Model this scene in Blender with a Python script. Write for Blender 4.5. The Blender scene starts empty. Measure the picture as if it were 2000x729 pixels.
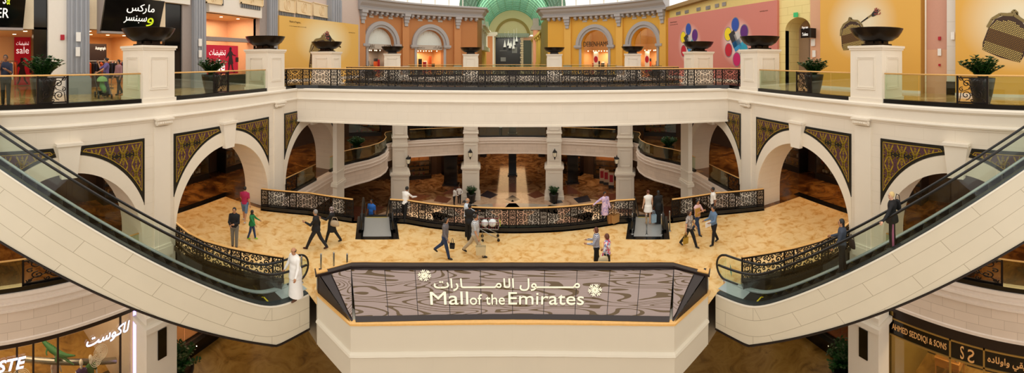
import bpy, math, random
import numpy as np
from math import sin, cos, tan, pi, atan2, hypot, radians as R
random.seed(7)
SC = bpy.context.scene; COL = SC.collection
F = 730.0; CX = 1001.0; HY = 116.0; EYE = 8.2
L2 = 6.6; L0 = -6.2

# ---------------------------------------------------------------- view geometry (used to measure positions)
def th(px): return (px - CX) / F
def on_z(px, py, z):
    """plan point of a horizontal plane z seen at a pixel"""
    d = F * (EYE - z) / (py - HY); a = th(px); return (d * sin(a), d * cos(a))
def at_d(px, d):
    a = th(px); return (d * sin(a), d * cos(a))
def z_at(py, d): return EYE + (HY - py) * d / F

# ---------------------------------------------------------------- materials
def lin(c):
    return tuple((x / 12.92 if x <= .04045 else ((x + .055) / 1.055) ** 2.4) for x in c)
def rgb(h):
    return lin(tuple(int(h[i:i + 2], 16) / 255 for i in (0, 2, 4)))
MATS = {}
def newmat(name):
    m = bpy.data.materials.new(name); m.use_nodes = True
    return m, m.node_tree, m.node_tree.nodes['Principled BSDF']
def mat(name, hexc, rough=.6, metal=0, noise=0, nscale=8, spec=.5, emis=0, bump=0):
    if name in MATS: return MATS[name]
    m, nt, b = newmat(name); c = rgb(hexc)
    b.inputs['Base Color'].default_value = (*c, 1); b.inputs['Roughness'].default_value = rough
    b.inputs['Metallic'].default_value = metal; b.inputs['Specular IOR Level'].default_value = spec
    if emis:
        b.inputs['Emission Color'].default_value = (*c, 1); b.inputs['Emission Strength'].default_value = emis
    tc = nt.nodes.new('ShaderNodeTexCoord'); n = nt.nodes.new('ShaderNodeTexNoise')
    n.inputs['Scale'].default_value = nscale; nt.links.new(tc.outputs['Object'], n.inputs['Vector'])
    mx = nt.nodes.new('ShaderNodeMix'); mx.data_type = 'RGBA'; k = noise or .06
    mx.inputs[6].default_value = (*[x * (1 - k) for x in c], 1); mx.inputs[7].default_value = (*[min(1, x * (1 + k)) for x in c], 1)
    nt.links.new(n.outputs['Fac'], mx.inputs[0]); nt.links.new(mx.outputs[2], b.inputs['Base Color'])
    if bump:
        bp = nt.nodes.new('ShaderNodeBump'); bp.inputs['Strength'].default_value = bump; bp.inputs['Distance'].default_value = .02
        nt.links.new(n.outputs['Fac'], bp.inputs['Height']); nt.links.new(bp.outputs['Normal'], b.inputs['Normal'])
    MATS[name] = m; return m
def blocks(name, hexc, joint, bw, bh, rough=.45, mort=.006, vary=.04, off=.5):
    """stone blocks with thin joints, laid in the mesh's metre UVs"""
    if name in MATS: return MATS[name]
    m, nt, b = newmat(name); c = rgb(hexc); j = rgb(joint)
    uv = nt.nodes.new('ShaderNodeUVMap'); br = nt.nodes.new('ShaderNodeTexBrick')
    br.offset = off; br.inputs['Scale'].default_value = 1
    br.inputs['Color1'].default_value = (*[x * (1 - vary) for x in c], 1); br.inputs['Color2'].default_value = (*[min(1, x * (1 + vary)) for x in c], 1)
    br.inputs['Mortar'].default_value = (*j, 1); br.inputs['Mortar Size'].default_value = mort; br.inputs['Mortar Smooth'].default_value = .3
    br.inputs['Brick Width'].default_value = bw; br.inputs['Row Height'].default_value = bh
    nt.links.new(uv.outputs[0], br.inputs['Vector'])
    n = nt.nodes.new('ShaderNodeTexNoise'); n.inputs['Scale'].default_value = 1.3; n.inputs['Detail'].default_value = 5
    tc = nt.nodes.new('ShaderNodeTexCoord'); nt.links.new(tc.outputs['Object'], n.inputs['Vector'])
    mx = nt.nodes.new('ShaderNodeMix'); mx.data_type = 'RGBA'; mx.blend_type = 'MULTIPLY'; mx.inputs[0].default_value = .25
    nt.links.new(br.outputs['Color'], mx.inputs[6]); nt.links.new(n.outputs['Fac'], mx.inputs[7])
    g = nt.nodes.new('ShaderNodeMapRange'); g.inputs[3].default_value = .75; g.inputs[4].default_value = 1.15
    nt.links.new(n.outputs['Fac'], g.inputs[0]); nt.links.new(g.outputs[0], mx.inputs[7])
    nt.links.new(mx.outputs[2], b.inputs['Base Color']); b.inputs['Roughness'].default_value = rough
    MATS[name] = m; return m
def marble(name, stops, scale=1.2, rough=.12, dist=1.5, detail=8, spec=.5, tile=0, tilecol='3a2a18', bump=0):
    if name in MATS: return MATS[name]
    m, nt, b = newmat(name)
    tc = nt.nodes.new('ShaderNodeTexCoord')
    n = nt.nodes.new('ShaderNodeTexNoise'); n.inputs['Scale'].default_value = scale; n.inputs['Detail'].default_value = detail
    n.inputs['Distortion'].default_value = dist; n.inputs['Roughness'].default_value = .62
    nt.links.new(tc.outputs['Object'], n.inputs['Vector'])
    r = nt.nodes.new('ShaderNodeValToRGB'); e = r.color_ramp.elements
    while len(e) < len(stops): e.new(.5)
    for k, (p, h) in enumerate(stops):
        e[k].position = p; e[k].color = (*rgb(h), 1)
    nt.links.new(n.outputs['Fac'], r.inputs['Fac']); src = r.outputs['Color']
    if tile:
        br = nt.nodes.new('ShaderNodeTexBrick'); br.offset = 0; br.inputs['Scale'].default_value = 1
        br.inputs['Brick Width'].default_value = tile; br.inputs['Row Height'].default_value = tile; br.inputs['Mortar Size'].default_value = .006
        br.inputs['Color1'].default_value = (.86, .86, .86, 1); br.inputs['Color2'].default_value = (1, 1, 1, 1); br.inputs['Mortar'].default_value = (.45, .4, .35, 1)
        nt.links.new(tc.outputs['Object'], br.inputs['Vector'])
        mx = nt.nodes.new('ShaderNodeMix'); mx.data_type = 'RGBA'; mx.blend_type = 'MULTIPLY'; mx.inputs[0].default_value = 1
        nt.links.new(src, mx.inputs[6]); nt.links.new(br.outputs['Color'], mx.inputs[7]); src = mx.outputs[2]
    nt.links.new(src, b.inputs['Base Color']); b.inputs['Roughness'].default_value = rough; b.inputs['Specular IOR Level'].default_value = spec
    MATS[name] = m; return m
def glass(name, tint='e6f2ea', alpha=.12, rough=.02):
    """thin architectural glass: mostly clear with a tint and a mirror-like sheen"""
    if name in MATS: return MATS[name]
    m = bpy.data.materials.new(name); m.use_nodes = True; nt = m.node_tree; nt.nodes.clear()
    o = nt.nodes.new('ShaderNodeOutputMaterial'); t = nt.nodes.new('ShaderNodeBsdfTransparent'); g = nt.nodes.new('ShaderNodeBsdfGlossy')
    t.inputs['Color'].default_value = (*rgb(tint), 1); g.inputs['Roughness'].default_value = rough
    lw = nt.nodes.new('ShaderNodeLayerWeight'); lw.inputs['Blend'].default_value = .25
    mr = nt.nodes.new('ShaderNodeMapRange'); mr.inputs[3].default_value = alpha * .35; mr.inputs[4].default_value = min(1, alpha * 3)
    mx = nt.nodes.new('ShaderNodeMixShader')
    nt.links.new(lw.outputs['Fresnel'], mr.inputs[0]); nt.links.new(mr.outputs[0], mx.inputs[0])
    nt.links.new(t.outputs[0], mx.inputs[1]); nt.links.new(g.outputs[0], mx.inputs[2]); nt.links.new(mx.outputs[0], o.inputs[0])
    MATS[name] = m; return m
def stripes(name, a, b_, scale=14, axis=2, rough=.8, thresh=.5, noise=0):
    if name in MATS: return MATS[name]
    m, nt, b = newmat(name)
    tc = nt.nodes.new('ShaderNodeTexCoord'); w = nt.nodes.new('ShaderNodeTexWave'); w.bands_direction = 'XYZ'[axis]
    w.inputs['Scale'].default_value = scale; w.inputs['Distortion'].default_value = noise
    nt.links.new(tc.outputs['Object'], w.inputs['Vector']); r = nt.nodes.new('ShaderNodeValToRGB'); r.color_ramp.interpolation = 'CONSTANT'
    r.color_ramp.elements[0].color = (*rgb(a), 1); r.color_ramp.elements[1].color = (*rgb(b_), 1); r.color_ramp.elements[1].position = thresh
    nt.links.new(w.outputs['Fac'], r.inputs['Fac']); nt.links.new(r.outputs['Color'], b.inputs['Base Color']); b.inputs['Roughness'].default_value = rough
    MATS[name] = m; return m
def spots(name, cols, scale=22, rough=.8):
    if name in MATS: return MATS[name]
    m, nt, b = newmat(name)
    tc = nt.nodes.new('ShaderNodeTexCoord'); w = nt.nodes.new('ShaderNodeTexVoronoi'); w.inputs['Scale'].default_value = scale
    nt.links.new(tc.outputs['Object'], w.inputs['Vector']); s = nt.nodes.new('ShaderNodeSeparateColor'); nt.links.new(w.outputs['Color'], s.inputs[0])
    r = nt.nodes.new('ShaderNodeValToRGB'); r.color_ramp.interpolation = 'CONSTANT'; e = r.color_ramp.elements
    while len(e) < len(cols): e.new(.5)
    for k, h in enumerate(cols): e[k].position = k / len(cols); e[k].color = (*rgb(h), 1)
    nt.links.new(s.outputs[0], r.inputs['Fac']); nt.links.new(r.outputs['Color'], b.inputs['Base Color']); b.inputs['Roughness'].default_value = rough
    MATS[name] = m; return m

CREAM = blocks('cream_stone', 'eadfcd', 'd6c9b4', 1.15, .42, .5, .004, .012)
CREAM_PLAIN = mat('cream_plaster', 'ece2d1', .5, noise=.03, nscale=2)
PINKSTONE = blocks('pale_stone_courses', 'dfccb9', 'c2ad98', .95, .34, .5, .009, .04)
CLAD = blocks('escalator_cladding', 'dcd2bb', 'a3977e', 2.6, .52, .35, .008, .015)
BOXCLAD = mat('cream_panel', 'd8ceba', .35, noise=.03, nscale=1)
WOODRAIL = mat('golden_timber', 'e0ae66', .3, noise=.12, nscale=12)
IRON = mat('dark_iron', '1d1714', .45, .5, noise=.2)
BLACK = mat('black_granite', '0d0c0c', .18, noise=.2)
BRONZE = mat('dark_bronze', '2a221c', .28, .75, noise=.2, nscale=3)
STEEL = mat('brushed_steel', 'a9aaa8', .25, .95)
RUBBER = mat('black_rubber', '0b0b0c', .3)
DARKWOOD = mat('dark_brown_metal', '2a1f1c', .35, .2)
GLASS = glass('balustrade_glass', 'edf5ea', .1)
SHOPGLASS = glass('shop_glass', 'efece4', .14)
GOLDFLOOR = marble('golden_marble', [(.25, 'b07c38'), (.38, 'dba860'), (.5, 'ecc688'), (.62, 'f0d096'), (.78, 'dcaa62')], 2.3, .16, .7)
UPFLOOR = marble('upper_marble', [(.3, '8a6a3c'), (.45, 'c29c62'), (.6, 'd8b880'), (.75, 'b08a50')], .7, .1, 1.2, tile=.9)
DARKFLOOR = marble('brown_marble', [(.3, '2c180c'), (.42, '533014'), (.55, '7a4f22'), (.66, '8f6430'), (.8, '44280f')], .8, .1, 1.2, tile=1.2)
BROWNFLOOR = marble('olive_brown_marble', [(.3, '6e4c18'), (.45, '9c7432'), (.6, 'b08a44'), (.75, '80591e')], .8, .3, 1.8)

# ---------------------------------------------------------------- mesh building
class MB:
    def __init__(s): s.v = []; s.f = []; s.m = []; s.uv = {}
    def add(s, vs, fs, m=0):
        o = len(s.v); s.v.extend(vs)
        for f in fs: s.f.append(tuple(i + o for i in f)); s.m.append(m)
        return s
    def quad(s, a, b, c, d, m=0): return s.add([a, b, c, d], [(0, 1, 2, 3)], m)
    def box(s, c, d, rz=0, m=0, rx=0):
        x, y, z = d[0] / 2, d[1] / 2, d[2] / 2; vs = []
        for k in range(8):
            p = [x if k & 1 else -x, y if k & 2 else -y, z if k & 4 else -z]
            if rx: p = [p[0], p[1] * cos(rx) - p[2] * sin(rx), p[1] * sin(rx) + p[2] * cos(rx)]
            vs.append((c[0] + p[0] * cos(rz) - p[1] * sin(rz), c[1] + p[0] * sin(rz) + p[1] * cos(rz), c[2] + p[2]))
        return s.add(vs, [(0, 2, 3, 1), (4, 5, 7, 6), (0, 1, 5, 4), (2, 6, 7, 3), (0, 4, 6, 2), (1, 3, 7, 5)], m)
    def bar(s, a, b, w, h, m=0):
        """straight beam between two points: w across (horizontal), h tall"""
        ax, ay, az = a; bx, by, bz = b; L = hypot(bx - ax, by - ay) or 1e-6
        nx, ny = -(by - ay) / L * w / 2, (bx - ax) / L * w / 2
        vs = []
        for (x, y, z) in (a, b):
            vs += [(x - nx, y - ny, z - h / 2), (x + nx, y + ny, z - h / 2), (x + nx, y + ny, z + h / 2), (x - nx, y - ny, z + h / 2)]
        return s.add(vs, [(0, 3, 2, 1), (4, 5, 6, 7), (0, 1, 5, 4), (1, 2, 6, 5), (2, 3, 7, 6), (3, 0, 4, 7)], m)
    def prism(s, poly, z0, z1, m=0, top=True, bot=True):
        n = len(poly); a = sum(poly[i][0] * poly[(i + 1) % n][1] - poly[(i + 1) % n][0] * poly[i][1] for i in range(n))
        if a < 0: poly = poly[::-1]
        vs = [(x, y, z0) for x, y in poly] + [(x, y, z1) for x, y in poly]
        fs = [(i, (i + 1) % n, n + (i + 1) % n, n + i) for i in range(n)]
        if top: fs.append(tuple(range(n, 2 * n)))
        if bot: fs.append(tuple(range(n - 1, -1, -1)))
        return s.add(vs, fs, m)
    def plate(s, pts3, off, m=0):
        """a flat polygon in 3D with thickness off (vector)"""
        n = len(pts3); q = [(p[0] + off[0], p[1] + off[1], p[2] + off[2]) for p in pts3]
        fs = [tuple(range(n - 1, -1, -1)), tuple(range(n, 2 * n))] + [(i, (i + 1) % n, n + (i + 1) % n, n + i) for i in range(n)]
        return s.add(list(pts3) + q, fs, m)
    def tube(s, pts, r, n=6, m=0, cap=True, flat=None):
        P = [np.array(p, float) for p in pts]; k = len(P)
        rs = r if isinstance(r, (list, tuple)) else [r] * k
        up = np.array((0, 0, 1.0)); prev = None; vs = []; fs = []
        for i in range(k):
            t = P[min(i + 1, k - 1)] - P[max(i - 1, 0)]; t = t / (np.linalg.norm(t) + 1e-9)
            if prev is None:
                a = np.cross(t, up)
                if np.linalg.norm(a) < .05: a = np.cross(t, np.array((1.0, 0, 0)))
            else: a = prev - t * np.dot(prev, t)
            a = a / (np.linalg.norm(a) + 1e-9); prev = a; b = np.cross(t, a)
            for j in range(n):
                w = 2 * pi * (j + .5) / n; q = P[i] + rs[i] * (cos(w) * a + sin(w) * b); vs.append(tuple(q))
        for i in range(k - 1):
            for j in range(n):
                fs.append((i * n + j, i * n + (j + 1) % n, (i + 1) * n + (j + 1) % n, (i + 1) * n + j))
        if cap: fs += [tuple(range(n - 1, -1, -1)), tuple(range((k - 1) * n, k * n))]
        return s.add(vs, fs, m)
    def lathe(s, prof, c=(0, 0, 0), n=24, m=0, sx=1, sy=1, cap=True, rot=0):
        vs = []; fs = []
        for r, z in prof:
            for j in range(n):
                w = 2 * pi * j / n + rot; vs.append((c[0] + r * cos(w) * sx, c[1] + r * sin(w) * sy, c[2] + z))
        for i in range(len(prof) - 1):
            for j in range(n):
                fs.append((i * n + j, i * n + (j + 1) % n, (i + 1) * n + (j + 1) % n, (i + 1) * n + j))
        if cap: fs += [tuple(range(n - 1, -1, -1)), tuple(range((len(prof) - 1) * n, len(prof) * n))]
        return s.add(vs, fs, m)
    def ball(s, c, r, n=10, m=0):
        rx, ry, rz = r if isinstance(r, (tuple, list)) else (r, r, r)
        k = max(4, n // 2); prof = [(max(.002, sin(pi * i / k)), -cos(pi * i / k)) for i in range(k + 1)]
        vs = []; o = MB().lathe(prof, n=n)
        return s.add([(c[0] + x * rx, c[1] + y * ry, c[2] + z * rz) for x, y, z in o.v], o.f, m)
    def sweep(s, path, prof, m=0, close=True, ms=None):
        """sweep a profile [(out, z)] along a plan path; out is to the RIGHT of travel"""
        k = len(path); vs = []; fs = []; n = len(prof)
        for i in range(k):
            def dr(a, b):
                L = hypot(b[0] - a[0], b[1] - a[1]); return ((b[0] - a[0]) / L, (b[1] - a[1]) / L)
            d0 = dr(path[i - 1], path[i]) if i else dr(path[0], path[1]); d1 = dr(path[i], path[i + 1]) if i < k - 1 else d0
            tx, ty = d0[0] + d1[0], d0[1] + d1[1]; L = hypot(tx, ty); tx /= L; ty /= L
            sc = 1 / max(.4, tx * d0[0] + ty * d0[1])
            for o, z in prof: vs.append((path[i][0] + ty * o * sc, path[i][1] - tx * o * sc, z))
        mm = []
        for i in range(k - 1):
            for j in range(n if close else n - 1):
                fs.append((i * n + j, i * n + (j + 1) % n, (i + 1) * n + (j + 1) % n, (i + 1) * n + j)); mm.append(ms[j] if ms else m)
        if close: fs += [tuple(range(n)), tuple(range(k * n - 1, (k - 1) * n - 1, -1))]; mm += [m, m]
        o = len(s.v); s.v.extend(vs)
        for f, q in zip(fs, mm): s.f.append(tuple(i + o for i in f)); s.m.append(q)
        return s
    def xf(s, fn): s.v = [fn(p) for p in s.v]; return s
    def build(s, name, mats, parent=None, smooth=False, loc=None, rz=0, uv=True):
        if not isinstance(mats, (list, tuple)): mats = [mats]
        me = bpy.data.meshes.new(name); me.from_pydata(s.v, [], s.f)
        for m in mats: me.materials.append(m)
        if len(mats) > 1: me.polygons.foreach_set('material_index', s.m)
        if smooth: me.polygons.foreach_set('use_smooth', [True] * len(me.polygons))
        me.update()
        if uv and len(me.polygons) < 60000:
            L = me.uv_layers.new(name='UVMap'); data = L.data
            for p in me.polygons:
                nx, ny, nz = p.normal
                if abs(nz) > .75: T = None
                else:
                    q = hypot(nx, ny); T = (-ny / q, nx / q)
                    if abs(T[0]) > abs(T[1]):
                        if T[0] < 0: T = (-T[0], -T[1])
                    elif T[1] < 0: T = (-T[0], -T[1])
                for li in p.loop_indices:
                    x, y, z = s.v[me.loops[li].vertex_index]
                    data[li].uv = (x, y) if T is None else (x * T[0] + y * T[1], z)
        o = bpy.data.objects.new(name, me); COL.objects.link(o)
        if parent: o.parent = parent
        if loc is not None: o.location = loc
        if rz: o.rotation_euler = (0, 0, rz)
        return o
def tag(o, label=None, cat=None, group=None, kind=None):
    if label: o['label'] = label
    if cat: o['category'] = cat
    if group: o['group'] = group
    if kind: o['kind'] = kind
    return o
def struct(o): o['kind'] = 'structure'; return o
def empty(name, loc=(0, 0, 0), rz=0):
    o = bpy.data.objects.new(name, None); o.empty_display_size = .2; COL.objects.link(o); o.location = loc; o.rotation_euler = (0, 0, rz); return o
def dup_tree(o, parent=None):
    c = o.copy(); COL.objects.link(c)
    if parent: c.parent = parent
    for ch in list(o.children): dup_tree(ch, c)
    return c
def child(src, name, parent, loc=(0, 0, 0), rz=0, scale=None):
    """another object using an existing mesh"""
    o = bpy.data.objects.new(name, src if isinstance(src, bpy.types.Mesh) else src.data); COL.objects.link(o)
    o.parent = parent; o.location = loc; o.rotation_euler = (0, 0, rz)
    if scale: o.scale = scale
    return o
def keep(mb, name, mats, smooth=False):
    """build a mesh datablock without leaving an object in the scene"""
    o = mb.build(name, mats, smooth=smooth); me = o.data; bpy.data.objects.remove(o); return me

# ---------------------------------------------------------------- lettering
AR = {'ا': 'FE8D FE8E FE8D FE8E', 'إ': 'FE87 FE88 FE87 FE88', 'أ': 'FE83 FE84 FE83 FE84', 'ب': 'FE8F FE90 FE91 FE92', 'ت': 'FE95 FE96 FE97 FE98', 'خ': 'FEA5 FEA6 FEA7 FEA8',
      'ح': 'FEA1 FEA2 FEA3 FEA4', 'د': 'FEA9 FEAA FEA9 FEAA', 'ر': 'FEAD FEAE FEAD FEAE', 'س': 'FEB1 FEB2 FEB3 FEB4', 'ص': 'FEB9 FEBA FEBB FEBC', 'ض': 'FEBD FEBE FEBF FEC0', 'ف': 'FED1 FED2 FED3 FED4',
      'ق': 'FED5 FED6 FED7 FED8', 'ك': 'FED9 FEDA FEDB FEDC', 'ل': 'FEDD FEDE FEDF FEE0', 'م': 'FEE1 FEE2 FEE3 FEE4', 'ن': 'FEE5 FEE6 FEE7 FEE8', 'ه': 'FEE9 FEEA FEEB FEEC', 'و': 'FEED FEEE FEED FEEE',
      'ي': 'FEF1 FEF2 FEF3 FEF4', 'ـ': '0640 0640 0640 0640'}
NOJOIN = 'اإأدرو'
def arabic(s):
    out = []
    for i, c in enumerate(s):
        if c not in AR: out.append(c); continue
        pj = i > 0 and s[i - 1] in AR and s[i - 1] not in NOJOIN
        nj = i < len(s) - 1 and s[i + 1] in AR and c not in NOJOIN
        out.append(chr(int(AR[c].split()[(3 if nj else 1) if pj else (2 if nj else 0)], 16)))
    return ''.join(out[::-1])
def text_geo(body, extrude=.02, off=0.0, spacing=1.0, shear=0, res=3):
    cu = bpy.data.curves.new('t', 'FONT'); cu.body = body; cu.size = 1; cu.extrude = extrude; cu.offset = off; cu.space_character = spacing; cu.resolution_u = res; cu.shear = shear
    o = bpy.data.objects.new('t', cu); COL.objects.link(o)
    dg = bpy.context.evaluated_depsgraph_get(); dg.update(); ev = o.evaluated_get(dg); me = ev.to_mesh()
    vs = [tuple(v.co) for v in me.vertices]; fs = [tuple(p.vertices) for p in me.polygons]
    ev.to_mesh_clear(); bpy.data.objects.remove(o); bpy.data.curves.remove(cu)
    xs = [v[0] for v in vs]; ys = [v[1] for v in vs]; x0, x1, y0, y1 = min(xs), max(xs), min(ys), max(ys)
    return [((x - x0) / (x1 - x0), (y - y0) / (y1 - y0), z) for x, y, z in vs], fs
def lettering(name, body, mapf, m, parent, **k):
    """mapf(u, v, e) -> 3D, u,v in 0..1 over the text box, e = +-extrude"""
    vs, fs = text_geo(body, **k); mb = MB(); mb.add([mapf(*p) for p in vs], fs); return mb.build(name, m, parent, uv=False)
def lerp(a, b, t): return tuple(x + (y - x) * t for x, y in zip(a, b))
def resample(path, step):
    """points along a polyline at about equal spacing"""
    L = [0]
    for a, b in zip(path, path[1:]): L.append(L[-1] + hypot(b[0] - a[0], b[1] - a[1]))
    n = max(1, round(L[-1] / step)); out = []
    for k in range(n + 1):
        q = L[-1] * k / n; i = 0
        while i < len(L) - 2 and L[i + 1] < q: i += 1
        t = (q - L[i]) / (L[i + 1] - L[i]); out.append(lerp(path[i], path[i + 1], min(1, t)))
    return out
def mirror(path): return [(-p[0],) + tuple(p[1:]) for p in path]
def both(fn):
    for s in (-1, 1): fn(s)
SIDE = {-1: 'left', 1: 'right'}
# ================================================================ the hall: side walls with arches
XF, XB = 11.3, 12.75                   # front and back plane of the arcade wall
BAYS = [4.52, 11.81, 19.10]; HB = 3.645; HO = 2.88; ZS = 1.6; RISE = 2.88
PIERS = [0.88, 8.17, 15.46, 22.75]; PW = 1.35
GOLD = mat('mosaic_gold', 'b8992f', .35, .2, noise=.2, nscale=30); MAROON = spots('mosaic_maroon', ['45252c', '523038', '5c3a42', '4a2a31'], 60, .5); MBLACK = mat('mosaic_black', '14130f', .4)

def arcade(s):
    mb = MB(); X = lambda v: s * v
    def wallquad(y0, y1, z0a, z0b, z1, xs=(XF, XB)):
        for x in xs:
            mb.quad((X(x), y0, z0a), (X(x), y1, z0b), (X(x), y1, z1), (X(x), y0, z1))
    ZT = 6.5
    edges = [-4.0] + [b - HO for b in BAYS]; ends = [BAYS[0] - HO] + [b + HO for b in BAYS]
    wallquad(.5, BAYS[0] - HO, -.4, -.4, ZT); mb.quad((X(XF), .5, -.4), (X(XB), .5, -.4), (X(XB), .5, ZT), (X(XF), .5, ZT))
    for i, b in enumerate(BAYS):
        N = 28; pts = [(b - HO * cos(pi * k / N), ZS + RISE * sin(pi * k / N)) for k in range(N + 1)]
        for (ya, za), (yb, zb) in zip(pts, pts[1:]):
            wallquad(ya, yb, za, zb, ZT)
            mb.quad((X(XF), ya, za), (X(XF), yb, zb), (X(XB), yb, zb), (X(XB), ya, za))
        for y in (b - HO, b + HO): mb.quad((X(XF), y, 0), (X(XB), y, 0), (X(XB), y, ZS), (X(XF), y, ZS))
        y0, y1 = b + HO, (BAYS[i + 1] - HO if i < 2 else b + HO + .45)
        wallquad(y0, y1, -.4, -.4, ZT)
    ye = BAYS[2] + HO + .45
    mb.quad((X(XF), ye, -.4), (X(XB), ye, -.4), (X(XB), ye, ZT), (X(XF), ye, ZT))
    w = struct(mb.build('wall_' + SIDE[s], CREAM))
    # piers carried down to the lower floor
    pb = MB()
    for p in (8.85, 16.1):
        pb.box((X(12.43), p, (L0 - 1.0) / 2), (.76, 1.5, -L0 - 1.0)); pb.box((X(12.41), p, -2.46), (.84, 1.6, .1)); pb.box((X(12.37), p, -2.3), (.98, 1.76, .2)); pb.box((X(12.4), p, -1.9), (.84, 1.6, .1)); pb.box((X(12.6), p, L0 + .12), (1.32, 1.6, .24))
    struct(pb.build('column_lower_pier_' + SIDE[s], CREAM_PLAIN))
    # pilasters, brackets, keystones, mosaic spandrels
    for p in PIERS[1:3]:
        q = MB(); q.box((X(XF - .03), p + .1, 2.85), (.07, .74, 5.7)); q.box((X(XF - .05), p + .1, 1.0), (.16, .9, .34)); q.box((X(XF - .05), p + .1, 1.22), (.12, .82, .1))
        q.build('pilaster', CREAM_PLAIN, w)
        c = MB(); yq = p + .1
        c.box((X(XF - .13), yq, 6.0), (.34, .78, .07)); c.tube([(X(XF - .16), yq - .34, 5.86), (X(XF - .16), yq + .34, 5.86)], .1, 10)
        for e in (-1, 1):
            sp = [(X(XF - .18), yq + e * .27 + .1 * (1 - t / 14) * cos(t * .8) * e, 5.84 + .11 * (1 - t / 14) * sin(t * .8)) for t in range(13)]
            c.tube(sp, .03, 5)
        for e in range(5): c.ball((X(XF - .25), yq - .2 + e * .1, 5.86), .045, 6)
        c.build('scroll_bracket', CREAM_PLAIN, w, smooth=False)
    for b in BAYS:
        k = MB()
        def kp(y, z, x): return (X(x), b + y, z)
        a0 = [(-.27, 4.36), (.27, 4.36), (.41, 5.42), (-.41, 5.42)]
        k.plate([kp(y, z, XF + .02) for y, z in a0], (-s * .2, 0, 0)); k.box((X(XF - .1), b, 5.46), (.3, .92, .09)); k.build('keystone', CREAM_PLAIN, w)
        for e in (-1, 1): mosaic(s, b, e, w)
        # ring of voussoirs round the opening
        r = MB(); N = 30
        def ring(t, o):
            A = pi / 2 * t; a = HO + (.33 + 0 * o) * o; h = RISE + .58 * o
            return a * sin(A), ZS + h * cos(A)
        for e in (-1, 1):
            for j in range(N):
                (y0, z0), (y1, z1) = ring(j / N, 0), ring((j + 1) / N, 0); (u0, w0), (u1, w1) = ring(j / N, 1), ring((j + 1) / N, 1)
                if u1 > 2.96: u1 = 2.96
                if u0 > 2.96: u0 = 2.96
                P4 = [(X(XF - .035), b + e * y, z) for y, z in ((y0, z0), (y1, z1), (u1, max(w1, z1)), (u0, max(w0, z0)))]
                r.quad(*P4)
                Q = [(X(XF), p_[1], p_[2]) for p_ in P4]; r.quad(P4[0], P4[1], Q[1], Q[0]); r.quad(P4[2], P4[3], Q[3], Q[2])
        r.build('arch_ring', mat('cream_arch', 'ece1ce', .45, noise=.02), w)
    return w

def ribbon(mb, pts, w, fn, m):
    for i in range(len(pts) - 1):
        (a, b), (c, d) = pts[i], pts[i + 1]; L = hypot(c - a, d - b) or 1
        w0 = w[i] if isinstance(w, list) else w; w1 = w[i + 1] if isinstance(w, list) else w
        nx, ny = -(d - b) / L, (c - a) / L; ex, ey = (c - a) / L * .004, (d - b) / L * .004
        mb.quad(fn(a - nx * w0 - ex, b - ny * w0 - ey), fn(c - nx * w1 + ex, d - ny * w1 + ey), fn(c + nx * w1 + ex, d + ny * w1 + ey), fn(a + nx * w0 - ex, b + ny * w0 - ey), m)
def motif():
    """knot, rays, fleurs and curls of the spandrel pattern, about (0,0), pitch .68 x .93"""
    out = []
    D = .085; out.append(([(0, D), (D, 0), (0, -D), (-D, 0), (0, D)], .02))
    for sy in (1, -1):
        for sx in (1, -1):
            out.append(([(sx * .03, sy * .06), (sx * .12, sy * .22), (sx * .2, sy * .38)], [.012, .018, .03])); out.append(([(sx * .2, sy * .38), (sx * .235, sy * .46)], [.035, .008]))
            out.append(([(0, sy * .08), (sx * .05, sy * .2), (sx * .06, sy * .3)], .011))
            c = [(sx * (.19 + .0 + .075 * cos(q) * (1 - .05 * k)), sy * (.13 + .07 * sin(q) * (1 - .05 * k))) for k, q in enumerate([pi + .2 + j * .55 for j in range(9)])]
            c = [(sx * .05, sy * .05), (sx * .1, sy * .12)] + [(sx * (.2 + .075 * cos(2.6 - j * .6)), sy * (.13 + .075 * sin(2.6 - j * .6))) for j in range(8)]
            out.append((c, .018))
        out.append(([(0, sy * .24), (0, sy * .45)], [.012, .02])); out.append(([(0, sy * .45), (0, sy * .5)], [.02, .004]))
        out.append(([(-.055, sy * .37), (.055, sy * .37)], .014)); out.append(([(-.03, sy * .28), (.03, sy * .28)], .01))
    return out
MOTIF = motif()
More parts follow.
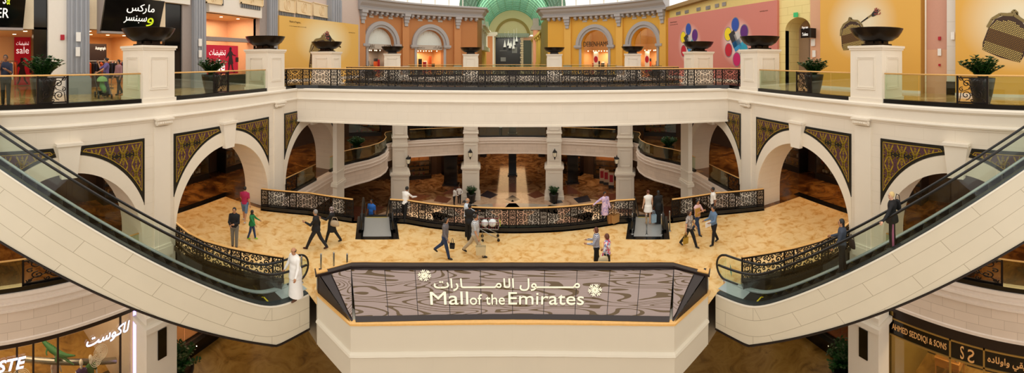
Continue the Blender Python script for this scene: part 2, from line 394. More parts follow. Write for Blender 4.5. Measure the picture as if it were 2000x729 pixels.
def mosaic(s, b, e, parent):
    oz = lambda y: ZS + 3.48 * math.sqrt(max(0, 1 - (y / 3.21) ** 2))
    def outline(ins):
        y0t, y0b, y1 = .5 + ins, .4 + ins * 1.1, 2.97 - ins; zt = 5.34 - ins
        N = 18; arc = []
        for k in range(N + 1):
            y = y0b + (y1 - y0b) * k / N; z = oz(y)
            ty = -3.48 * y / 3.21 ** 2 / math.sqrt(max(.02, 1 - (y / 3.21) ** 2)); L = hypot(1, ty)
            arc.append((y, min(zt - .01, z + ins * L)))
        return [(y1, zt), (y0t, zt)] + arc
    def P(off): return lambda y, z: (s * (XF - off), b + e * y, z)
    full, inn = outline(0), outline(.115); mb = MB()
    def fill(pl, off, m):
        N = len(pl) - 2; arc = pl[2:]; zt = pl[0][1]; f = P(off)
        for k in range(N - 1):
            t0 = pl[1][0] + (pl[0][0] - pl[1][0]) * k / (N - 1); t1 = pl[1][0] + (pl[0][0] - pl[1][0]) * (k + 1) / (N - 1)
            mb.quad(f(*arc[k]), f(*arc[k + 1]), f(t1, zt), f(t0, zt), m)
    fill(full, .03, 0); fill(inn, .034, 1)
    f0, f1 = P(0), P(.03)
    for k in range(len(full)):
        a, c = full[k], full[(k + 1) % len(full)]; mb.quad(f0(*a), f0(*c), f1(*c), f1(*a), 0)
    f = P(.037); g = P(.042)
    ribbon(mb, inn + [inn[0]], .012, f, 2)
    def inside(y, z, mg=.02): return .45 < y < 2.85 and z < 5.22 - mg and z > oz(y) + .1 * hypot(1, 3.48 * y / 3.21 ** 2 / math.sqrt(max(.03, 1 - (y / 3.21) ** 2))) + mg
    MS = .78
    for row in range(-1, 5):
        zc = 4.83 - row * .93 * MS
        for c in range(-1, 6):
            yc = 2.6 - c * .68 * MS
            for sx in (.5,):            # black lobes between the knots
                N = 16; cx, cz = yc - .34 * MS, zc
                lob = [(cx + .2 * cos(2 * pi * k / N), cz + (.115 + .04 * cos(4 * pi * k / N)) * sin(2 * pi * k / N)) for k in range(N)]
                if all(inside(*q, 0) for q in lob): mb.add([f(*q) for q in lob], [tuple(range(N))], 0)
            for pts, w in MOTIF:
                pts = [(a_ * MS, b_ * MS) for a_, b_ in pts]
                dense = []; ww = []
                for i in range(len(pts) - 1):
                    w0 = w[i] if isinstance(w, list) else w; w1 = w[i + 1] if isinstance(w, list) else w
                    for k in range(3):
                        t = k / 3; dense.append((yc + pts[i][0] + (pts[i + 1][0] - pts[i][0]) * t, zc + pts[i][1] + (pts[i + 1][1] - pts[i][1]) * t)); ww.append(w0 + (w1 - w0) * t)
                dense.append((yc + pts[-1][0], zc + pts[-1][1])); ww.append(w[-1] if isinstance(w, list) else w)
                for i in range(len(dense) - 1):
                    if inside(*dense[i]) and inside(*dense[i + 1]): ribbon(mb, dense[i:i + 2], ww[i:i + 2], g, 2)
    mb.build('mosaic_spandrel', [MBLACK, MAROON, GOLD], parent, uv=False)
WALLS = {s: arcade(s) for s in (-1, 1)}

# ================================================================ upper floor: fascia, bridge, far ring
def bridge_y(x): return 17.35 + 1.65 * (1 - (x / 11.3) ** 2)
BR = [(x, bridge_y(x)) for x in [-11.3 + 22.6 * k / 20 for k in range(21)]]
EDGE2 = [(-11.3, .5)] + BR + [(11.3, .5)]
fas = [(-.02, 6.62), (.10, 6.62), (.14, 6.57), (.14, 6.5), (.09, 6.44), (.04, 6.42), (.04, 6.1), (.1, 6.08), (.12, 6.03), (.1, 5.98), (.03, 5.96), (.03, 5.9), (-.02, 5.9)]
struct(MB().sweep(EDGE2, fas).build('trim_1', CREAM_PLAIN))
mb = MB().sweep([(p[0], p[1]) for p in BR], [(0, 6.5), (0, 4.86), (.03, 4.84), (.03, 4.76), (-.4, 4.76), (-.4, 6.5)]); mb.sweep([(x, 23.3) for x, _ in BR][::-1], [(0, 6.6), (0, 4.76), (-.3, 4.76), (-.3, 6.6)])
struct(mb.build('wall_bridge', CREAM))
def strip(a, b, z, m=None):
    mb = MB()
    for i in range(len(a) - 1): mb.quad((*a[i], z), (*a[i + 1], z), (*b[i + 1], z), (*b[i], z))
    return mb
fl = strip(BR, [(x, 23.3) for x, _ in BR], 6.6); fl.build('floor_bridge', UPFLOOR)['kind'] = 'structure'
cb = strip([(x, y + .2) for x, y in BR], [(x, 23.2) for x, _ in BR], 4.78); struct(cb.build('ceiling_bridge', CREAM_PLAIN))
UPIN = [(-11.25, -4), (-11.25, 10), (-11.25, 24), (-11.7, 26), (-11.7, 31), (-10.2, 33.1), (-7.4, 34.7), (-4.1, 35.9), (0, 36.4)]
UPOUT = [(-24, -4), (-24, 10), (-24, 24), (-24, 26), (-24, 36), (-22, 46), (-12, 60), (-9, 100), (0, 100)]
UPIN2 = UPIN + mirror(UPIN)[::-1][1:]; UPOUT2 = UPOUT + mirror(UPOUT)[::-1][1:]
struct(strip(UPIN2, UPOUT2, 6.6).build('floor_upper', UPFLOOR))
L1IN = [(-12.75, -4), (-12.75, 10), (-12.75, 24), (-12.7, 26), (-12.7, 34), (-11.2, 35.9), (-8, 37.6), (-4.4, 38.9), (0, 39.4)]
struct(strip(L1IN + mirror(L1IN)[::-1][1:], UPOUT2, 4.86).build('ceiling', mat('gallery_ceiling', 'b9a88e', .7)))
FAR = [(x, 39.4 - 3.1 * (x / 10.4) ** 2) for x in [-10.6 + 21.2 * k / 16 for k in range(17)]]
def fascia_prof(z, low, lip=.04): return [(-.1, z), (.04, z), (.06, z - .12), (.0, z - .14), (.02, z - .27), (.12, z - .27), (.13, z - .33), (.03, z - .38), (.03, z - .53), (.09, z - .55), (.09, z - .62), (0, z - .64), (0, low + .12), (lip, low + .1), (lip, low), (-.3, low), (-.3, z)]
up = MB().sweep(UPIN[3:] + mirror(UPIN[3:])[::-1][1:], [(-.1, 6.6), (.05, 6.6), (.05, 4.8), (-.3, 4.8)])
struct(up.build('wall_far_upper', CREAM))

# ================================================================ first floor: deck, galleries, fascias
BACKL = [(-12.75, 16.05), (-10.3, 17.0), (-7.85, 17.25)]                # rear rail of the deck, left
GAP1 = [(-7.85, 17.25), (-6.1, 17.9)]
CEN = [(-6.1, 17.95), (-5.2, 18.1), (-4, 17.95), (-2.4, 17.86), (0, 17.84), (2.4, 17.86), (4, 17.95), (5.2, 18.1), (6.1, 17.95)]
NEARL = [(-12.8, 10.1), (-11.66, 9.91), (-10.74, 9.95), (-9.7, 10.25), (-8.7, 10.62), (-7.75, 10.98)]
K = (7.445, 9.84); DV = (.36, -.933); NV = (.933, .36); ESW = .7; SL = .626; HR = 7.3    # escalator: kink of near rail, direction up, outward, width, slope
def EP(t, w=0, s=1): return (s * (K[0] + DV[0] * t + NV[0] * w), K[1] + DV[1] * t + NV[1] * w)
SIDEC, FRONTC = (6.17, 10.76), (4.6, 9.96)
FRONT = [(x, 11.03 - 1.07 * (x / 4.6) ** 2) for x in [-4.6 + 9.2 * k / 12 for k in range(13)]]
deck_front = NEARL + [EP(.0, .8, -1)[:2], EP(.0, -.05, -1), EP(-1.5, -.05, -1), (-SIDEC[0], SIDEC[1])] + FRONT
deck_front += mirror(deck_front[:10])[::-1]
back = BACKL + CEN + mirror(BACKL)[::-1]
deck = MB(); poly = [(-15.6, 16.05)] + back + [(15.6, 16.05), (15.6, 10.1)] + deck_front[::-1] + [(-15.6, 10.1)]
deck.add([(x, y, 0) for x, y in poly], [tuple(range(len(poly)))])
import mathutils
tri = mathutils.geometry.tessellate_polygon([[mathutils.Vector((x, y, 0)) for x, y in poly]])
deck = MB().add([(x, y, 0) for x, y in poly], [t if mathutils.geometry.normal([mathutils.Vector((*poly[i], 0)) for i in t]).z > 0 else t[::-1] for t in tri])
struct(deck.build('floor', GOLDFLOOR))
def side_floor(s):
    e = [(-12.75, -4), (-12.75, 9.9)]; g = MB()
    g.quad((s * 12.75, -4, -.002), (s * 24, -4, -.002), (s * 24, 10.1, -.002), (s * 12.75, 10.1, -.002)); g.quad((s * 15.6, 10.1, -.002), (s * 24, 10.1, -.002), (s * 24, 24, -.002), (s * 15.6, 24, -.002)); g.quad((s * 12.6, 16.05, -.002), (s * 15.6, 16.05, -.002), (s * 15.6, 24, -.002), (s * 12.6, 24, -.002))
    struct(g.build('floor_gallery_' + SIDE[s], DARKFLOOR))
    h = MB(); h.box((s * 15.75, 12.9, .0), (.5, 7.4, .02)); struct(h.build('floor_band_' + SIDE[s], BLACK))
both(side_floor)
BULGE = [(-12.62, 16.2), (-12.62, 24.0), (-12.55, 25.9), (-12.1, 27.0), (-11.4, 28.3), (-11.0, 29.7), (-10.95, 31.0), (-11.2, 32.3), (-11.75, 33.4), (-12.0, 34.3), (-11.6, 35.2)]
G1 = BULGE + FAR[1:8] + [FAR[8]]
OUT1 = [(-24, 16.2), (-24, 24), (-24, 25.9), (-24, 27), (-24, 28.3), (-24, 29.7), (-24, 31), (-24, 34), (-24, 38), (-24, 42), (-22, 50)] + [(-20 + 20 * k / 7, 56) for k in range(8)]
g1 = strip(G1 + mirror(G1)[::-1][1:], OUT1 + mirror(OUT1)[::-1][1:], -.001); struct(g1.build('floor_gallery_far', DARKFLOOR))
for s in (-1, 1):
    P1 = BULGE if s < 0 else mirror(BULGE)[::-1]
    struct(MB().sweep(P1, fascia_prof(.0, -1.75), ms=[1] * 11 + [0] + [1] * 5).build('wall_balcony_' + SIDE[s], [PINKSTONE, mat('pale_moulding', 'e4d4c4', .5)]))
    P2 = [(-12.75, -4), (-12.75, 9.95)] if s < 0 else [(12.75, 9.95), (12.75, -4)]
    struct(MB().sweep(P2, fascia_prof(.0, -1.75), ms=[1] * 11 + [0] + [1] * 5).build('wall_gallery_' + SIDE[s], [PINKSTONE, mat('pale_moulding', 'e4d4c4', .5)]))
    P2 = [(x * s, y) for x, y in ((-13.02, -4), (-13.02, 9.95))] if 0 else ([(-12.98, -4), (-12.98, 10.2)] if s < 0 else [(12.98, 10.2), (12.98, -4)])
    struct(MB().sweep(P2, [(.1, -1.75), (.1, -2.02), (-.5, -2.02), (-.5, -1.75)]).build('trim_' + ('2' if s < 0 else '3'), DARKWOOD))
struct(MB().sweep(FAR, fascia_prof(.0, -1.75), ms=[1] * 11 + [0] + [1] * 5).build('wall_far_gallery', [PINKSTONE, mat('pale_moulding', 'e4d4c4', .5)]))
# underside of the first-floor galleries, and the soffit and edges of the deck
cl = strip(L1IN[2:] + mirror(L1IN[2:])[::-1][1:], UPOUT2[2:-2], -1.72)
for s in (-1, 1): cl.quad((s * 12.8, -4, -1.72), (s * 24, -4, -1.72), (s * 24, 24, -1.72), (s * 12.8, 24, -1.72))
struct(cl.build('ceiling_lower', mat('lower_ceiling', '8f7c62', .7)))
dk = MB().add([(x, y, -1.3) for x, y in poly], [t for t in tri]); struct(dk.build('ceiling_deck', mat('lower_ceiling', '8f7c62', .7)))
dm = MB()
for pth in (back[::-1],): dm.sweep(pth, [(-.25, 0), (.02, .0), (.02, -1.3), (-.25, -1.3)][::-1])
dm.sweep(NEARL + [(-7.4, 11.0)], [(-.25, -.001), (.05, -.001), (.05, -1.35), (-.25, -1.35)]); dm.sweep(mirror(NEARL + [(-7.4, 11.0)])[::-1], [(-.25, -.001), (.05, -.001), (.05, -1.35), (-.25, -1.35)])
struct(dm.build('trim_4', BLACK))

# ================================================================ ground floor
g = MB(); g.quad((-40, -8, L0), (40, -8, L0), (40, 30, L0), (-40, 30, L0)); struct(g.build('floor_ground', BROWNFLOOR))
g = MB(); g.quad((-40, 30, L0 ), (40, 30, L0), (40, 110, L0), (-40, 110, L0)); struct(g.build('floor_ground_far', marble('court_marble', [(.3, '3a2210'), (.45, '7a5230'), (.55, '9a7450'), (.68, 'b08a62'), (.8, '5a3820')], .5, .1, 2.5, tile=1.6)))
# inlaid star pattern of the court, seen beyond the railing
def inlay():
    cols = [mat('inlay_pink', 'd0a488', .12, noise=.2, nscale=3), mat('inlay_slate', '35333a', .12, noise=.2), mat('inlay_grey', 'b8ac9c', .12, noise=.25, nscale=2), mat('inlay_rust', '7a4a36', .12, noise=.2)]
    mb = MB(); c = (0, 27); z = L0 + .004
    def p(r, a): return (c[0] + r * sin(a), c[1] + r * cos(a), z)
    for k in (13, 14, 15, 0, 1, 2, 3):
        a = 2 * pi * k / 16; h = pi / 16
        mb.add([p(3, a), p(7.5, a - h), p(11.3, a), p(7.5, a + h)], [(0, 1, 2, 3)], 2 if k % 2 else 0)
        mb.add([p(11.4, a - h * .35), p(12.6, a), p(11.4, a + h * .35), p(10.7, a)][::1], [(0, 1, 2, 3)], 1)
        mb.add([p(12.8, a + h * .6), p(14.2, a + h), p(12.8, a + h * 1.4), p(11.8, a + h)], [(0, 1, 2, 3)], 1 if k % 2 else 3)
        mb.add([p(14.3, a - h * .8), p(16.5, a), p(14.3, a + h * .8), p(13.6, a)], [(0, 1, 2, 3)], 3)
        for j in range(3):
            a0 = a - h + j * 2 * h / 3; a1 = a0 + 2 * h / 3
            mb.add([p(8.6, a0), p(8.6, a1), p(10.4, a1), p(10.4, a0)][::-1], [(0, 1, 2, 3)], (k + j) % 3 * 1 if (k + j) % 3 != 1 else 2)
    ds = MB(); ds.add([(c[0] + 13.4 * cos(2 * pi * k / 48), c[1] + 13.4 * sin(2 * pi * k / 48), L0 + .002) for k in range(48)], [tuple(range(48))]); struct(ds.build('floor_court_disc', marble('pale_court', [(.3, '9a7256'), (.45, 'c49e7e'), (.6, 'd8b896'), (.75, 'a88468')], .6, .12, 1.5)))
    o = mb.build('floor_inlay', cols); struct(o)
inlay()

# ================================================================ far columns (ground to first floor)
def far_column(x, y, rz, i):
    mb = MB()
    def ring(w, z0, z1): mb.box((0, 0, (z0 + z1) / 2), (w, w, z1 - z0))
    ring(1.75, L0, -3.0); ring(2.0, L0, L0 + .35); ring(1.86, L0 + .35, L0 + .5); ring(1.9, -3.1, -3.0); ring(2.0, -3.0, -2.86); ring(1.82, -2.86, -2.75); ring(1.45, -2.75, 6.6); ring(1.6, -.3, -.12); ring(1.56, -.12, 0); ring(1.62, .55, .66); ring(1.56, 6.2, 6.4); ring(1.62, 6.4, 6.62)
    for z0, z1, w in ((L0 + .8, -3.4, 1.75), (-2.2, -.6, 1.45), (.95, 4.6, 1.45)):       # framed panel on the front
        q = w * .34
        for a, b in (((-q, z0), (q, z0)), ((-q, z1), (q, z1))): mb.box((0, -w / 2 - .01, a[1]), (2 * q + .1, .06, .1))
        for e in (-q, q): mb.box((e, -w / 2 - .01, (z0 + z1) / 2), (.1, .06, z1 - z0))
    o = mb.build('column', CREAM_PLAIN, loc=(x, y, 0), rz=rz); return struct(o)
for i, (x, y, rz) in enumerate([(-11.0, 35.3, .35), (-4.35, 38.9, .1), (4.35, 38.9, -.1), (11.0, 35.3, -.35)]): far_column(x, y, rz, i)
def plain_column(s):
    mb = MB(); x = s * 11.47; y = 22.85
    mb.box((x, y, .2), (.3, 1.15, 12.8)); mb.box((x, y, -.25), (.5, 1.4, .2)); mb.box((x, y, -.1), (.42, 1.3, .12)); mb.box((x, y, .6), (.38, 1.25, .1)); mb.box((x, y, L0 + .2), (.5, 1.4, .4))
    struct(mb.build('column_end_' + SIDE[s], CREAM_PLAIN))
both(plain_column)
# ================================================================ things: pedestals, railings, plants
def neg(root): l = root.location; return (-l[0], -l[1], -l[2])
def frange(a, b, n): return [a + (b - a) * k / n for k in range(n + 1)]

# ---- stone pedestals with wide bronze bowls
def ped_mesh():
    w = 1.45; mb = MB(); mb.box((0, 0, 1.0), (w, w, 2.0)); mb.box((0, 0, .08), (w + .1, w + .1, .16)); mb.box((0, 0, 2.0), (w + .08, w + .08, .1)); mb.box((0, 0, 2.07), (w + .16, w + .16, .09))
    for k in range(4):
        a = k * pi / 2
        def bx(u, z, du, dz, o, t):
            x, y = u, -w / 2 - o; mb.box((x * cos(a) - y * sin(a), x * sin(a) + y * cos(a), z), (du, t, dz), a)
        for zz, e in ((.5, .03), (1.68, .03)):
            bx(0, zz, .86, .05, .0, .06); bx(0, zz + (.06 if zz < 1 else -.06), .78, .04, 0, .035)
        for e in (-.41, .41): bx(e, 1.09, .05, 1.2, 0, .06)
        for e in (-.35, .35): bx(e, 1.09, .03, 1.08, 0, .035)
    return mb
def bowl_mesh():
    n = 40; out = [(.36, .02), (.62, .05), (.85, .2), (.98, .38), (1.04, .5), (1.05, .52)]; inn = [(1.02, .52), (.96, .42), (.8, .24), (.5, .12), (.05, .1)]
    return MB().lathe(out + inn, n=n, cap=False)
def foot_mesh():
    mb = MB(); mb.box((0, 0, .04), (.86, .86, .08)); mb.box((0, 0, .13), (.66, .66, .12))
    for k in range(4): a = k * pi / 2; mb.box((.34 * cos(a), .34 * sin(a), .14), (.1, .2, .14), a)
    return mb
PEDM, BOWLM, FOOTM = keep(ped_mesh(), 'pedestal', CREAM_PLAIN), keep(bowl_mesh(), 'bowl', BRONZE, True), keep(foot_mesh(), 'foot', BRONZE)
near = {0: 'nearest the %s escalator', 1: 'beside the %s end of the bridge railing', 2: 'behind the %s end of the bridge', 3: 'at the far %s corner of the atrium', 4: 'at the far balustrade, just %s of centre'}
PEDS = [(12.03, 8.17, 0), (12.03, 15.45, 0), (12.1, 22.3, 0), (10.95, 32.9, .3), (4.15, 37.0, .1)]
for s in (-1, 1):
    for i, (x, y, rz) in enumerate(PEDS):
        wh = near[i] % (SIDE[s] + ('' if i != 4 else ''))
        o = bpy.data.objects.new('stone_pedestal', PEDM); COL.objects.link(o); o.location = (s * x, y, L2); o.rotation_euler = (0, 0, -s * rz)
        tag(o, 'cream stone pedestal with framed panels ' + wh, 'pedestal', 'stone pedestals round the upper floor')
        b = empty('fire_bowl', (s * x, y, L2 + 2.115), -s * rz); f = child(FOOTM, 'foot', b); q = child(BOWLM, 'basin', b, (0, 0, .15))
        tag(b, 'wide dark bronze bowl, on the pedestal ' + wh, 'bowl', 'bronze bowls on the pedestals')

# ---- ornamental iron panels
def spiral(cx, cy, r, a0, turns, n=16, k=.12):
    return [(cx + (r * (1 - (1 - k) * t / n)) * cos(a0 + turns * 2 * pi * t / n), cy + (r * (1 - (1 - k) * t / n)) * sin(a0 + turns * 2 * pi * t / n)) for t in range(n + 1)]
def panel_mesh(w, h, kind):
    mb = MB(); T = .011
    def cv(p, r=T): mb.tube([(x, 0, z) for x, z in p], r * (1.75 if kind != 'accent' else 1.15), 4, cap=False)
    def br(a, b, r=.014): mb.tube([(a[0], 0, a[1]), (b[0], 0, b[1])], r, 4)
    br((-w / 2, 0), (w / 2, 0)); br((-w / 2, h), (w / 2, h)); br((-w / 2, 0), (-w / 2, h)); br((w / 2, 0), (w / 2, h))
    if kind == 'wide':
        for sx in (-1, 1):
            for sz in (-1, 1):
                m = lambda p: [(sx * x, h / 2 + sz * z) for x, z in p]
                cv(m(spiral(w * .31, h * .22, h * .19, -pi * .6, 1.35)), .015); cv(m(spiral(w * .12, h * .36, h * .1, pi * .9, -1.2)), .012); cv(m(spiral(w * .41, h * .42, h * .075, pi * .5, 1.1)))
                cv(m(spiral(w * .14, h * .12, h * .1, pi * 1.4, 1.2)), .013); cv(m([(w * .46, .02), (w * .4, h * .08), (w * .44, h * .22), (w * .48, h * .3)])); cv(m([(0, h * .2), (w * .06, h * .3), (w * .02, h * .42), (0, h * .49)]), .013)
                cv(m([(w * .2, h * .47), (w * .26, h * .42), (w * .34, h * .43), (w * .44, h * .49)])); cv(m([(w * .22, h * .02), (w * .26, h * .07), (w * .31, h * .03)]))
                mb.ball((sx * w * .31, 0, h / 2 + sz * h * .22), .022, 6); mb.ball((sx * w * .12, 0, h / 2 + sz * h * .36), .018, 6)
            cv([(sx * w * .5, h / 2), (sx * w * .44, h * .56), (sx * w * .38, h / 2), (sx * w * .44, h * .44), (sx * w * .5, h / 2)])
        cv([(h * .1 * cos(2 * pi * k / 12), h / 2 + h * .1 * sin(2 * pi * k / 12)) for k in range(13)], .013); mb.ball((0, 0, h / 2), .03, 6)
    elif kind == 'narrow':
        for sx in (-1, 1):
            for z0, d in ((.0, 1), (h, -1)):
                m = lambda p: [(sx * x, z0 + d * z) for x, z in p]
                cv(m(spiral(w * .25, h * .14, w * .2, -pi / 2, 1.1, 12)), .012); cv(m(spiral(w * .25, h * .33, w * .19, pi / 2, -1.1, 12)), .012); cv(m([(0, h * .02), (w * .1, h * .2), (0, h * .42)]), .012)
        cv([(w * .28 * cos(2 * pi * k / 12), h / 2 + w * .28 * sin(2 * pi * k / 12)) for k in range(13)], .012); mb.ball((0, 0, h / 2), .03, 6)
    else:                               # free-standing accent panel, flowing S scrolls
        for q, (cx, cz, r, a, t) in enumerate([(-.22, .75, .17, 0, 1.5), (.2, .72, .15, pi, -1.4), (-.2, .3, .15, pi / 2, 1.4), (.22, .28, .18, -pi / 2, -1.5), (0, .52, .12, 0, 1.3), (-.36, .52, .09, 1, 1.2), (.38, .5, .09, 2, -1.2), (0, .9, .07, 0, 1.2), (0, .1, .07, 3, 1.2), (-.38, .12, .07, 3, 1.2), (.4, .9, .07, 3, 1.2), (-.38, .9, .06, 1, -1.2), (.02, .32, .07, 1, -1.2)]):
            cv([(x * w, z * h) for x, z in spiral(cx, cz, r * 1.0, a, t, 18)], .015)
        cv([(-.45 * w, 0.02), (-.3 * w, .2 * h), (-.05 * w, .3 * h), (.05 * w, .62 * h), (.3 * w, .8 * h), (.42 * w, h)], .014); cv([(.45 * w, .02), (.4 * w, .4 * h), (.15 * w, .5 * h), (-.1 * w, .6 * h), (-.3 * w, .98 * h)], .013)
    return mb
WIDE = keep(panel_mesh(1.15, .72, 'wide'), 'scroll_panel', IRON); NARROW = keep(panel_mesh(.36, .72, 'narrow'), 'scroll_panel', IRON); ACC = keep(panel_mesh(.95, .86, 'accent'), 'scroll_panel', IRON)

def iron_rail(path, z, label, group=None, kerb=True, top=1.1, kerb_side=.0):
    root = empty('iron_railing', (*path[0], z)); n_ = neg(root); tag(root, label, 'railing', group)
    MB().sweep(path, [(-.05, z + top), (-.03, z + top + .025), (.03, z + top + .025), (.05, z + top), (.03, z + top - .03), (-.03, z + top - .03)][::-1]).build('handrail', WOODRAIL, root, loc=n_)
    if kerb: MB().sweep(path, [(-.22, z), (-.22, z + .2), (.16, z + .2), (.16, z)]).build('kerb', BLACK, root, loc=n_)
    b = MB(); b.sweep(path, [(-.02, z + 1.03), (-.02, z + 1.07), (.02, z + 1.07), (.02, z + 1.03)]); b.sweep(path, [(-.02, z + .22), (-.02, z + .25), (.02, z + .25), (.02, z + .22)]); b.build('rail_bar', IRON, root, loc=n_)
    L = 0; seg = [hypot(q[0] - p[0], q[1] - p[1]) for p, q in zip(path, path[1:])]; tot = sum(seg)
    n = max(1, round(tot / 1.6)); wl = tot / (n + (n + 1) * .3); nl = wl * .3; marks = [0]
    for k in range(n): marks += [marks[-1] + nl, marks[-1] + nl + wl]
    marks.append(tot)
    def at(q):
        i = 0
        while i < len(seg) - 1 and q > seg[i]: q -= seg[i]; i += 1
        return lerp(path[i], path[i + 1], min(1, q / seg[i]))
    pm = None
    for k, m_ in enumerate(marks):
        p = at(m_)
        if pm is None:
            mb = MB(); mb.box((0, 0, .62), (.055, .055, .9)); mb.ball((0, 0, .62), .045, 6); mb.ball((0, 0, .22), (.05, .05, .03), 6); pm = mb.build('post', IRON, root)
            q = pm
        else: q = child(pm, 'post', root)
        q.location = (p[0] + n_[0], p[1] + n_[1], 0)
        if k:
            a = at(marks[k - 1]); d = hypot(p[0] - a[0], p[1] - a[1]); wide = (k % 2 == 0); src, bw = (WIDE, 1.15) if wide else (NARROW, .36)
            child(src, 'scroll_panel', root, ((a[0] + p[0]) / 2 + n_[0], (a[1] + p[1]) / 2 + n_[1], .27), atan2(p[1] - a[1], p[0] - a[0]), ((d - .05) / bw, 1, 1.03))
    return root
def glass_rail(path, z, label, step=1.3, group=None, accents=(), top=1.08, kerb=.17, rail_r=.03, name='glass_balustrade'):
    """accents: [(distance, width)] along a straight path where an iron panel replaces the glass"""
    root = empty(name, (*path[0], z)); n_ = neg(root); tag(root, label, 'balustrade', group)
    MB().tube([(x, y, z + top) for x, y in path], rail_r, 8).build('handrail', WOODRAIL, root, loc=n_, smooth=True)
    MB().sweep(path, [(-.1, z), (-.1, z + kerb), (.1, z + kerb), (.1, z - .04)]).build('base_channel', BLACK, root, loc=n_)
    cuts = [[p, q, 0] for p, q in zip(*(lambda r: (r, r[1:]))(resample(path, step)))] if not accents else None
    if accents:
        cuts = []; L = hypot(path[1][0] - path[0][0], path[1][1] - path[0][1]); pos = 0
        for d, w in list(accents) + [(L, 0)]:
            r = resample([lerp(path[0], path[1], pos / L), lerp(path[0], path[1], d / L)], step); cuts += [[a, b, 0] for a, b in zip(r, r[1:])]
            if w: cuts.append([lerp(path[0], path[1], d / L), lerp(path[0], path[1], (d + w) / L), 1])
            pos = d + w
    for a, b, k in cuts:
        mx, my = (a[0] + b[0]) / 2, (a[1] + b[1]) / 2; L = hypot(b[0] - a[0], b[1] - a[1]); rz = atan2(b[1] - a[1], b[0] - a[0])
        if k:
            child(ACC, 'iron_panel', root, (mx + n_[0], my + n_[1], kerb + .02), rz, ((L - .12) / .95, 1.2, 1))
            f = MB()
            for e in (-1, 1): f.box((e * (L / 2 - .03), 0, (kerb + top) / 2), (.055, .055, top - kerb))
            for zz in (kerb + .03, top - .08): f.box((0, 0, zz), (L - .06, .05, .04))
            f.build('iron_frame', IRON, root, loc=(mx + n_[0], my + n_[1], 0), rz=rz)
        else:
            g = MB().box((0, 0, (kerb + top) / 2 - .01), (L - .025, .014, top - kerb - .02)).build('glass_panel', GLASS, root, loc=(mx + n_[0], my + n_[1], 0), rz=rz)
    return root
for s in (-1, 1):
    sd = SIDE[s]
    glass_rail([(s * 11.42, .55), (s * 11.42, 7.4)], L2, 'glass balustrade with timber handrail and iron scroll panel before the shops, at the %s edge' % sd, accents=[(2.95, 1.1)], step=1.35, group='glass balustrades of the upper floor')
    glass_rail([(s * 11.42, 8.93), (s * 11.42, 14.68)], L2, 'glass balustrade with an iron scroll panel between the two nearest %s pedestals' % sd, accents=[(2.15, .95)], step=1.35, group='glass balustrades of the upper floor')
frontp = [(-11.42, 16.2), (-11.42, 17.3)] + [(x, y - .1 + .25) for x, y in BR[1:-1]] + [(11.42, 17.3), (11.42, 16.2)]
iron_rail(frontp, L2, 'long dark scrollwork railing along the front of the upper bridge', kerb=True)
iron_rail([(x, 23.15) for x in (-11.0, 11.0)], L2, 'dark scrollwork railing along the back of the upper bridge')
def offs(path, d):
    out = []
    for i in range(len(path)):
        a, b = path[max(0, i - 1)], path[min(len(path) - 1, i + 1)]; L = hypot(b[0] - a[0], b[1] - a[1]); out.append((path[i][0] - (b[1] - a[1]) / L * d, path[i][1] + (b[0] - a[0]) / L * d))
    return out
FARIN = lambda x: 39.4 - 3.1 * (x / 10.4) ** 2
for x0, x1, wh in ((-10.3, -5.2, 'left'), (-3.5, 3.5, 'middle'), (5.2, 10.3, 'right')):
    P_ = [(x, FARIN(x) + .15) for x in frange(x0, x1, 5)]; Q_ = [(x * .93, FARIN(x) - 2.9) for x in frange(x0, x1, 5)]
    glass_rail(P_, 0, 'curved glass balustrade of the far first-floor gallery, %s bay between the columns' % wh, step=2.3, group='glass balustrades of the far gallery')
    glass_rail(Q_, L2, 'glass balustrade far behind the upper bridge, %s bay' % wh, step=2.3, group='glass balustrades behind the bridge')
for s in (-1, 1):
    c = offs(BULGE[3:], .12); c = [(-12.3, 24.0)] + offs(BULGE, .12)[2:]
    c = [(q[0] * -s, q[1]) for q in offs(BULGE, .14)[1:]] if s > 0 else offs(BULGE, .14)[1:]
    glass_rail([(q[0], q[1]) for q in c], 0, 'bowed glass balustrade round the first-floor balcony on the %s' % SIDE[s], step=1.6, group='curved balcony balustrades')
    q = [(s * 12.75, 16.4), (s * 12.75, 21.9)]
    glass_rail(q, 0, 'glass balustrade with iron panel seen through the narrow %s arch' % SIDE[s], accents=[(2.0, 1.2)], group='balustrades behind the arches')
    glass_rail([(s * 12.86, -3.5), (s * 12.86, 9.3)], 0, 'first-floor glass balustrade below the %s escalator' % SIDE[s], accents=[(6.9, 1.9)], step=1.5, group='balustrades below the escalators')
    pth = BACKL[::1] if s < 0 else mirror(BACKL)[::-1]
    iron_rail(pth, 0, 'dark scrollwork railing of the deck between the %s arches and the descending escalator' % SIDE[s], group='scrollwork railings of the deck')
    pth = NEARL if s < 0 else mirror(NEARL)[::-1]
    iron_rail(pth, 0, 'dark scrollwork railing curving down to the foot of the large %s escalator' % SIDE[s], group='scrollwork railings of the deck')
iron_rail(CEN, 0, 'long curved scrollwork railing at the middle of the deck overlooking the court', group='scrollwork railings of the deck')

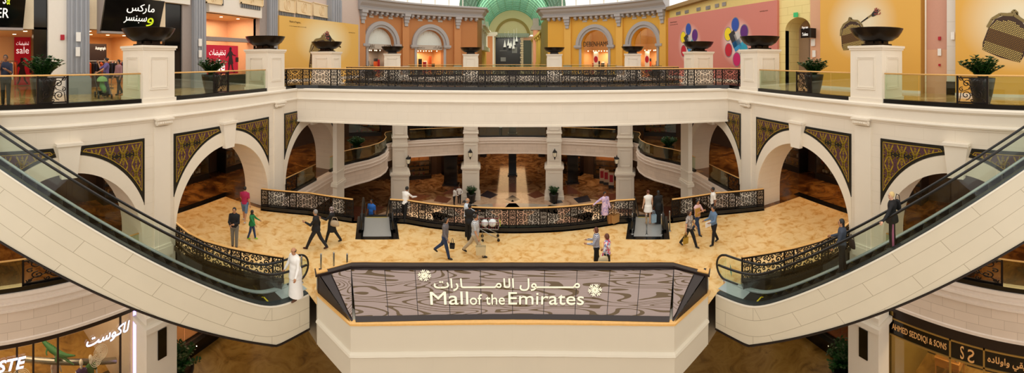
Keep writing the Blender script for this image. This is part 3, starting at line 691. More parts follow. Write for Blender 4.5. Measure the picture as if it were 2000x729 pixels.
# ---- potted plants
LEAF = mat('glossy_leaf', '1f4a1c', .35, noise=.45, nscale=6); STEMM = mat('plant_stem', '3c5a26', .5); POT = mat('dark_planter', '24211f', .35, noise=.1); SOIL = mat('potting_soil', '2a1c12', .9)
def foliage(n, H, spread, seed):
    r = random.Random(seed); mb = MB(); st = MB()
    for k in range(n):
        a = r.uniform(0, 2 * pi); lean = spread * (.15 + .85 * r.random()); h = H * r.uniform(.65, 1.05) * (1 - .25 * lean / spread)
        pts = [(lean * (t ** 1.5) * cos(a) + .08 * cos(a), lean * (t ** 1.5) * sin(a) + .08 * sin(a), h * t * (1 - .12 * t)) for t in frange(0, 1, 7)]
        st.tube(pts, [.012] * 5 + [.008, .006, .004], 4)
        for i in range(2, 8):
            p = pts[i]
            for e in (-1, 1):
                b = a + e * r.uniform(.9, 1.5); L = .19 * r.uniform(.8, 1.2) * (1.1 - .3 * i / 8) * H; w = .068 * H; up = r.uniform(.1, .6)
                dx, dy = cos(b), sin(b); q = (p[0] + dx * L, p[1] + dy * L, p[2] + L * up); m_ = (p[0] + dx * L * .5, p[1] + dy * L * .5, p[2] + L * up * .6)
                mb.add([p, (m_[0] - dy * w, m_[1] + dx * w, m_[2] + .01), q, (m_[0] + dy * w, m_[1] - dx * w, m_[2] + .01)], [(0, 1, 2), (0, 2, 3)])
    return mb, st
def plant_meshes(n, H, sp, seed, pot):
    f, st = foliage(n, H, sp, seed); p = MB(); r0, r1, h = pot
    p.lathe([(r0, 0), (r0 + (r1 - r0) * .6, h * .45), (r1, h * .85), (r1 + .02, h), (r1 - .03, h), (r1 - .05, h - .08), (.01, h - .08)], n=20, cap=False)
    return [keep(f, 'foliage', LEAF), keep(st, 'stem', STEMM), keep(p, 'planter', POT, True), h]
PL = {'tall': plant_meshes(70, 1.0, .7, 3, (.28, .46, .95)), 'court': plant_meshes(44, .85, .42, 5, (.3, .42, .8)), 'bowl': plant_meshes(56, .8, .8, 9, (.5, .72, .42)), 'low': plant_meshes(60, 1.0, .8, 11, (.42, .62, .75))}
def plant(kind, x, y, z, label, group, rz=0, sc=1):
    f, st, p, h = PL[kind]; root = empty('potted_plant', (x, y, z), rz); tag(root, label, 'plant', group)
    child(p, 'planter', root); child(f, 'foliage', root, (0, 0, h - .1)); child(st, 'stem', root, (0, 0, h - .1)); root.scale = (sc,) * 3
    return root
g_ = 'potted plants along the upper glass balustrade'
for s in (-1, 1):
    plant('tall', s * 12.45, 4.05, L2, 'leafy potted plant in tall dark planter behind the upper iron panel at the %s edge' % SIDE[s], g_, s)
    plant('tall', s * 12.4, 11.9, L2, 'leafy potted plant in dark planter between the two nearest %s pedestals, upper floor' % SIDE[s], g_, s * 2, .95)
    plant('bowl', *at_d(CX + s * 278, 36.8), L2, 'low leafy plant on the far upper gallery before the %s shop arches' % SIDE[s], 'plants on the far upper gallery', s)
    plant('court', s * 4.15, 37.4, L0, 'bushy plant in round black pot at the foot of the %s court column' % SIDE[s], 'plants at the court columns', s * 2, 1.1)
    plant('tall', s * 12.6, 28.4, 0, 'tall potted plant on the bowed first-floor balcony, %s side' % SIDE[s], 'plants on the first-floor galleries', s * 3)
    plant('tall', *at_d(CX + s * 165, 40.0), 0, 'potted plant behind the far first-floor balustrade, %s bay' % SIDE[s], 'plants on the first-floor galleries', s * 4)
    plant('low', s * 12.95, 10.5, L0, 'broad potted plant on the ground floor beside the %s pier' % SIDE[s], 'plants beside the ground-floor piers', s * 5)
plant('bowl', .0, 38.6, L2, 'low spreading plant in a black bowl at the centre of the far upper gallery', 'plants on the far upper gallery')
# ================================================================ the two large escalators
def zr(t): return .9 + SL * .5 * (t + math.sqrt(t * t + .35))            # handrail height above the deck
def zc(t): return zr(t) - .98
def zb(t): return -1.25 if t < -.2 else max(-1.25, -1.15 + .513 * t)
STEPM = mat('escalator_step', '1c1d1f', .4, .6); YEL = mat('yellow_line', 'd8c21a', .5); SKIRT = mat('skirt_steel', 'bccace', .3, .45); TINT = glass('escalator_glass', 'edf5ee', .1)
TEAL = mat('teal_sticker', '1f8f86', .5); WHITE = mat('white_paint', 'f0eee8', .5); RED = mat('red_paint', 'b3122a', .5); GREENS = mat('green_sticker', '1c8a4a', .5)
def big_escalator(s):
    root = empty('escalator', (s * K[0], K[1], 0)); n_ = neg(root)
    tag(root, 'large cream-clad escalator rising from the deck to the upper floor on the %s' % SIDE[s], 'escalator', 'large escalators to the upper floor')
    T = frange(-1.55, 10.4, 60)
    def pt(t, w, z): x, y = EP(t, w, s); return (x, y, z)
    def uvt(mb): return mb
    for w, nm, wi in ((-.1, 'side_cladding', -.02), (ESW + .1, 'side_cladding', ESW + .02)):
        mb = MB(); mb2 = MB(); uvs = []
        for a, b in zip(T, T[1:]):
            mb.quad(pt(a, w, zb(a)), pt(b, w, zb(b)), pt(b, w, zc(b)), pt(a, w, zc(a)))
        o = mb.build('side_cladding', CLAD, root, loc=n_, uv=False)
        L = o.data.uv_layers.new(name='UVMap'); i = 0
        for a, b in zip(T, T[1:]):
            ha = 0
            for tt, zz in ((a, zb(a) - zc(a)), (b, zb(b) - zc(b)), (b, 0), (a, 0)): L.data[i].uv = ((tt + (.62 if a > 0 else 0) * zz) * 1.16, zz - .04); i += 1
        for a, b in zip(T, T[1:]): mb2.quad(pt(a, w - .015 if w < 0 else w + .015, zc(a) - .05), pt(b, w - .015 if w < 0 else w + .015, zc(b) - .05), pt(b, w - .015 if w < 0 else w + .015, zc(b)), pt(a, w - .015 if w < 0 else w + .015, zc(a))); mb2.quad(pt(a, w - .015 if w < 0 else w + .015, zc(a)), pt(b, w - .015 if w < 0 else w + .015, zc(b)), pt(b, wi, zc(b) + .0), pt(a, wi, zc(a)))
        mb2.build('cladding_trim', mat('cream_trim', 'efe8d8', .35), root, loc=n_)
    u = MB()
    for a, b in zip(T, T[1:]):
        u.quad(pt(a, -.13, zb(a) - .06), pt(b, -.13, zb(b) - .06), pt(b, -.13, zb(b) + .0), pt(a, -.13, zb(a) + .0)); u.quad(pt(a, -.13, zb(a) - .06), pt(b, -.13, zb(b) - .06), pt(b, ESW + .13, zb(b) - .06), pt(a, ESW + .13, zb(a) - .06)); u.quad(pt(a, ESW + .13, zb(a) - .06), pt(b, ESW + .13, zb(b) - .06), pt(b, ESW + .13, zb(b)), pt(a, ESW + .13, zb(a)))
    u.quad(pt(T[0], -.1, zb(0) - .06), pt(T[0], ESW + .1, zb(0) - .06), pt(T[0], ESW + .1, zc(T[0])), pt(T[0], -.1, zc(T[0])))
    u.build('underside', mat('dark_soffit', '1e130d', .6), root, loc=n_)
    # balustrades: deck strip, glass, handrail
    for w, t0, nm in ((0, -1.5, 'near'), (ESW, -2.05, 'far')):
        TT = frange(t0, 10.4, 62)
        d = MB(); d.sweep([EP(t, w, s) for t in TT], [(-.09, 0), (-.09, .05), (.09, .05), (.09, 0)]); k = 4
        for i, t in enumerate(TT):
            for j in range(k): x, y, z = d.v[i * k + j]; d.v[i * k + j] = (x, y, zc(t) + z)
        d.build('balustrade_deck', SKIRT if w else mat('dark_deck', '454d50', .3, .6), root, loc=n_)
        sk = MB()
        wi = w + (.1 if w == 0 else -.1)
        for a, b in zip(TT, TT[1:]): sk.quad(pt(a, wi, zc(a) - .3), pt(b, wi, zc(b) - .3), pt(b, wi, zc(b) + .02), pt(a, wi, zc(a) + .02))
        sk.build('skirt_panel', mat('dark_skirt', '2b3032', .3, .8), root, loc=n_)
        g = None; e0 = t0
        n = 9
        for i in range(n):
            ta, tb = t0 + .35 + (10.2 - t0 - .35) * i / n, t0 + .35 + (10.2 - t0 - .35) * (i + 1) / n - .012; mb = MB()
            sub = frange(ta, tb, 6)
            for a, b in zip(sub, sub[1:]):
                for e in (0,): mb.quad(pt(a, w + e, zc(a) + .05), pt(b, w + e, zc(b) + .05), pt(b, w + e, zr(b) - .03), pt(a, w + e, zr(a) - .03))
            mb.build('glass_panel', TINT, root, loc=n_)
        if w: # rounded glass end
            mb = MB(); c = pt(t0 + .35, w, 0); pts = []
            for k_ in range(13):
                q = pi / 2 + pi * k_ / 12; pts.append(pt(t0 + .36 + .38 * cos(q), w, zc(t0) + .46 + .41 * sin(q)))
            mb.plate(pts, (.012, 0, 0)); mb.build('glass_end', TINT, root, loc=n_)
        H = [pt(t, w, zr(t)) for t in frange(t0 + (.36 if w else .0), 10.4, 60)][::-1]
        zm = (zr(t0) + zc(t0)) / 2 + .02; rr = (zr(t0) - zc(t0)) / 2 - .03
        if w: H += [pt(t0 + .36 - .42 * sin(q), w, zm + rr * cos(q)) for q in frange(.15, pi - .05, 12)] + [pt(t0 + .9, w, zc(t0) + .07)]
        MB().tube(H, .04, 8).build('handrail', RUBBER, root, loc=n_, smooth=True)
    # steps, comb plate and yellow lines
    sm = None; nst = 27
    for i in range(nst):
        t = .25 + i * .38; z = zr(t) - .98 - .12; p = pt(t, ESW / 2, z)
        if sm is None:
            mb = MB(); a = atan2(s * DV[0], DV[1]); mb.box((0, 0, 0), (.56, .4, .03)); mb.box((0, -.19, -.12), (.56, .02, .24))
            for k_ in range(9): mb.box((-.24 + .06 * k_, 0, .02), (.02, .38, .012))
            for e in (-1, 1): mb.box((e * .262, -.15, .022), (.028, .07, .012), m=1)
            sm = mb.build('step', [STEPM, YEL], root, uv=False); q = sm
        else: q = child(sm, 'step', root)
        q.location = (p[0] + n_[0], p[1] + n_[1], p[2]); q.rotation_euler = (0, 0, -atan2(s * DV[0], DV[1]))
    cp = MB(); a = [pt(-1.6, .1, .012), pt(.05, .1, .012), pt(.05, ESW - .1, .012), pt(-1.6, ESW - .1, .012)]
    cp.quad(*a); cp.build('comb_plate', SKIRT, root, loc=n_)
    ct = MB(); ct.quad(pt(-.55, .1, .016), pt(.1, .1, .016), pt(.1, ESW - .1, .016), pt(-.55, ESW - .1, .016)); ct.build('comb', STEPM, root, loc=n_)
    yl = MB(); yl.quad(pt(-.1, .1, .022), pt(-.05, .1, .022), pt(-.05, ESW - .1, .022), pt(-.1, ESW - .1, .022)); yl.quad(pt(-.1, ESW - .15, .022), pt(.5, ESW - .15, .022), pt(.5, ESW - .1, .022), pt(-.1, ESW - .1, .022)); yl.build('yellow_line', YEL, root, loc=n_)
    st = MB(); c = pt(-1.25, -.015, .45)
    st.lathe([(.075, 0), (.075, .006)], n=16); st.v = [(x, z, y) for x, y, z in st.v]
    o = st.build('round_sticker', GREENS if s < 0 else mat('dark_red_sticker', '7a1622', .5), root, loc=(c[0] + n_[0], c[1] + n_[1], c[2])); o.rotation_euler = (0, 0, -s * .43 - pi / 2)
    if s > 0:
        c = pt(-1.45, ESW - .015, .46); o = MB().box((0, 0, 0), (.34, .008, .24)).build('teal_sticker', TEAL, root, loc=(c[0] + n_[0], c[1] + n_[1], c[2])); o.rotation_euler = (0, 0, -s * .43 + pi / 2)
both(big_escalator)

# ================================================================ sign balustrade over the front of the deck
ZTRIM = .43
def sign_surface(u, v):
    """u -1..1 across, v 0 (front, low) .. 1 (back, high)"""
    x = (4.5 + .92 * v) * u; y = 11.16 - 1.07 * u * u + v * (1.72 - .07 * u * u); return (x, y, ZTRIM + .02 + v * .60)
def sign_inv(px, py):
    best = None; u0, u1, v0, v1 = -1, 1, 0, 1
    for _ in range(5):
        best = None
        for i in range(21):
            for j in range(21):
                u = u0 + (u1 - u0) * i / 20; v = v0 + (v1 - v0) * j / 20; x, y, z = sign_surface(u, v); d = hypot(x, y)
                e = (CX + F * atan2(x, y) - px) ** 2 + (HY + F * (EYE - z) / d - py) ** 2
                if best is None or e < best[0]: best = (e, u, v)
        du, dv = (u1 - u0) / 8, (v1 - v0) / 8; u0, u1, v0, v1 = best[1] - du, best[1] + du, best[2] - dv, best[2] + dv
    return best[1], best[2]
def grain_mat():
    m, nt, b = newmat('layered_slats')
    uv = nt.nodes.new('ShaderNodeUVMap'); mp = nt.nodes.new('ShaderNodeMapping'); mp.inputs['Scale'].default_value = (.22, 1.5, 1); nt.links.new(uv.outputs[0], mp.inputs['Vector'])
    n = nt.nodes.new('ShaderNodeTexNoise'); n.inputs['Scale'].default_value = 1.1; n.inputs['Detail'].default_value = 1.2; n.inputs['Distortion'].default_value = .6; nt.links.new(mp.outputs[0], n.inputs['Vector'])
    mu = nt.nodes.new('ShaderNodeMath'); mu.operation = 'MULTIPLY'; mu.inputs[1].default_value = 15; nt.links.new(n.outputs['Fac'], mu.inputs[0])
    fr = nt.nodes.new('ShaderNodeMath'); fr.operation = 'FRACT'; nt.links.new(mu.outputs[0], fr.inputs[0])
    r = nt.nodes.new('ShaderNodeValToRGB'); r.color_ramp.interpolation = 'CONSTANT'; e = r.color_ramp.elements
    e[0].color = (*rgb('9c8880'), 1); e[1].position = .72; e[1].color = (*rgb('5a421a'), 1)
    nt.links.new(fr.outputs[0], r.inputs['Fac'])
    br = nt.nodes.new('ShaderNodeTexWave'); br.bands_direction = 'Y'; br.inputs['Scale'].default_value = 9; br.inputs['Distortion'].default_value = .4; nt.links.new(uv.outputs[0], br.inputs['Vector'])
    mr = nt.nodes.new('ShaderNodeMapRange'); mr.inputs[3].default_value = .72; mr.inputs[4].default_value = 1.05; nt.links.new(br.outputs['Fac'], mr.inputs[0])
    mx = nt.nodes.new('ShaderNodeMix'); mx.data_type = 'RGBA'; mx.blend_type = 'MULTIPLY'; mx.inputs[0].default_value = 1; nt.links.new(r.outputs[0], mx.inputs[6]); nt.links.new(mr.outputs[0], mx.inputs[7])
    nt.links.new(mx.outputs[2], b.inputs['Base Color']); b.inputs['Roughness'].default_value = .4; return m
def sign():
    root = empty('sign_balustrade', (0, 11.5, 0)); n_ = neg(root); tag(root, 'wide sloping sign balustrade with cream lettering on dark patterned slats, front of the deck', 'sign')
    G = grain_mat(); NM = [-.93, -.71, -.5, -.293, -.0, .293, .5, .71, .93]
    NM = [-1.0, -.80, -.615, -.41, -.205, 0, .205, .41, .615, .80, 1.0]
    def surf(u, v, e=0): x, y, z = sign_surface(u, v); return (x, y - e * .3, z + e * .95)
    for a, b in zip(NM, NM[1:]):
        mb = MB(); sub = frange(a + .002, b - .002, 5); q = []
        for c, d in zip(sub, sub[1:]): mb.quad(surf(c, .06), surf(d, .06), surf(d, .93), surf(c, .93)); q.append((c, d))
        o = mb.build('slat_panel', G, root, loc=n_, uv=False); L = o.data.uv_layers.new(name='UVMap'); i = 0; sh = random.random() * 0
        for c, d in q:
            for u, v in ((c, 0), (d, 0), (d, 1.9), (c, 1.9)): L.data[i].uv = (u * 5, v); i += 1
    for s in (-1, 1):
        A, B_, C_ = [np.array(q) for q in ((s * 4.55, 10.0, ZTRIM), (s * 5.4, 11.72, 1.06), (s * 6.15, 10.78, 1.1))]; nn = np.cross(B_ - A, C_ - A); nn = nn / np.linalg.norm(nn) * (1 if nn[2] > 0 else -1) * .035
        bc = lambda b, c: tuple(A + (B_ - A) * b + (C_ - A) * c + nn)
        P = [bc(.05, .02), bc(.9, .02), bc(.3, .62), bc(.24, .46), bc(.14, .26), bc(.07, .12)]
        mb = MB(); mb.add([p for p in P], [(0, 1, 2, 3, 4, 5)]); o = mb.build('slat_panel', G, root, loc=n_, uv=False); L = o.data.uv_layers.new(name='UVMap')
        for i, (u, v) in enumerate(((0, 0), (.2, 1.8), (.9, 1.7), (.7, 1.2), (.5, .7), (.2, .3))): L.data[i].uv = (u * 1.3 + 3 * s, v)
    # dark backing, side cheeks and frame bars
    fr = MB(); S = frange(-1, 1, 16)
    for a, b in zip(S, S[1:]):
        fr.quad(surf(a, -.02, -.03), surf(b, -.02, -.03), surf(b, 1, -.03), surf(a, 1, -.03))
        for v0, v1, e in ((-.02, .07, .03), (.92, 1.0, .02)): fr.quad(surf(a, v0, e), surf(b, v0, e), surf(b, v1, e), surf(a, v1, e)); fr.quad(surf(a, v1, e), surf(b, v1, e), surf(b, v1, -.03), surf(a, v1, -.03)); fr.quad(surf(a, v0, e), surf(b, v0, e), surf(b, v0, -.08), surf(a, v0, -.08))
    for s in (-1, 1):
        A, B_, C_, D = (s * 4.55, 10.0, ZTRIM), (s * 5.4, 11.72, 1.06), (s * 6.15, 10.78, 1.1), (s * 6.15, 10.78, ZTRIM)
        fr.add([A, B_, C_], [(0, 1, 2)]); fr.add([(p[0] + s * .02, p[1] - .03, p[2]) for p in (A, C_, D)], [(0, 1, 2)])
        _ = [(s * 4.62, 10.06, .47), (s * 4.95, 10.38, .58), (s * 5.3, 10.78, .74), (s * 5.68, 11.22, .99), (s * 5.9, 11.1, 1.05), (s * 6.12, 10.8, 1.1), (s * 5.9, 10.55, .8), (s * 5.5, 10.3, .5), (s * 5.0, 10.05, .45)]
        for k in range(3): fr.bar((s * (6.12 + .05 * k), 10.74 + .06 * k, .75), (s * (6.16 + .05 * k), 10.78 + .06 * k, .75), .06, .64)
    fr.build('frame', DARKWOOD, root, loc=n_)
    top = [(-6.3, 10.98), (-6.15, 10.76), (-5.42, 11.73)] + [(x, 12.92 - 1.16 * (x / 5.42) ** 2) for x in frange(-5.0, 5.0, 10)] + [(5.42, 11.73), (6.15, 10.76), (6.3, 10.98)]
    cap = MB(); cap.sweep(top[::-1], [(-.11, 1.06), (-.11, 1.12), (.11, 1.12), (.11, 1.06)]); cap.build('cap_rail', DARKWOOD, root, loc=n_)
    hr = MB(); hr.sweep(top[::-1], [(.1, 1.11), (.1, 1.14), (.13, 1.14), (.13, 1.11)]) if 0 else hr.sweep([(x * 1.004, y + .12) for x, y in top[1:-1]], [(-.02, 1.1), (-.02, 1.135), (.02, 1.135), (.02, 1.1)]); 
    for s in (-1, 1): hr.sweep([(s * 5.95, 11.0), (s * 6.16, 10.74), (s * 6.32, 10.95)], [(-.05, 1.12), (-.05, 1.16), (.05, 1.16), (.05, 1.12)])
    hr.build('timber_rail', WOODRAIL, root, loc=n_)
    bk = MB(); bk.sweep([(x, y + .1) for x, y in top[1:-1]], [(-.03, 0), (-.03, 1.06), (.03, 1.06), (.03, 0)]); bk.build('rear_panel', DARKWOOD, root, loc=n_)
    LET = mat('sign_lettering', 'f6f0d2', .4)
    def put(body, x0, x1, y0, y1, **k):
        ua, va = sign_inv(x0, y1); ub, vb = sign_inv(x1, y1); _, vt = sign_inv((x0 + x1) / 2, y0); _, vm = sign_inv((x0 + x1) / 2, y1)
        def f(a, b, e):
            u = ua + (ub - ua) * a; return surf(u, vm + (vt - vm) * b, .03 + e)
        lettering('lettering', body, f, LET, root, extrude=.012, res=4, **k).location = n_
    put('Mall', 841, 915, 572, 597); put('of the', 918, 986, 577, 597); put('Emirates', 993, 1140, 573, 597)
    put(arabic('مــــــــول الامـــــــارات'), 848, 1132, 546, 570, off=.008)
    for px, py in ((829, 540), (1162, 569)):
        u0, v0 = sign_inv(px, py); x, y, z = surf(u0, v0, .04); mb = MB()
        for k in range(6):
            a = pi * k / 6; L = .23
            f = lambda p, q: (x + p, y + q * .93, z + q * .33)
            def bar(p, q, w):
                dx, dy = q[0] - p[0], q[1] - p[1]; l = hypot(dx, dy); nx, ny = -dy / l * w, dx / l * w
                mb.quad(f(p[0] - nx, p[1] - ny), f(q[0] - nx, q[1] - ny), f(q[0] + nx, q[1] + ny), f(p[0] + nx, p[1] + ny))
            if k % 2 == 0: bar((-L * cos(a), -L * sin(a)), (L * cos(a), L * sin(a)), .02)
            for e in (-1, 1):
                for g_ in (-1, 1):
                    if k % 2 == 0:
                        p = (e * L * .55 * cos(a), e * L * .55 * sin(a)); q = (e * (L * .55 * cos(a) + .11 * cos(a + g_ * .75)), e * (L * .55 * sin(a) + .11 * sin(a + g_ * .75))); bar(p, q, .014)
                if k % 2: bar((e * .05 * cos(a), e * .05 * sin(a)), (e * .15 * cos(a), e * .15 * sin(a)), .02)
        mb.build('snowflake', LET, root, loc=n_)
sign()
# cream front of the deck below the sign
EDGEF = [(-6.75, 11.6), (-6.4, 11.25), (-SIDEC[0], SIDEC[1])] + FRONT + [SIDEC, (6.4, 11.25), (6.75, 11.6)]
mb = MB().sweep([(-SIDEC[0] , SIDEC[1])] + FRONT + [SIDEC], [(-.5, ZTRIM - .02), (.02, ZTRIM - .02), (.0, -.4), (.07, -.44), (.09, -.5), (.03, -.56), (.0, -1.3), (-.5, -1.3)])
struct(mb.build('wall_front', BOXCLAD))
lt = MB().sweep([(-6.3, 10.85), (-SIDEC[0] - .03, SIDEC[1] - .02)] + FRONT + [(SIDEC[0] + .03, SIDEC[1] - .02), (6.3, 10.85)], [(-.14, ZTRIM - .03), (-.14, ZTRIM + .025), (.05, ZTRIM + .025), (.05, ZTRIM - .03)]); struct(lt.build('trim_5', WOODRAIL))
for s in (-1, 1):      # return beside the escalator head
    m_ = MB(); m_.bar((s * 6.17, 10.8, -.45), (s * 6.6, 11.5, -.45), .1, 1.7); struct(m_.build('wall_front_return_' + SIDE[s], BOXCLAD))

# ================================================================ escalators going down to the court
def down_escalator(s):
    a = at_d(CX + s * -301, 17.9) ; cx = s * 6.85; root = empty('descending_escalator', (s * 6.62, 17.45, 0), -s * .37); tag(root, 'escalator descending to the court beside the %s end of the curved railing' % SIDE[s], 'escalator', 'escalators down to the court')
    W = .72; sl = .577
    def hz(y): return .95 - sl * max(0, .5 * ((y - 1.3) + math.sqrt((y - 1.3) ** 2 + .3)))
    Y = frange(-.9, 12.2, 40)
    for e in (-1, 1):
        mb = MB().tube([(e * W, y, hz(y)) for y in Y[::-1]] + [(e * W, -.95 - .3 * sin(q), .55 + .4 * cos(q)) for q in frange(.1, pi, 8)] + [(e * W, -.3, .14)], .045, 8); mb.build('handrail', RUBBER, root, smooth=True)
        g = MB()
        for p, q in zip(Y, Y[1:]):
            for o in (0,): g.quad((e * W + o, p, hz(p) - .84), (e * W + o, q, hz(q) - .84), (e * W + o, q, hz(q) - .03), (e * W + o, p, hz(p) - .03))
        g.build('glass_panel', TINT, root)
        d = MB()
        for p, q in zip(Y, Y[1:]):
            a0, a1 = e * (W - .09), e * (W + .16)
            d.quad((a0, p, hz(p) - .84), (a0, q, hz(q) - .84), (a1, q, hz(q) - .84), (a1, p, hz(p) - .84)); d.quad((a0, p, hz(p) - 1.2), (a0, q, hz(q) - 1.2), (a0, q, hz(q) - .84), (a0, p, hz(p) - .84)); d.quad((a1, p, hz(p) - 1.7), (a1, q, hz(q) - 1.7), (a1, q, hz(q) - .84), (a1, p, hz(p) - .84))
        d.build('balustrade_deck', mat('dark_skirt', '2b3032', .3, .8), root)
    sm = None
    for i in range(24):
        y = 1.0 + .4 * i; z = hz(y) - .95 - .03
        if sm is None: mb = MB(); mb.box((0, 0, 0), (1.06, .4, .04)); mb.box((0, .19, -.1), (1.06, .02, .2)); mb.box((0, -.18, .021), (.9, .012, .004), m=1); sm = mb.build('step', [STEPM, YEL], root, uv=False); q = sm
        else: q = child(sm, 'step', root)
        q.location = (0, y, z - .02)
    MB().box((0, -.35, .012), (1.3, 2.1, .012)).build('comb_plate', mat('landing_plate', 'b4b6b4', .35, .4), root); MB().box((0, .83, .016), (1.06, .3, .02)).build('comb', STEPM, root); MB().box((0, .68, .024), (1.06, .035, .006)).build('yellow_line', YEL, root)
    u = MB()
    for p, q in zip(Y, Y[1:]): u.quad((-W - .16, p, hz(p) - 1.7), (-W - .16, q, hz(q) - 1.7), (W + .16, q, hz(q) - 1.7), (W + .16, p, hz(p) - 1.7))
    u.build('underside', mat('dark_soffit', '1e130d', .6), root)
    m_ = MB(); m_.box((0, -.42, .004), (2.0, 2.5, .008)); m_ = m_.build('threshold', BLACK, root)
    return root
both(down_escalator)
def bollard(px, py, label, g, h=.95):
    x, y = on_z(px, py, 0); mb = MB(); mb.lathe([(.035, 0), (.035, h - .03), (.02, h)], n=12); root = empty('steel_bollard', (x, y, 0)); mb.build('tube', STEEL, root, smooth=True); MB().lathe([(.07, 0), (.07, .02), (.04, .035)], n=14).build('base_flange', STEEL, root); tag(root, label, 'bollard', g)
for px, py, wh in ((1235, 458, 'leftmost of the four before the right descending escalator'), (1263, 459, 'second of the four before the right descending escalator, counted from the left'), (1292, 459, 'third of the four before the right descending escalator, counted from the left'), (1308, 452, 'rightmost and set back of the four before the right descending escalator')):
    bollard(px, py, 'slim steel bollard, ' + wh, 'bollards before the right descending escalator', .98 if px < 1300 else .98)
for px, py, wh in ((589, 553, 'partly hidden by the robed man'), (627, 548, 'second from the robed man'), (652, 545, 'third from the robed man'), (678, 548, 'farthest from the robed man')):
    bollard(px, py, 'slim steel bollard by the large left escalator, ' + wh, 'bollards at the left escalator landing', 1.0)
# ================================================================ upper floor: shop fronts, hoardings, arcade buildings
class Pl:
    """a vertical plane given by two plan points; out points towards the hall"""
    def __init__(s, p0, p1):
        s.p0, s.p1 = p0, p1; L = hypot(p1[0] - p0[0], p1[1] - p0[1]); s.t = ((p1[0] - p0[0]) / L, (p1[1] - p0[1]) / L); s.L = L
        n = (-s.t[1], s.t[0]); mx, my = (p0[0] + p1[0]) / 2, (p0[1] + p1[1]) / 2
        s.n = n if n[0] * (0 - mx) + n[1] * (18 - my) > 0 else (-n[0], -n[1]); s.rz = atan2(s.t[1], s.t[0])
    def s_px(s, px, out=0):
        a = th(px); dx, dy = sin(a), cos(a); ox, oy = s.p0[0] + s.n[0] * out, s.p0[1] + s.n[1] * out
        den = dx * s.t[1] - dy * s.t[0]; k = (ox * s.t[1] - oy * s.t[0]) / den; x, y = dx * k, dy * k
        return (x - ox) * s.t[0] + (y - oy) * s.t[1]
    def P(s, u, z, out=0): return (s.p0[0] + s.t[0] * u + s.n[0] * out, s.p0[1] + s.t[1] * u + s.n[1] * out, z)
    def at(s, px, py, out=0):
        u = s.s_px(px, out); x, y, _ = s.P(u, 0, out); return u, EYE + (HY - py) * hypot(x, y) / F
    def box(s, mb, u0, u1, z0, z1, o0, o1, m=0):
        pts = [s.P(u, z, o) for o in (o0, o1) for u, z in ((u0, z0), (u1, z0), (u1, z1), (u0, z1))]
        mb.add(pts, [(0, 3, 2, 1), (4, 5, 6, 7), (0, 1, 5, 4), (1, 2, 6, 5), (2, 3, 7, 6), (3, 0, 4, 7)], m); return mb
    def poly(s, mb, pts, out, m=0, th_=0):
        mb.add([s.P(u, z, out) for u, z in pts], [tuple(range(len(pts)))], m); return mb
    def text(s, name, body, u0, u1, z0, z1, out, m, parent, **k):
        """left to right as seen from the hall"""
        d = 1 if s.seen_dir() else -1
        a, b = (min(u0, u1), max(u0, u1)) if d > 0 else (max(u0, u1), min(u0, u1))
        return lettering(name, body, lambda x, y, e: s.P(a + (b - a) * x, z0 + (z1 - z0) * y, out + e), m, parent, **k)
    def seen_dir(s):    # does u grow to the viewer's right?
        q = s.P(s.L * .4, 0); r = s.P(s.L * .6, 0); return atan2(r[0], r[1]) > atan2(q[0], q[1])
GREY = mat('grey_plaster', '9a9da3', .55, noise=.04, nscale=2); PLAINGREY = mat('warm_grey_plaster', '9d928c', .55); WHITEW = mat('white_wall', 'e9e2d6', .5, noise=.02); CREAMW = mat('cream_wall', 'ecd9b8', .5)
GOLDP = mat('gold_print', 'e9bc5c', .55, noise=.02); GOLDSIDE = mat('gold_hoarding_side', 'b98a3a', .55); PINKP = mat('pink_print', 'd38a7c', .55, noise=.02); PEACH = mat('peach_wall', 'dba986', .55, noise=.03); ROSE = mat('rose_wall', 'cf9a84', .55, noise=.03)
YELB = blocks('pale_yellow_blocks', 'efdc96', 'd2ba72', 1.3, .5, .5, .012, .01); BLK = mat('gloss_black', '090909', .12); WARMW = mat('warm_shop_wall', 'e0b27c', .6, noise=.03); REDP = mat('red_poster', 'd0103a', .45, noise=.02); DRK = mat('dark_interior', '2a1d16', .7)
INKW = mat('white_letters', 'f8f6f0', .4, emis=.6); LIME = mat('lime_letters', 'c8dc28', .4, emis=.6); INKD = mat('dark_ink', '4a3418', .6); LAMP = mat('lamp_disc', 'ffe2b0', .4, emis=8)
def wallseg(pl, u0, u1, z0, z1, name, m, o0=-.3, o1=0): return struct(pl.box(MB(), u0, u1, z0, z1, o0, o1).build(name, m))
Z2 = L2; TOP = 13.6
LP = Pl((-16, -6), (-16, 24)); RP = Pl((15.9, -6), (15.9, 24))
def u(pl, px, o=0): return pl.s_px(px, o)
def z(pl, px, py, o=0): return pl.at(px, py, o)[1]

# ---- left side walls with three shop openings
k = LP
ub = [-2.0] + [u(k, p) for p in (66, 93, 133, 175, 323, 355, 403, 506, 543)] + [30]
zo1, zo2, zo3 = z(k, 60, 57), z(k, 250, 60), z(k, 450, 29)
mb = MB(); k.box(mb, -2, u(k, 66), zo1, TOP, -.3, 0); struct(mb.build('wall_upper_left_1', mat('textured_cream', 'dccdb0', .6, noise=.1, nscale=20, bump=.6)))
wallseg(k, u(k, 93), u(k, 133), Z2, TOP, 'wall_upper_left_2', WHITEW, -.5, .1)
wallseg(k, u(k, 175), u(k, 323), zo2, TOP, 'wall_upper_left_3', CREAMW)
wallseg(k, u(k, 403), u(k, 506), zo3, TOP, 'wall_upper_left_4', WHITEW, -.3, .25)
wallseg(k, u(k, 355), u(k, 380), Z2, TOP, 'wall_upper_left_5', PLAINGREY, -.5, .05); wallseg(k, u(k, 506), u(k, 527), Z2, TOP, 'wall_upper_left_6', PLAINGREY, -.5, .05)
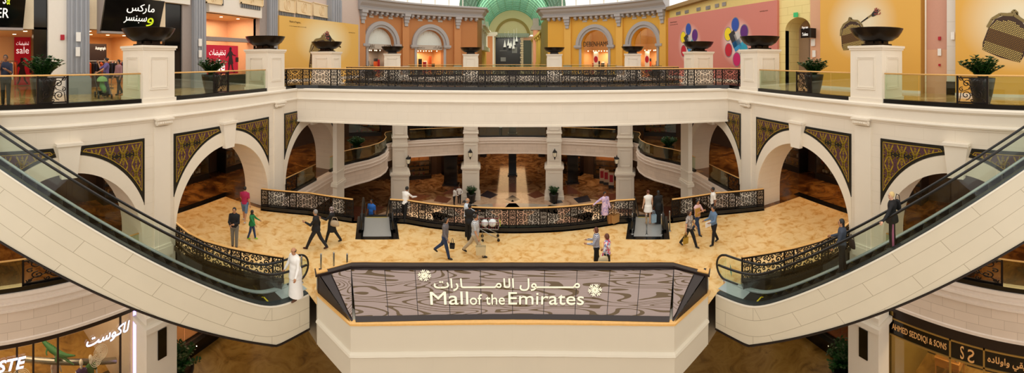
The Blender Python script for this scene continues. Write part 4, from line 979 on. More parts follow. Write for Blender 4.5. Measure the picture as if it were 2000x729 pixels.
for i, (a, b) in enumerate(((66, 93), (323, 355))): wallseg(k, u(k, a), u(k, b), Z2, TOP if i == 0 else z(k, 340, 6), 'window_%d' % (i + 1), BLK, -.3, -.05)
wallseg(k, u(k, 310), u(k, 367), z(k, 340, 7), TOP, 'wall_upper_left_7', WHITEW, -.3, .2)
def fluted(pl, a, b, name, out=.3, m=GREY):
    u0, u1 = u(pl, a, out), u(pl, b, out); mb = pl.box(MB(), u0, u1, Z2, TOP, -.2, out); w = u1 - u0; n = 4
    for i in range(n):
        c = u0 + w * (i + .75) / (n + .5); r = abs(w) / (n + .5) * .3; N = 8
        for j in range(N):
            a0, a1 = pi * j / N, pi * (j + 1) / N; q = lambda t: (c + r * cos(t), out + .01 + r * .8 * sin(t))
            (c0, o0), (c1, o1) = q(a0), q(a1); mb.quad(pl.P(c0, Z2 + 1.0, o0), pl.P(c1, Z2 + 1.0, o1), pl.P(c1, TOP, o1), pl.P(c0, TOP, o0))
        mb.ball(pl.P(c, Z2 + 1.0, out + .01), (r, r, .12), 8)
    pl.box(mb, u0 - .06, u1 + .06, Z2, Z2 + .75, -.2, out + .08); pl.box(mb, u0 - .02, u1 + .02, Z2 + .75, Z2 + .82, -.2, out + .04)
    return struct(mb.build(name, m))
fluted(k, 133, 175, 'column_fluted_1'); fluted(k, 380, 403, 'column_fluted_2'); fluted(k, 527, 543, 'column_fluted_3')
# shop interiors
def interior(pl, u0, u1, ztop, depth, wallm, power, n_l=3, name='shop'):
    mb = MB(); g = lambda a, b, z0, z1, o0, o1: pl.box(mb, a, b, z0, z1, o0, o1)
    g(u0, u1, Z2, ztop + .2, -depth - .1, -depth); g(u0 - .1, u0, Z2, ztop + .2, -depth, -.3); g(u1, u1 + .1, Z2, ztop + .2, -depth, -.3); struct(mb.build('wall_' + name, wallm))
    c = MB(); pl.box(c, u0, u1, ztop, ztop + .1, -depth, -.05); struct(c.build('ceiling_' + name, mat('shop_ceiling', 'd9b383', .7)))
    for i in range(n_l):
        for j in range(2):
            p = pl.P(u0 + (u1 - u0) * (i + .5) / n_l, ztop - .015, -1.2 - j * 2.2)
            l = MB().lathe([(.1, 0), (.1, .012)], n=12).build('downlight', LAMP, loc=p); tag(l, 'small round downlight in the ceiling of the %s' % name.replace('_', ' '), 'ceiling light', 'downlights of the ' + name.replace('_', ' '))
    p = pl.P((u0 + u1) / 2, ztop - .1, -depth / 2); SHOP_AND_FILL_LIGHTS.append((p, power, abs(u1 - u0) * .7, depth * .6, pl.rz))
SHOP_AND_FILL_LIGHTS = []
interior(k, -2, u(k, 66) + 1.75, zo1, 6.0, WARMW, 160, 4, 'shop_at_left_edge'); interior(k, u(k, 175), u(k, 323), zo2, 6, WARMW, 160, 4, 'clothes_shop'); interior(k, u(k, 403), u(k, 506), zo3, 3.0, mat('peach_display_wall', 'eec09a', .6), 130, 3, 'display_window')
struct(k.box(MB(), u(k, 403), u(k, 506), z(k, 450, 80), z(k, 450, 72), -1.1, -.6).build('trim_6', PLAINGREY)); struct(k.box(MB(), u(k, 403), u(k, 506), Z2, Z2 + .62, -.6, -.05).build('trim_7', mat('dark_green_plinth', '20261f', .3)))
def shopglass(pl, u0, u1, z0, z1, label, name='shop_window'):
    o = pl.box(MB(), u0, u1, z0, z1, -.42, -.40).build('glass_pane', SHOPGLASS); return o
# tilted black signs
def tilt_sign(pl, a, b, y0, y1, lines, label, px_ref):
    r = empty('shop_sign', pl.P((u(pl, a) + u(pl, b)) / 2, Z2 + 3.4, 0)); tag(r, label, 'sign'); n_ = neg(r)
    u0, u1 = u(pl, a, .7), u(pl, b, .7); zb, zt = z(pl, px_ref, y1, .7), z(pl, px_ref, y0, .7)
    mb = MB(); o0, o1 = .45, 1.0; pts = [pl.P(*p) for p in ((u0, zb, o0), (u1, zb, o0), (u1, zt, o1), (u0, zt, o1))]
    mb.plate(pts, tuple(-x * .12 for x in (*pl.n, 0))); pn_ = mb.build('panel', BLK, r, loc=n_)
    mb = MB(); pl.box(mb, u0, u1, zb - .1, zb, 0, .5); mb.quad(pl.P(u0, zb, .02), pl.P(u0, zb, o0 - .13), pl.P(u0, zt, o1 - .13), pl.P(u0, zt, .02)); mb.quad(pl.P(u1, zb, .02), pl.P(u1, zb, o0 - .13), pl.P(u1, zt, o1 - .13), pl.P(u1, zt, .02)); mb.build('housing', PLAINGREY, r, loc=n_)
    for body, fa, fb, za, zb_, m in lines:
        if fb > 2 : ua_, ub_ = u(pl, fa, .7), u(pl, fb, .7)
        else: ua_, ub_ = u0 + (u1 - u0) * fa, u0 + (u1 - u0) * fb
        def f(x, y, e, ua_=ua_, ub_=ub_):
            uu = ua_ + (ub_ - ua_) * x; t = za + (zb_ - za) * y; return pl.P(uu, zb + (zt - zb) * t, o0 + (o1 - o0) * t + .02 + e)
        lettering('lettering', body, f, m, pn_, extrude=.01, off=.002)
tilt_sign(k, 202, 315, -2, 62, [(arabic('ماركس'), .36, .84, .56, .85, INKW), (arabic('سبنسر'), .34, .73, .26, .5, INKW), (arabic('و'), .74, .86, .2, .46, LIME)], 'black tilted shop sign with white and lime Arabic lettering', 258)
tilt_sign(k, -60, 48, -12, 53, [('&', 11.5, 18, .66, .95, LIME), ('S', 4, 10, .68, .92, INKW), ('SPENCER', -75, 17.5, .28, .56, INKW)], 'black tilted shop sign ending in ER at the top left corner', 20)
# poster on the inner wall of the shop at the edge
def poster_frame(pl, px0, px1, z0, z1, out, m, label, name='poster', cat='poster', rot=None):
    a, b = u(pl, px0, out), u(pl, px1, out); c = (a + b) / 2; r = empty(name, pl.P(c, z0, out)); tag(r, label, cat)
    pl.box(MB(), a, b, z0, z1, out - .05, out).build('board', m, r, loc=neg(r)); return r, a, b
def lady(pl, r, u0, z0, h, out, m, flip=1):
    """printed silhouette of a striding woman with a bag"""
    S = [(-.02, 1), (.05, .99), (.07, .93), (.05, .88), (.03, .86), (.08, .83), (.16, .72), (.3, .68), (.31, .65), (.17, .67), (.1, .7), (.1, .6), (.16, .36), (.12, .33), (.16, .14), (.26, .02), (.2, 0), (.09, .15), (.04, .33), (-.02, .33), (-.06, .15), (-.12, .03), (-.17, 0), (-.18, .03), (-.12, .17), (-.12, .33), (-.14, .36), (-.07, .6), (-.12, .68), (-.24, .56), (-.26, .58), (-.16, .74), (-.06, .84), (-.05, .9), (-.06, .96)]
    mb = MB(); pl.poly(mb, [(u0 + flip * x * h, z0 + zz * h) for x, zz in S], out); a = .3 * h * flip
    pl.box(mb, u0 + a, u0 + a + .16 * h * flip, z0 + .42 * h, z0 + .6 * h, out - .001, out); mb.build('printed_figure', m, r, loc=neg(r))
PI_ = Pl((-21.9, -6), (-21.9, 24)); POSTB = mat('poster_black', '2a0a14', .5)
r_, a_, b_ = poster_frame(PI_, 28, 60, Z2 + .05, z(PI_, 44, 73), .1, REDP, 'tall red sale poster with white lettering inside the shop at the left edge')
PI_.text('lettering', 'sale', a_ + .12, b_ - .12, Z2 + 1.95, Z2 + 2.35, .11, INKW, r_.children[0], extrude=.004); PI_.text('lettering', arabic('تخفيضات'), a_ + .12, b_ - .12, Z2 + 2.4, Z2 + 2.7, .11, INKW, r_.children[0], extrude=.004); lady(PI_, r_, (a_ + b_) / 2 - .05, Z2 + .1, 1.6, .115, POSTB)
r_, a_, b_ = poster_frame(k, 403, 465, z(k, 434, 145), z(k, 434, 88), -.3, REDP, 'red sale poster with Arabic lettering in the display window beside the gold hoarding')
w_ = b_ - a_; zb_ = z(k, 434, 145); hh = z(k, 434, 88) - zb_
k.text('lettering', arabic('تخفيضات'), a_ + w_ * .08, a_ + w_ * .58, zb_ + hh * .6, zb_ + hh * .86, -.29, INKW, r_, extrude=.004).location = neg(r_); k.text('lettering', 'sale', a_ + w_ * .12, a_ + w_ * .56, zb_ + hh * .1, zb_ + hh * .5, -.29, INKW, r_, extrude=.004, off=.02).location = neg(r_); lady(k, r_, a_ + w_ * .74, zb_ + .05, hh * .92, -.28, POSTB)
def rack(pl, px, depth, label, cols, n=9, W=1.6, H=1.5):
    uu = u(pl, px, -depth); r = empty('clothes_rack', pl.P(uu, Z2, -depth), pl.rz); tag(r, label, 'clothes rack')
    mb = MB()
    for e in (-W / 2, W / 2): mb.tube([(e, 0, 0), (e, 0, H)], .02, 6); mb.bar((e, -.25, .03), (e, .25, .03), .05, .05)
    mb.tube([(-W / 2, 0, H), (W / 2, 0, H)], .02, 6); mb.build('frame', STEEL, r)
    for i in range(n):
        x = -W / 2 + W * (i + .5) / n; g = MB(); g.lathe([(.03, H - .03), (.05, H - .06), (.2, H - .14), (.2, H - .5), (.23, H - .95), (.01, H - .95)], n=8, sx=.3, cap=False, c=(x, 0, 0)); g.build('garment', cols[i % len(cols)], r)
CL = [mat('cloth_' + n_, h, .8) for n_, h in (('black', '17141a'), ('orange', 'c8551c'), ('navy', '1d2440'), ('pink', 'd89a98'), ('red', '9e1420'), ('white', 'e5ddd0'), ('green', '2f6a3a'), ('blue', '2c5aa8'))]
rack(k, 192, 2.2, 'rack of dark and orange clothes in the clothes shop, left of the woman in purple', [CL[0], CL[1], CL[0], CL[2]]); rack(k, 228, 2.6, 'rack of dark and red clothes in the clothes shop behind the stroller', [CL[0], CL[4], CL[2], CL[0]]); rack(k, 240, 4.4, 'rack of pink and white clothes deep in the clothes shop', [CL[3], CL[5], CL[1]]); rack(k, 4, 3.0, 'rack of mixed clothes in the shop at the left edge', [CL[1], CL[3], CL[0], CL[5]])
b_ = k.box(MB(), u(k, 174, -3.4), u(k, 208, -3.4), Z2 + .0, Z2 + 2.5, -3.5, -3.4).build('display_board', mat('chocolate_board', '2a1714', .5)); tag(b_, 'dark display board with small white lettering in the clothes shop', 'display board')
k.text('lettering', 'Autograph', u(k, 186, -3.4), u(k, 206, -3.4), Z2 + 2.1, Z2 + 2.35, -3.39, INKW, b_, extrude=.003)
# small fittings
def fitting(pl, px, py, w, h, m, name, label, cat, out=.12, t=.06):
    uu, zz = pl.at(px, py, out); p = pl.P(uu, zz, out); o = MB().box((0, 0, 0), (w, t, h)).build(name, m, loc=p, rz=pl.rz); tag(o, label, cat); return o
fitting(k, 122, 73, .18, .24, RED, 'fire_alarm_box', 'small red fire alarm box on the white pier beside the fluted grey pilaster', 'alarm', .14)
fitting(k, 153, 72, .22, .42, WHITE, 'wall_speaker', 'white box on the fluted grey pilaster near the left edge, upper of two', 'speaker', .42); fitting(k, 152, 101, .2, .42, WHITE, 'wall_panel', 'white plate on the fluted grey pilaster near the left edge, lower of two', 'panel', .42)
fitting(k, 391, 83, .22, .42, WHITE, 'wall_speaker', 'white box on the fluted pilaster right of the nearest left bowl', 'speaker', .42); fitting(k, 391, 105, .2, .4, WHITE, 'wall_panel', 'white plate on the fluted pilaster right of the nearest left bowl', 'panel', .42)

# ---- decorated wall above the gold hoarding
LW = Pl((-15.95, 22.2), (-15.5, 36.5)); RW = Pl((15.95, 18.3), (15.9, 36.5))
struct(LW.box(MB(), -.2, LW.L, Z2, 16.5, -.3, 0).build('wall_upper_left_far', mat('mauve_plaster', 'cbb9ae', .6)))
struct(RW.box(MB(), -.2, LW.L + 4, Z2, 13.4, -.3, 0).build('wall_upper_right_far', mat('yellow_plaster', 'e8d486', .6)))
def deco(pl, a, b, y0, y1, m):
    u0, u1 = sorted((u(pl, a), u(pl, b))); px = (a + b) / 2; z1, z0 = z(pl, px, y0), z(pl, px, y1); mb = pl.box(MB(), u0, u1, z0, z1, 0, .08)
    for q in ((u0, u1, z0, z0 + .07), (u0, u1, z1 - .07, z1), (u0, u0 + .07, z0, z1), (u1 - .07, u1, z0, z1)): pl.box(mb, *q, .08, .14)
    c = (u0 + u1) / 2; zc_ = (z0 + z1) / 2; hh = (z1 - z0) * .4
    for e in (-.35, .35):
        N = 16; mb.tube([pl.P(c + e * hh * .8 + hh * .55 * cos(2 * pi * j / N), zc_ + hh * .85 * sin(2 * pi * j / N), .1) for j in range(N + 1)], .035, 5, cap=False)
    o = mb.build('relief_panel', m); struct(o); return o
CP = mat('cream_relief', 'e6cfa6', .6)
for i, (a, b, y0, y1) in enumerate(((400, 432, -8, 8), (468, 512, -6, 10))): deco(Pl((-15.74, -6), (-15.74, 24)), a, b, y0, y1, CP)
for a, b, y0, y1 in ((543, 575, -4, 24), (577, 607, 2, 29), (610, 643, 8, 34)): deco(LW, a, b, y0, y1, CP)
def vent(pl, a, b, y, out, label, g, hgt=.26):
    u0, u1 = sorted((u(pl, a, out), u(pl, b, out))); zz = z(pl, (a + b) / 2, y, out); r = empty('wall_vent', pl.P((u0 + u1) / 2, zz, out)); tag(r, label, 'vent', g); n_ = neg(r)
    pl.box(MB(), u0, u1, zz - hgt / 2, zz + hgt / 2, out, out + .02).build('backing', mat('vent_dark', '55585c', .5), r, loc=n_); mb = MB(); n = 9
    for i in range(n + 1): c = u0 + (u1 - u0) * i / n; pl.box(mb, c - .012, c + .012, zz - hgt / 2, zz + hgt / 2, out + .02, out + .04)
    mb.build('grille', mat('vent_light', 'b9b5ae', .5), r, loc=n_)
for a, b, y in ((405, 436, 3), (470, 508, 12)): vent(Pl((-15.74, -6), (-15.74, 24)), a, b, y, .02, 'grey vent in the white header above the red sale poster', 'vents above the display window', .35)
for a, b, y in ((544, 573, 26), (577, 605, 32), (612, 641, 38)): vent(LW, a, b, y, .02, 'grey vent under the relief panels above the left gold hoarding', 'vents above the left gold hoarding', .4)
for a, b, y in ((1321, 1329, 26), (1338, 1345, 23), (1361, 1368, 18), (1379, 1387, 15), (1397, 1404, 11), (1411, 1418, 8)): vent(RW, a, b, y, .02, 'small grey vent on the yellow wall above the pink hoarding', 'vents above the pink hoarding', .3)
struct(RW.box(MB(), 0, RW.L, 13.25, 13.6, 0, .5).build('trim_8', mat('bronze_cornice', '9a7c4a', .5)))
fluted(LW, 648, 668, 'column_fluted_4', .5)

# ---- hoardings with prints
def hoarding(pl, a, b, ztop, label, m, th_=.35):
    u0, u1 = sorted((u(pl, a), u(pl, b))); r = empty('hoarding', pl.P((u0 + u1) / 2, Z2, -th_ / 2)); tag(r, label, 'hoarding')
    pl.box(MB(), u0, u1, Z2, ztop, -th_, 0).build('board', [m], r, loc=neg(r)); pl.box(MB(), u0, u1, Z2, Z2 + .12, 0, .04).build('skirting', WHITEW, r, loc=neg(r)); return r
def halo(name, base, glow, c, sx, sz, axis):
    """printed soft pale glow round a motif, part of the poster's artwork"""
    m, nt, b = newmat(name); tc = nt.nodes.new('ShaderNodeTexCoord'); mp = nt.nodes.new('ShaderNodeMapping'); mp.inputs['Location'].default_value = tuple(-q for q in c); nt.links.new(tc.outputs['Object'], mp.inputs['Vector'])
    sc = nt.nodes.new('ShaderNodeVectorMath'); sc.operation = 'MULTIPLY'; sc.inputs[1].default_value = (1 / sx, 1 / sx, 1 / sz); nt.links.new(mp.outputs[0], sc.inputs[0])
    ln = nt.nodes.new('ShaderNodeVectorMath'); ln.operation = 'LENGTH'; nt.links.new(sc.outputs[0], ln.inputs[0])
    r = nt.nodes.new('ShaderNodeValToRGB'); r.color_ramp.elements[0].position = .25; r.color_ramp.elements[0].color = (*rgb(glow), 1); r.color_ramp.elements[1].position = 1; r.color_ramp.elements[1].color = (*rgb(base), 1)
    nt.links.new(ln.outputs['Value'], r.inputs['Fac']); nt.links.new(r.outputs['Color'], b.inputs['Base Color']); b.inputs['Roughness'].default_value = .55; return m
def halo2(name, base, glow, cs, S):
    m, nt, b = newmat(name); tc = nt.nodes.new('ShaderNodeTexCoord'); prev = None
    for c in cs:
        d = nt.nodes.new('ShaderNodeVectorMath'); d.operation = 'DISTANCE'; d.inputs[1].default_value = c; nt.links.new(tc.outputs['Object'], d.inputs[0]); o = d.outputs['Value']
        if prev is not None: mn = nt.nodes.new('ShaderNodeMath'); mn.operation = 'MINIMUM'; nt.links.new(prev, mn.inputs[0]); nt.links.new(o, mn.inputs[1]); o = mn.outputs[0]
        prev = o
    mr = nt.nodes.new('ShaderNodeMapRange'); mr.inputs[1].default_value = S * .3; mr.inputs[2].default_value = S * .62; nt.links.new(prev, mr.inputs[0])
    r = nt.nodes.new('ShaderNodeValToRGB'); r.color_ramp.elements[0].color = (*rgb(glow), 1); r.color_ramp.elements[1].color = (*rgb(base), 1); nt.links.new(mr.outputs[0], r.inputs['Fac']); nt.links.new(r.outputs['Color'], b.inputs['Base Color']); b.inputs['Roughness'].default_value = .55; return m
PURSEM = spots('gold_scales', ['e8c860', 'b8922c', '8a6420', 'f2e09a', '6a4616'], 9, .35); PURSED = mat('purse_brown', '3a2210', .5); CLASP = mat('purse_clasp', '8c7a4e', .4, .5); BRUSHD = mat('brush_dark', '1d1412', .5); POWD = mat('powder_print', '9a4a3c', .7)
def purse(pl, r, cu, cz, S, d, rot=.35):
    """printed mesh coin purse, S metres tall; d = +1 when u grows to the viewer's right"""
    def T(x, zz): return (cu + d * S * (x * cos(rot) - zz * sin(rot)), cz + S * (x * sin(rot) + zz * cos(rot)))
    body = [(-.34, .22), (-.2, .33), (0, .38), (.2, .33), (.34, .22), (.42, 0), (.44, -.3), (.4, -.44), (0, -.47), (-.4, -.44), (-.44, -.3), (-.42, 0)]
    mb = MB(); pl.poly(mb, [T(x, zz) for x, zz in body], .012, 1)
    from math import floor
    for i in range(-12, 13):            # rows of little metal plates
        for j in range(-14, 12):
            x, zz = (i + (.5 if j % 2 else 0)) * .036, j * .033
            if abs(x) < .41 - max(0, zz - .02) * .55 and -.44 < zz < .3 - abs(x) * .35:
                w = .014; pl.poly(mb, [T(x - w, zz), T(x, zz - w), T(x + w, zz), T(x, zz + w)], .016, 0 if (zz > .02 or zz < -.24) else 2)
    mb.build('printed_purse', [GOLDM, PURSED, GOLDD], r, loc=neg(r), uv=False)
    c = MB(); pts = [(-.44, .02), (-.4, .2), (-.27, .34), (0, .41), (.27, .34), (.4, .2), (.44, .02)]
    ribbon(c, [T(x, zz) for x, zz in pts], .03 * S, lambda a, b: pl.P(a, b, .02), 0); ribbon(c, [T(x, zz) for x, zz in ((-.05, .4), (-.06, .47), (.02, .5), (.06, .44))], .02 * S, lambda a, b: pl.P(a, b, .022), 0); ribbon(c, [T(x, zz) for x, zz in ((-.16, .38), (-.02, .46), (.12, .4))], .012 * S, lambda a, b: pl.P(a, b, .022), 0)
    c.build('printed_clasp', CLASP, r, loc=neg(r), uv=False)
GOLDM = mat('scale_bright', 'e6cc78', .35, .3); GOLDD = mat('scale_dull', '8a6428', .4, .3)
def brush(pl, r, cu, cz, S, d):
    T = lambda x, zz: (cu + d * S * x, cz + S * zz); mb = MB()
    pl.poly(mb, [T(x, q) for x, q in ((-.3, .32), (-.1, .3), (.08, .12), (.1, .02), (0, -.02), (-.2, .04), (-.34, .2))], .015, 0)
    pl.poly(mb, [T(x, q) for x, q in ((.08, .12), (.3, 0), (.27, -.07), (.06, .03))], .016, 1); pl.poly(mb, [T(x, q) for x, q in ((.3, 0), (.7, -.22), (.72, -.26), (.66, -.26), (.27, -.07))], .016, 2)
    R_ = random.Random(4)
    for i in range(26):
        x, q = -.45 + R_.random() * .35, .05 + R_.random() * .35; w = .02 + R_.random() * .03; pl.poly(mb, [T(x - w, q), T(x, q - w), T(x + w, q), T(x, q + w)], .014 + .0002 * i, 3)
    mb.build('printed_brush', [BRUSHD, CLASP, BLK, POWD], r, loc=neg(r), uv=False)
def small_text(pl, r, body, a, b, y0, y1):
    px = (a + b) / 2; o = pl.text('lettering', body, u(pl, a), u(pl, b), z(pl, px, y1), z(pl, px, y0), .015, INKD, r, extrude=.002); o.location = neg(r)
GL = Pl((-15.6, 22.0), (-13.66, 31.2)); u0_, z0_ = GL.at(636, 80); cc = GL.P(u0_, z0_)
gl = hoarding(GL, 545, 700, z(GL, 545, 30), 'gold hoarding with printed mesh purse, left side above the bridge railing', halo('gold_glow_left', 'dfb158', 'ece0b4', (0, 0, z0_ - Z2), 3.6, 2.2, 0)); off_ = (cc[0] - gl.location[0], cc[1] - gl.location[1])
MATS_ = bpy.data.materials['gold_glow_left'].node_tree.nodes['Mapping'].inputs['Location']
purse(GL, gl, *GL.at(629, 108), 3.3, 1, -.1); brush(GL, gl, *GL.at(645, 80), 2.0, 1); small_text(GL, gl, 'Work in Progress...', 565, 588, 41, 46); small_text(GL, gl, 'A new beauty hall is on its way', 565, 598, 51, 53); small_text(GL, gl, 'opening soon', 681, 693, 63, 65)
ob = GL.box(MB(), u(GL, 543), u(GL, 545.5), Z2, z(GL, 545, 30), -1.0, 0).build('board_edge', GOLDSIDE, gl, loc=neg(gl))
PK = Pl((15.7, 18.5), (14.1, 32)); u1_, z1_ = PK.at(1440, 80)
pk = hoarding(PK, 1305, 1518, z(PK, 1510, 1), 'pink hoarding with two printed rings of paint pots above the bridge railing', halo2('pink_glow', 'cc7d70', 'e6c6c0', [PK.P(*PK.at(1438, 82)), PK.P(*PK.at(1346, 86))], 2.9))
def pots(pl, r, px, py, S):
    cu, cz = pl.at(px, py); d = 1 if pl.seen_dir() else -1; mb = MB()
    for (x, q), c in zip(((-.05, .62), (.42, .34), (.4, -.3), (.03, -.62), (-.42, -.28), (-.45, .3)), ('1f4aa8', '5a1c78', '1f9ab8', 'c8186a', 'c01030', 'efd41a')):
        N = 24
        for rr, mm, o in ((.262, 'silver_print', .014), (.235, c, .016)):
            p = mat(mm if len(mm) != 6 else 'pot_' + mm, {'white_print': 'd9c4be', 'silver_print': '7a7f86'}.get(mm, mm), .5)
            if p not in PM: PM.append(p)
            pl.poly(mb, [(cu + d * S * (x + rr * .82 * cos(2 * pi * j / N)), cz + S * (q + rr * sin(2 * pi * j / N))) for j in range(N)], o + (.001 * PM.index(p) * 0), PM.index(p))
    for x, q, w, h, c in ((-.12, .1, .16, .3, '2a2a30'), (.1, .12, .14, .22, 'c9c6c4'), (.06, -.12, .2, .16, '2f8fc4'), (-.08, -.08, .1, .1, '1f6ab0'), (.24, -.0, .1, .16, '2aa4c8')):
        p = mat('pot_' + c, c, .5)
        if p not in PM: PM.append(p)
        a = .5; pl.poly(mb, [(cu + d * S * (x + sx * w * cos(a) - sz * h * sin(a)), cz + S * (q + sx * w * sin(a) + sz * h * cos(a))) for sx, sz in ((-1, -1), (1, -1), (1, 1), (-1, 1))], .02, PM.index(p))
    mb.build('printed_paint_pots', PM, r, loc=neg(r), uv=False)
PM = []
pots(PK, pk, 1438, 82, 2.05); pots(PK, pk, 1346, 86, 2.05); small_text(PK, pk, 'Work in Progress', 1309, 1322, 42, 45); small_text(PK, pk, 'New beauty hall coming', 1309, 1324, 47, 49); small_text(PK, pk, 'opening soon', 1484, 1500, 20, 23)
G1_ = Pl((15.5, 16), (15.5, 7)); G2_ = Pl((15.3, 6.15), (15.3, -4))
def hal(pl, px, py, sx, sz, nm):
    uu, zz = pl.at(px, py); p = pl.P(uu, zz); return lambda r_: (p[0] - r_[0], p[1] - r_[1], p[2] - r_[2]), sx, sz, nm
def gold_hoard(pl, a, b, label, hx, hy, sx, sz, nm):
    r = hoarding(pl, a, b, 13.4, label, GOLDP); p = pl.P(*pl.at(hx, hy)); c = (p[0] - 0, p[1] - 0, p[2])
    m = halo(nm, 'e2ad4c', 'ece0c0', c, sx, sz, 0); bd = [o for o in r.children if o.name.startswith('board')][0]; bd.data.materials[0] = m; return r, m
# the halo is measured in the board mesh's own (world) coordinates
g1h, _ = gold_hoard(G1_, 1602, 1798, 'gold hoarding with printed mesh purse and make-up brush behind the nearest right bowl', 1680, 45, 2.3, 2.0, 'gold_glow_a')
purse(G1_, g1h, *G1_.at(1664, 66), 1.75, -1, -.15); brush(G1_, g1h, *G1_.at(1705, 32), 1.05, -1)
g2h, _ = gold_hoard(G2_, 1866, 2060, 'gold hoarding with large printed mesh purse at the right edge', 1985, 40, 2.6, 2.2, 'gold_glow_b'); purse(G2_, g2h, *G2_.at(1968, 68), 2.15, -1, .32)
bpy.data.materials['gold_glow_left'].node_tree.nodes['Mapping'].inputs['Location'].default_value = tuple(-q for q in cc)
G1_.box(MB(), u(G1_, 1798), u(G1_, 1798) + .02, Z2, 13.4, -.4, 0).build('board_edge', GOLDSIDE, g1h, loc=neg(g1h))
k = RP
# yellow wall with the arched passage
YW = Pl((15.9, 18.6), (15.9, 14.2)); wa, wb = u(YW, 1518), u(YW, 1582); da, db = sorted((u(YW, 1534), u(YW, 1583))); dc, dr = (da + db) / 2, (db - da) / 2; zs_ = z(YW, 1558, 58); za_ = z(YW, 1558, 34)
mb = MB(); lo, hi = min(wa, wb) - .2, db + .02; N = 20; pts = [(dc - dr * cos(pi * j / N), zs_ + (za_ - zs_) * sin(pi * j / N)) for j in range(N + 1)]
for (a0, q0), (a1, q1) in zip(pts, pts[1:]): mb.quad(YW.P(a0, q0), YW.P(a1, q1), YW.P(a1, 13.4), YW.P(a0, 13.4)); mb.quad(YW.P(a0, q0), YW.P(a1, q1), YW.P(a1, q1, -1.2), YW.P(a0, q0, -1.2))
YW.box(mb, lo, da, Z2, 13.4, -.3, 0); YW.box(mb, db, hi, Z2, 13.4, -.3, 0)
for a0 in (da, db): mb.quad(YW.P(a0, Z2), YW.P(a0, zs_), YW.P(a0, zs_, -1.2), YW.P(a0, Z2, -1.2))
struct(mb.build('wall_passage', YELB)); mb = MB(); YW.box(mb, da - 1, db + 1, Z2, 13, -1.3, -1.2); struct(mb.build('wall_passage_back', mat('taupe_wall', 'a2876c', .6)))
dd = YW.box(MB(), dc - dr * .1, dc + dr * .85, Z2, Z2 + 2.9, -1.19, -1.12).build('door_1', mat('brown_door', '7a6350', .5)); struct(dd)
mb = MB()
for j in range(6):
    for i in range(5): cx_, cz_ = dc - dr * .1 + i * .22, Z2 + 3.0 + j * .22; mb.tube([YW.P(cx_ + .1 * cos(2 * pi * q / 8), cz_ + .1 * sin(2 * pi * q / 8), -1.1) for q in range(9)], .018, 4, cap=False)
o = mb.build('lattice_screen', mat('bronze_cornice', '9a7c4a', .5)); tag(o, 'pierced bronze screen over the door inside the arched passage', 'screen')
for px, py, w_, h_, m_, nm, lb, ct in ((1554, 29, .35, .28, mat('exit_green', '2a9a5a', .5, emis=.5), 'exit_sign', 'small green exit sign above the arched passage', 'sign'),): fitting(YW, px, py, w_, h_, m_, nm, lb, ct)
r = empty('hanging_sign', YW.P(u(YW, 1573, .5), z(YW, 1573, 74, .5), .5)); tag(r, 'black direction sign with white lettering at the arched passage', 'sign'); n_ = neg(r); uq = u(YW, 1564, .6), u(YW, 1581, .6); zq = z(YW, 1573, 74, .6), z(YW, 1573, 55, .6)
YW.box(MB(), *sorted(uq), *zq, .5, .6).build('panel', BLK, r, loc=n_); YW.box(MB(), max(uq) - .05, max(uq), *zq, 0, .5).build('bracket', BLK, r, loc=n_)
for i, tx in enumerate(('Toilets', 'Prayer room')): YW.text('lettering', tx, min(uq) + .12, max(uq) - .12, zq[0] + .12 + i * .38, zq[0] + .3 + i * .38, .605, INKW, r, extrude=.002).location = n_
PS = Pl((15.85, 14.6), (15.85, 5)); struct(PS.box(MB(), u(PS, 1582.5), u(PS, 1604), Z2, 13.4, -.3, 0).build('wall_upper_right_1', PEACH))
fitting(PS, 1588, 83, .3, .42, WHITE, 'wall_speaker', 'white box on the peach strip right of the arched passage, upper of two', 'speaker', .05); fitting(PS, 1590, 105, .25, .4, WHITE, 'wall_panel', 'white plate on the peach strip right of the arched passage, lower of two', 'panel', .05)
mb = PS.box(MB(), u(PS, 1812, -.1), u(PS, 1850), z(PS, 1830, 97), 13.4, -.3, 0); struct(mb.build('wall_upper_right_2', ROSE)); struct(PS.box(MB(), u(PS, 1812, -.1), u(PS, 1850), Z2, z(PS, 1830, 97), -.3, 0).build('wall_upper_right_3', PEACH)); struct(PS.box(MB(), u(PS, 1804), u(PS, 1814), Z2, 13.4, -.5, -.3).build('wall_upper_right_5', GOLDSIDE))
mb = PS.box(MB(), u(PS, 1850, .25), u(PS, 1867, .25), Z2, 13.4, -.3, .3); struct(mb.build('wall_upper_right_4', blocks('white_blocks', 'dcd5ca', 'b8b0a4', 2, 1.1, .5))); struct(PS.box(MB(), u(PS, 1849, .3), u(PS, 1868, .3), Z2, Z2 + .6, .3, .36).build('baseboard_right', BLACK))
fitting(PS, 1835, 75, .13, .16, RED, 'fire_alarm_box', 'small red alarm box on the rose pilaster, upper right of the photo', 'alarm', .05); fitting(PS, 1835, 102, .17, .33, WHITE, 'wall_panel', 'white plate on the rose pilaster, upper right of the photo', 'panel', .05); fitting(PS, 1835, 127, .09, .1, RED, 'alarm_button', 'little red button low on the rose pilaster', 'button', .05); fitting(PS, 1861, 70, .18, .34, WHITE, 'wall_speaker', 'white box high on the white pilaster at the right', 'speaker', .4)

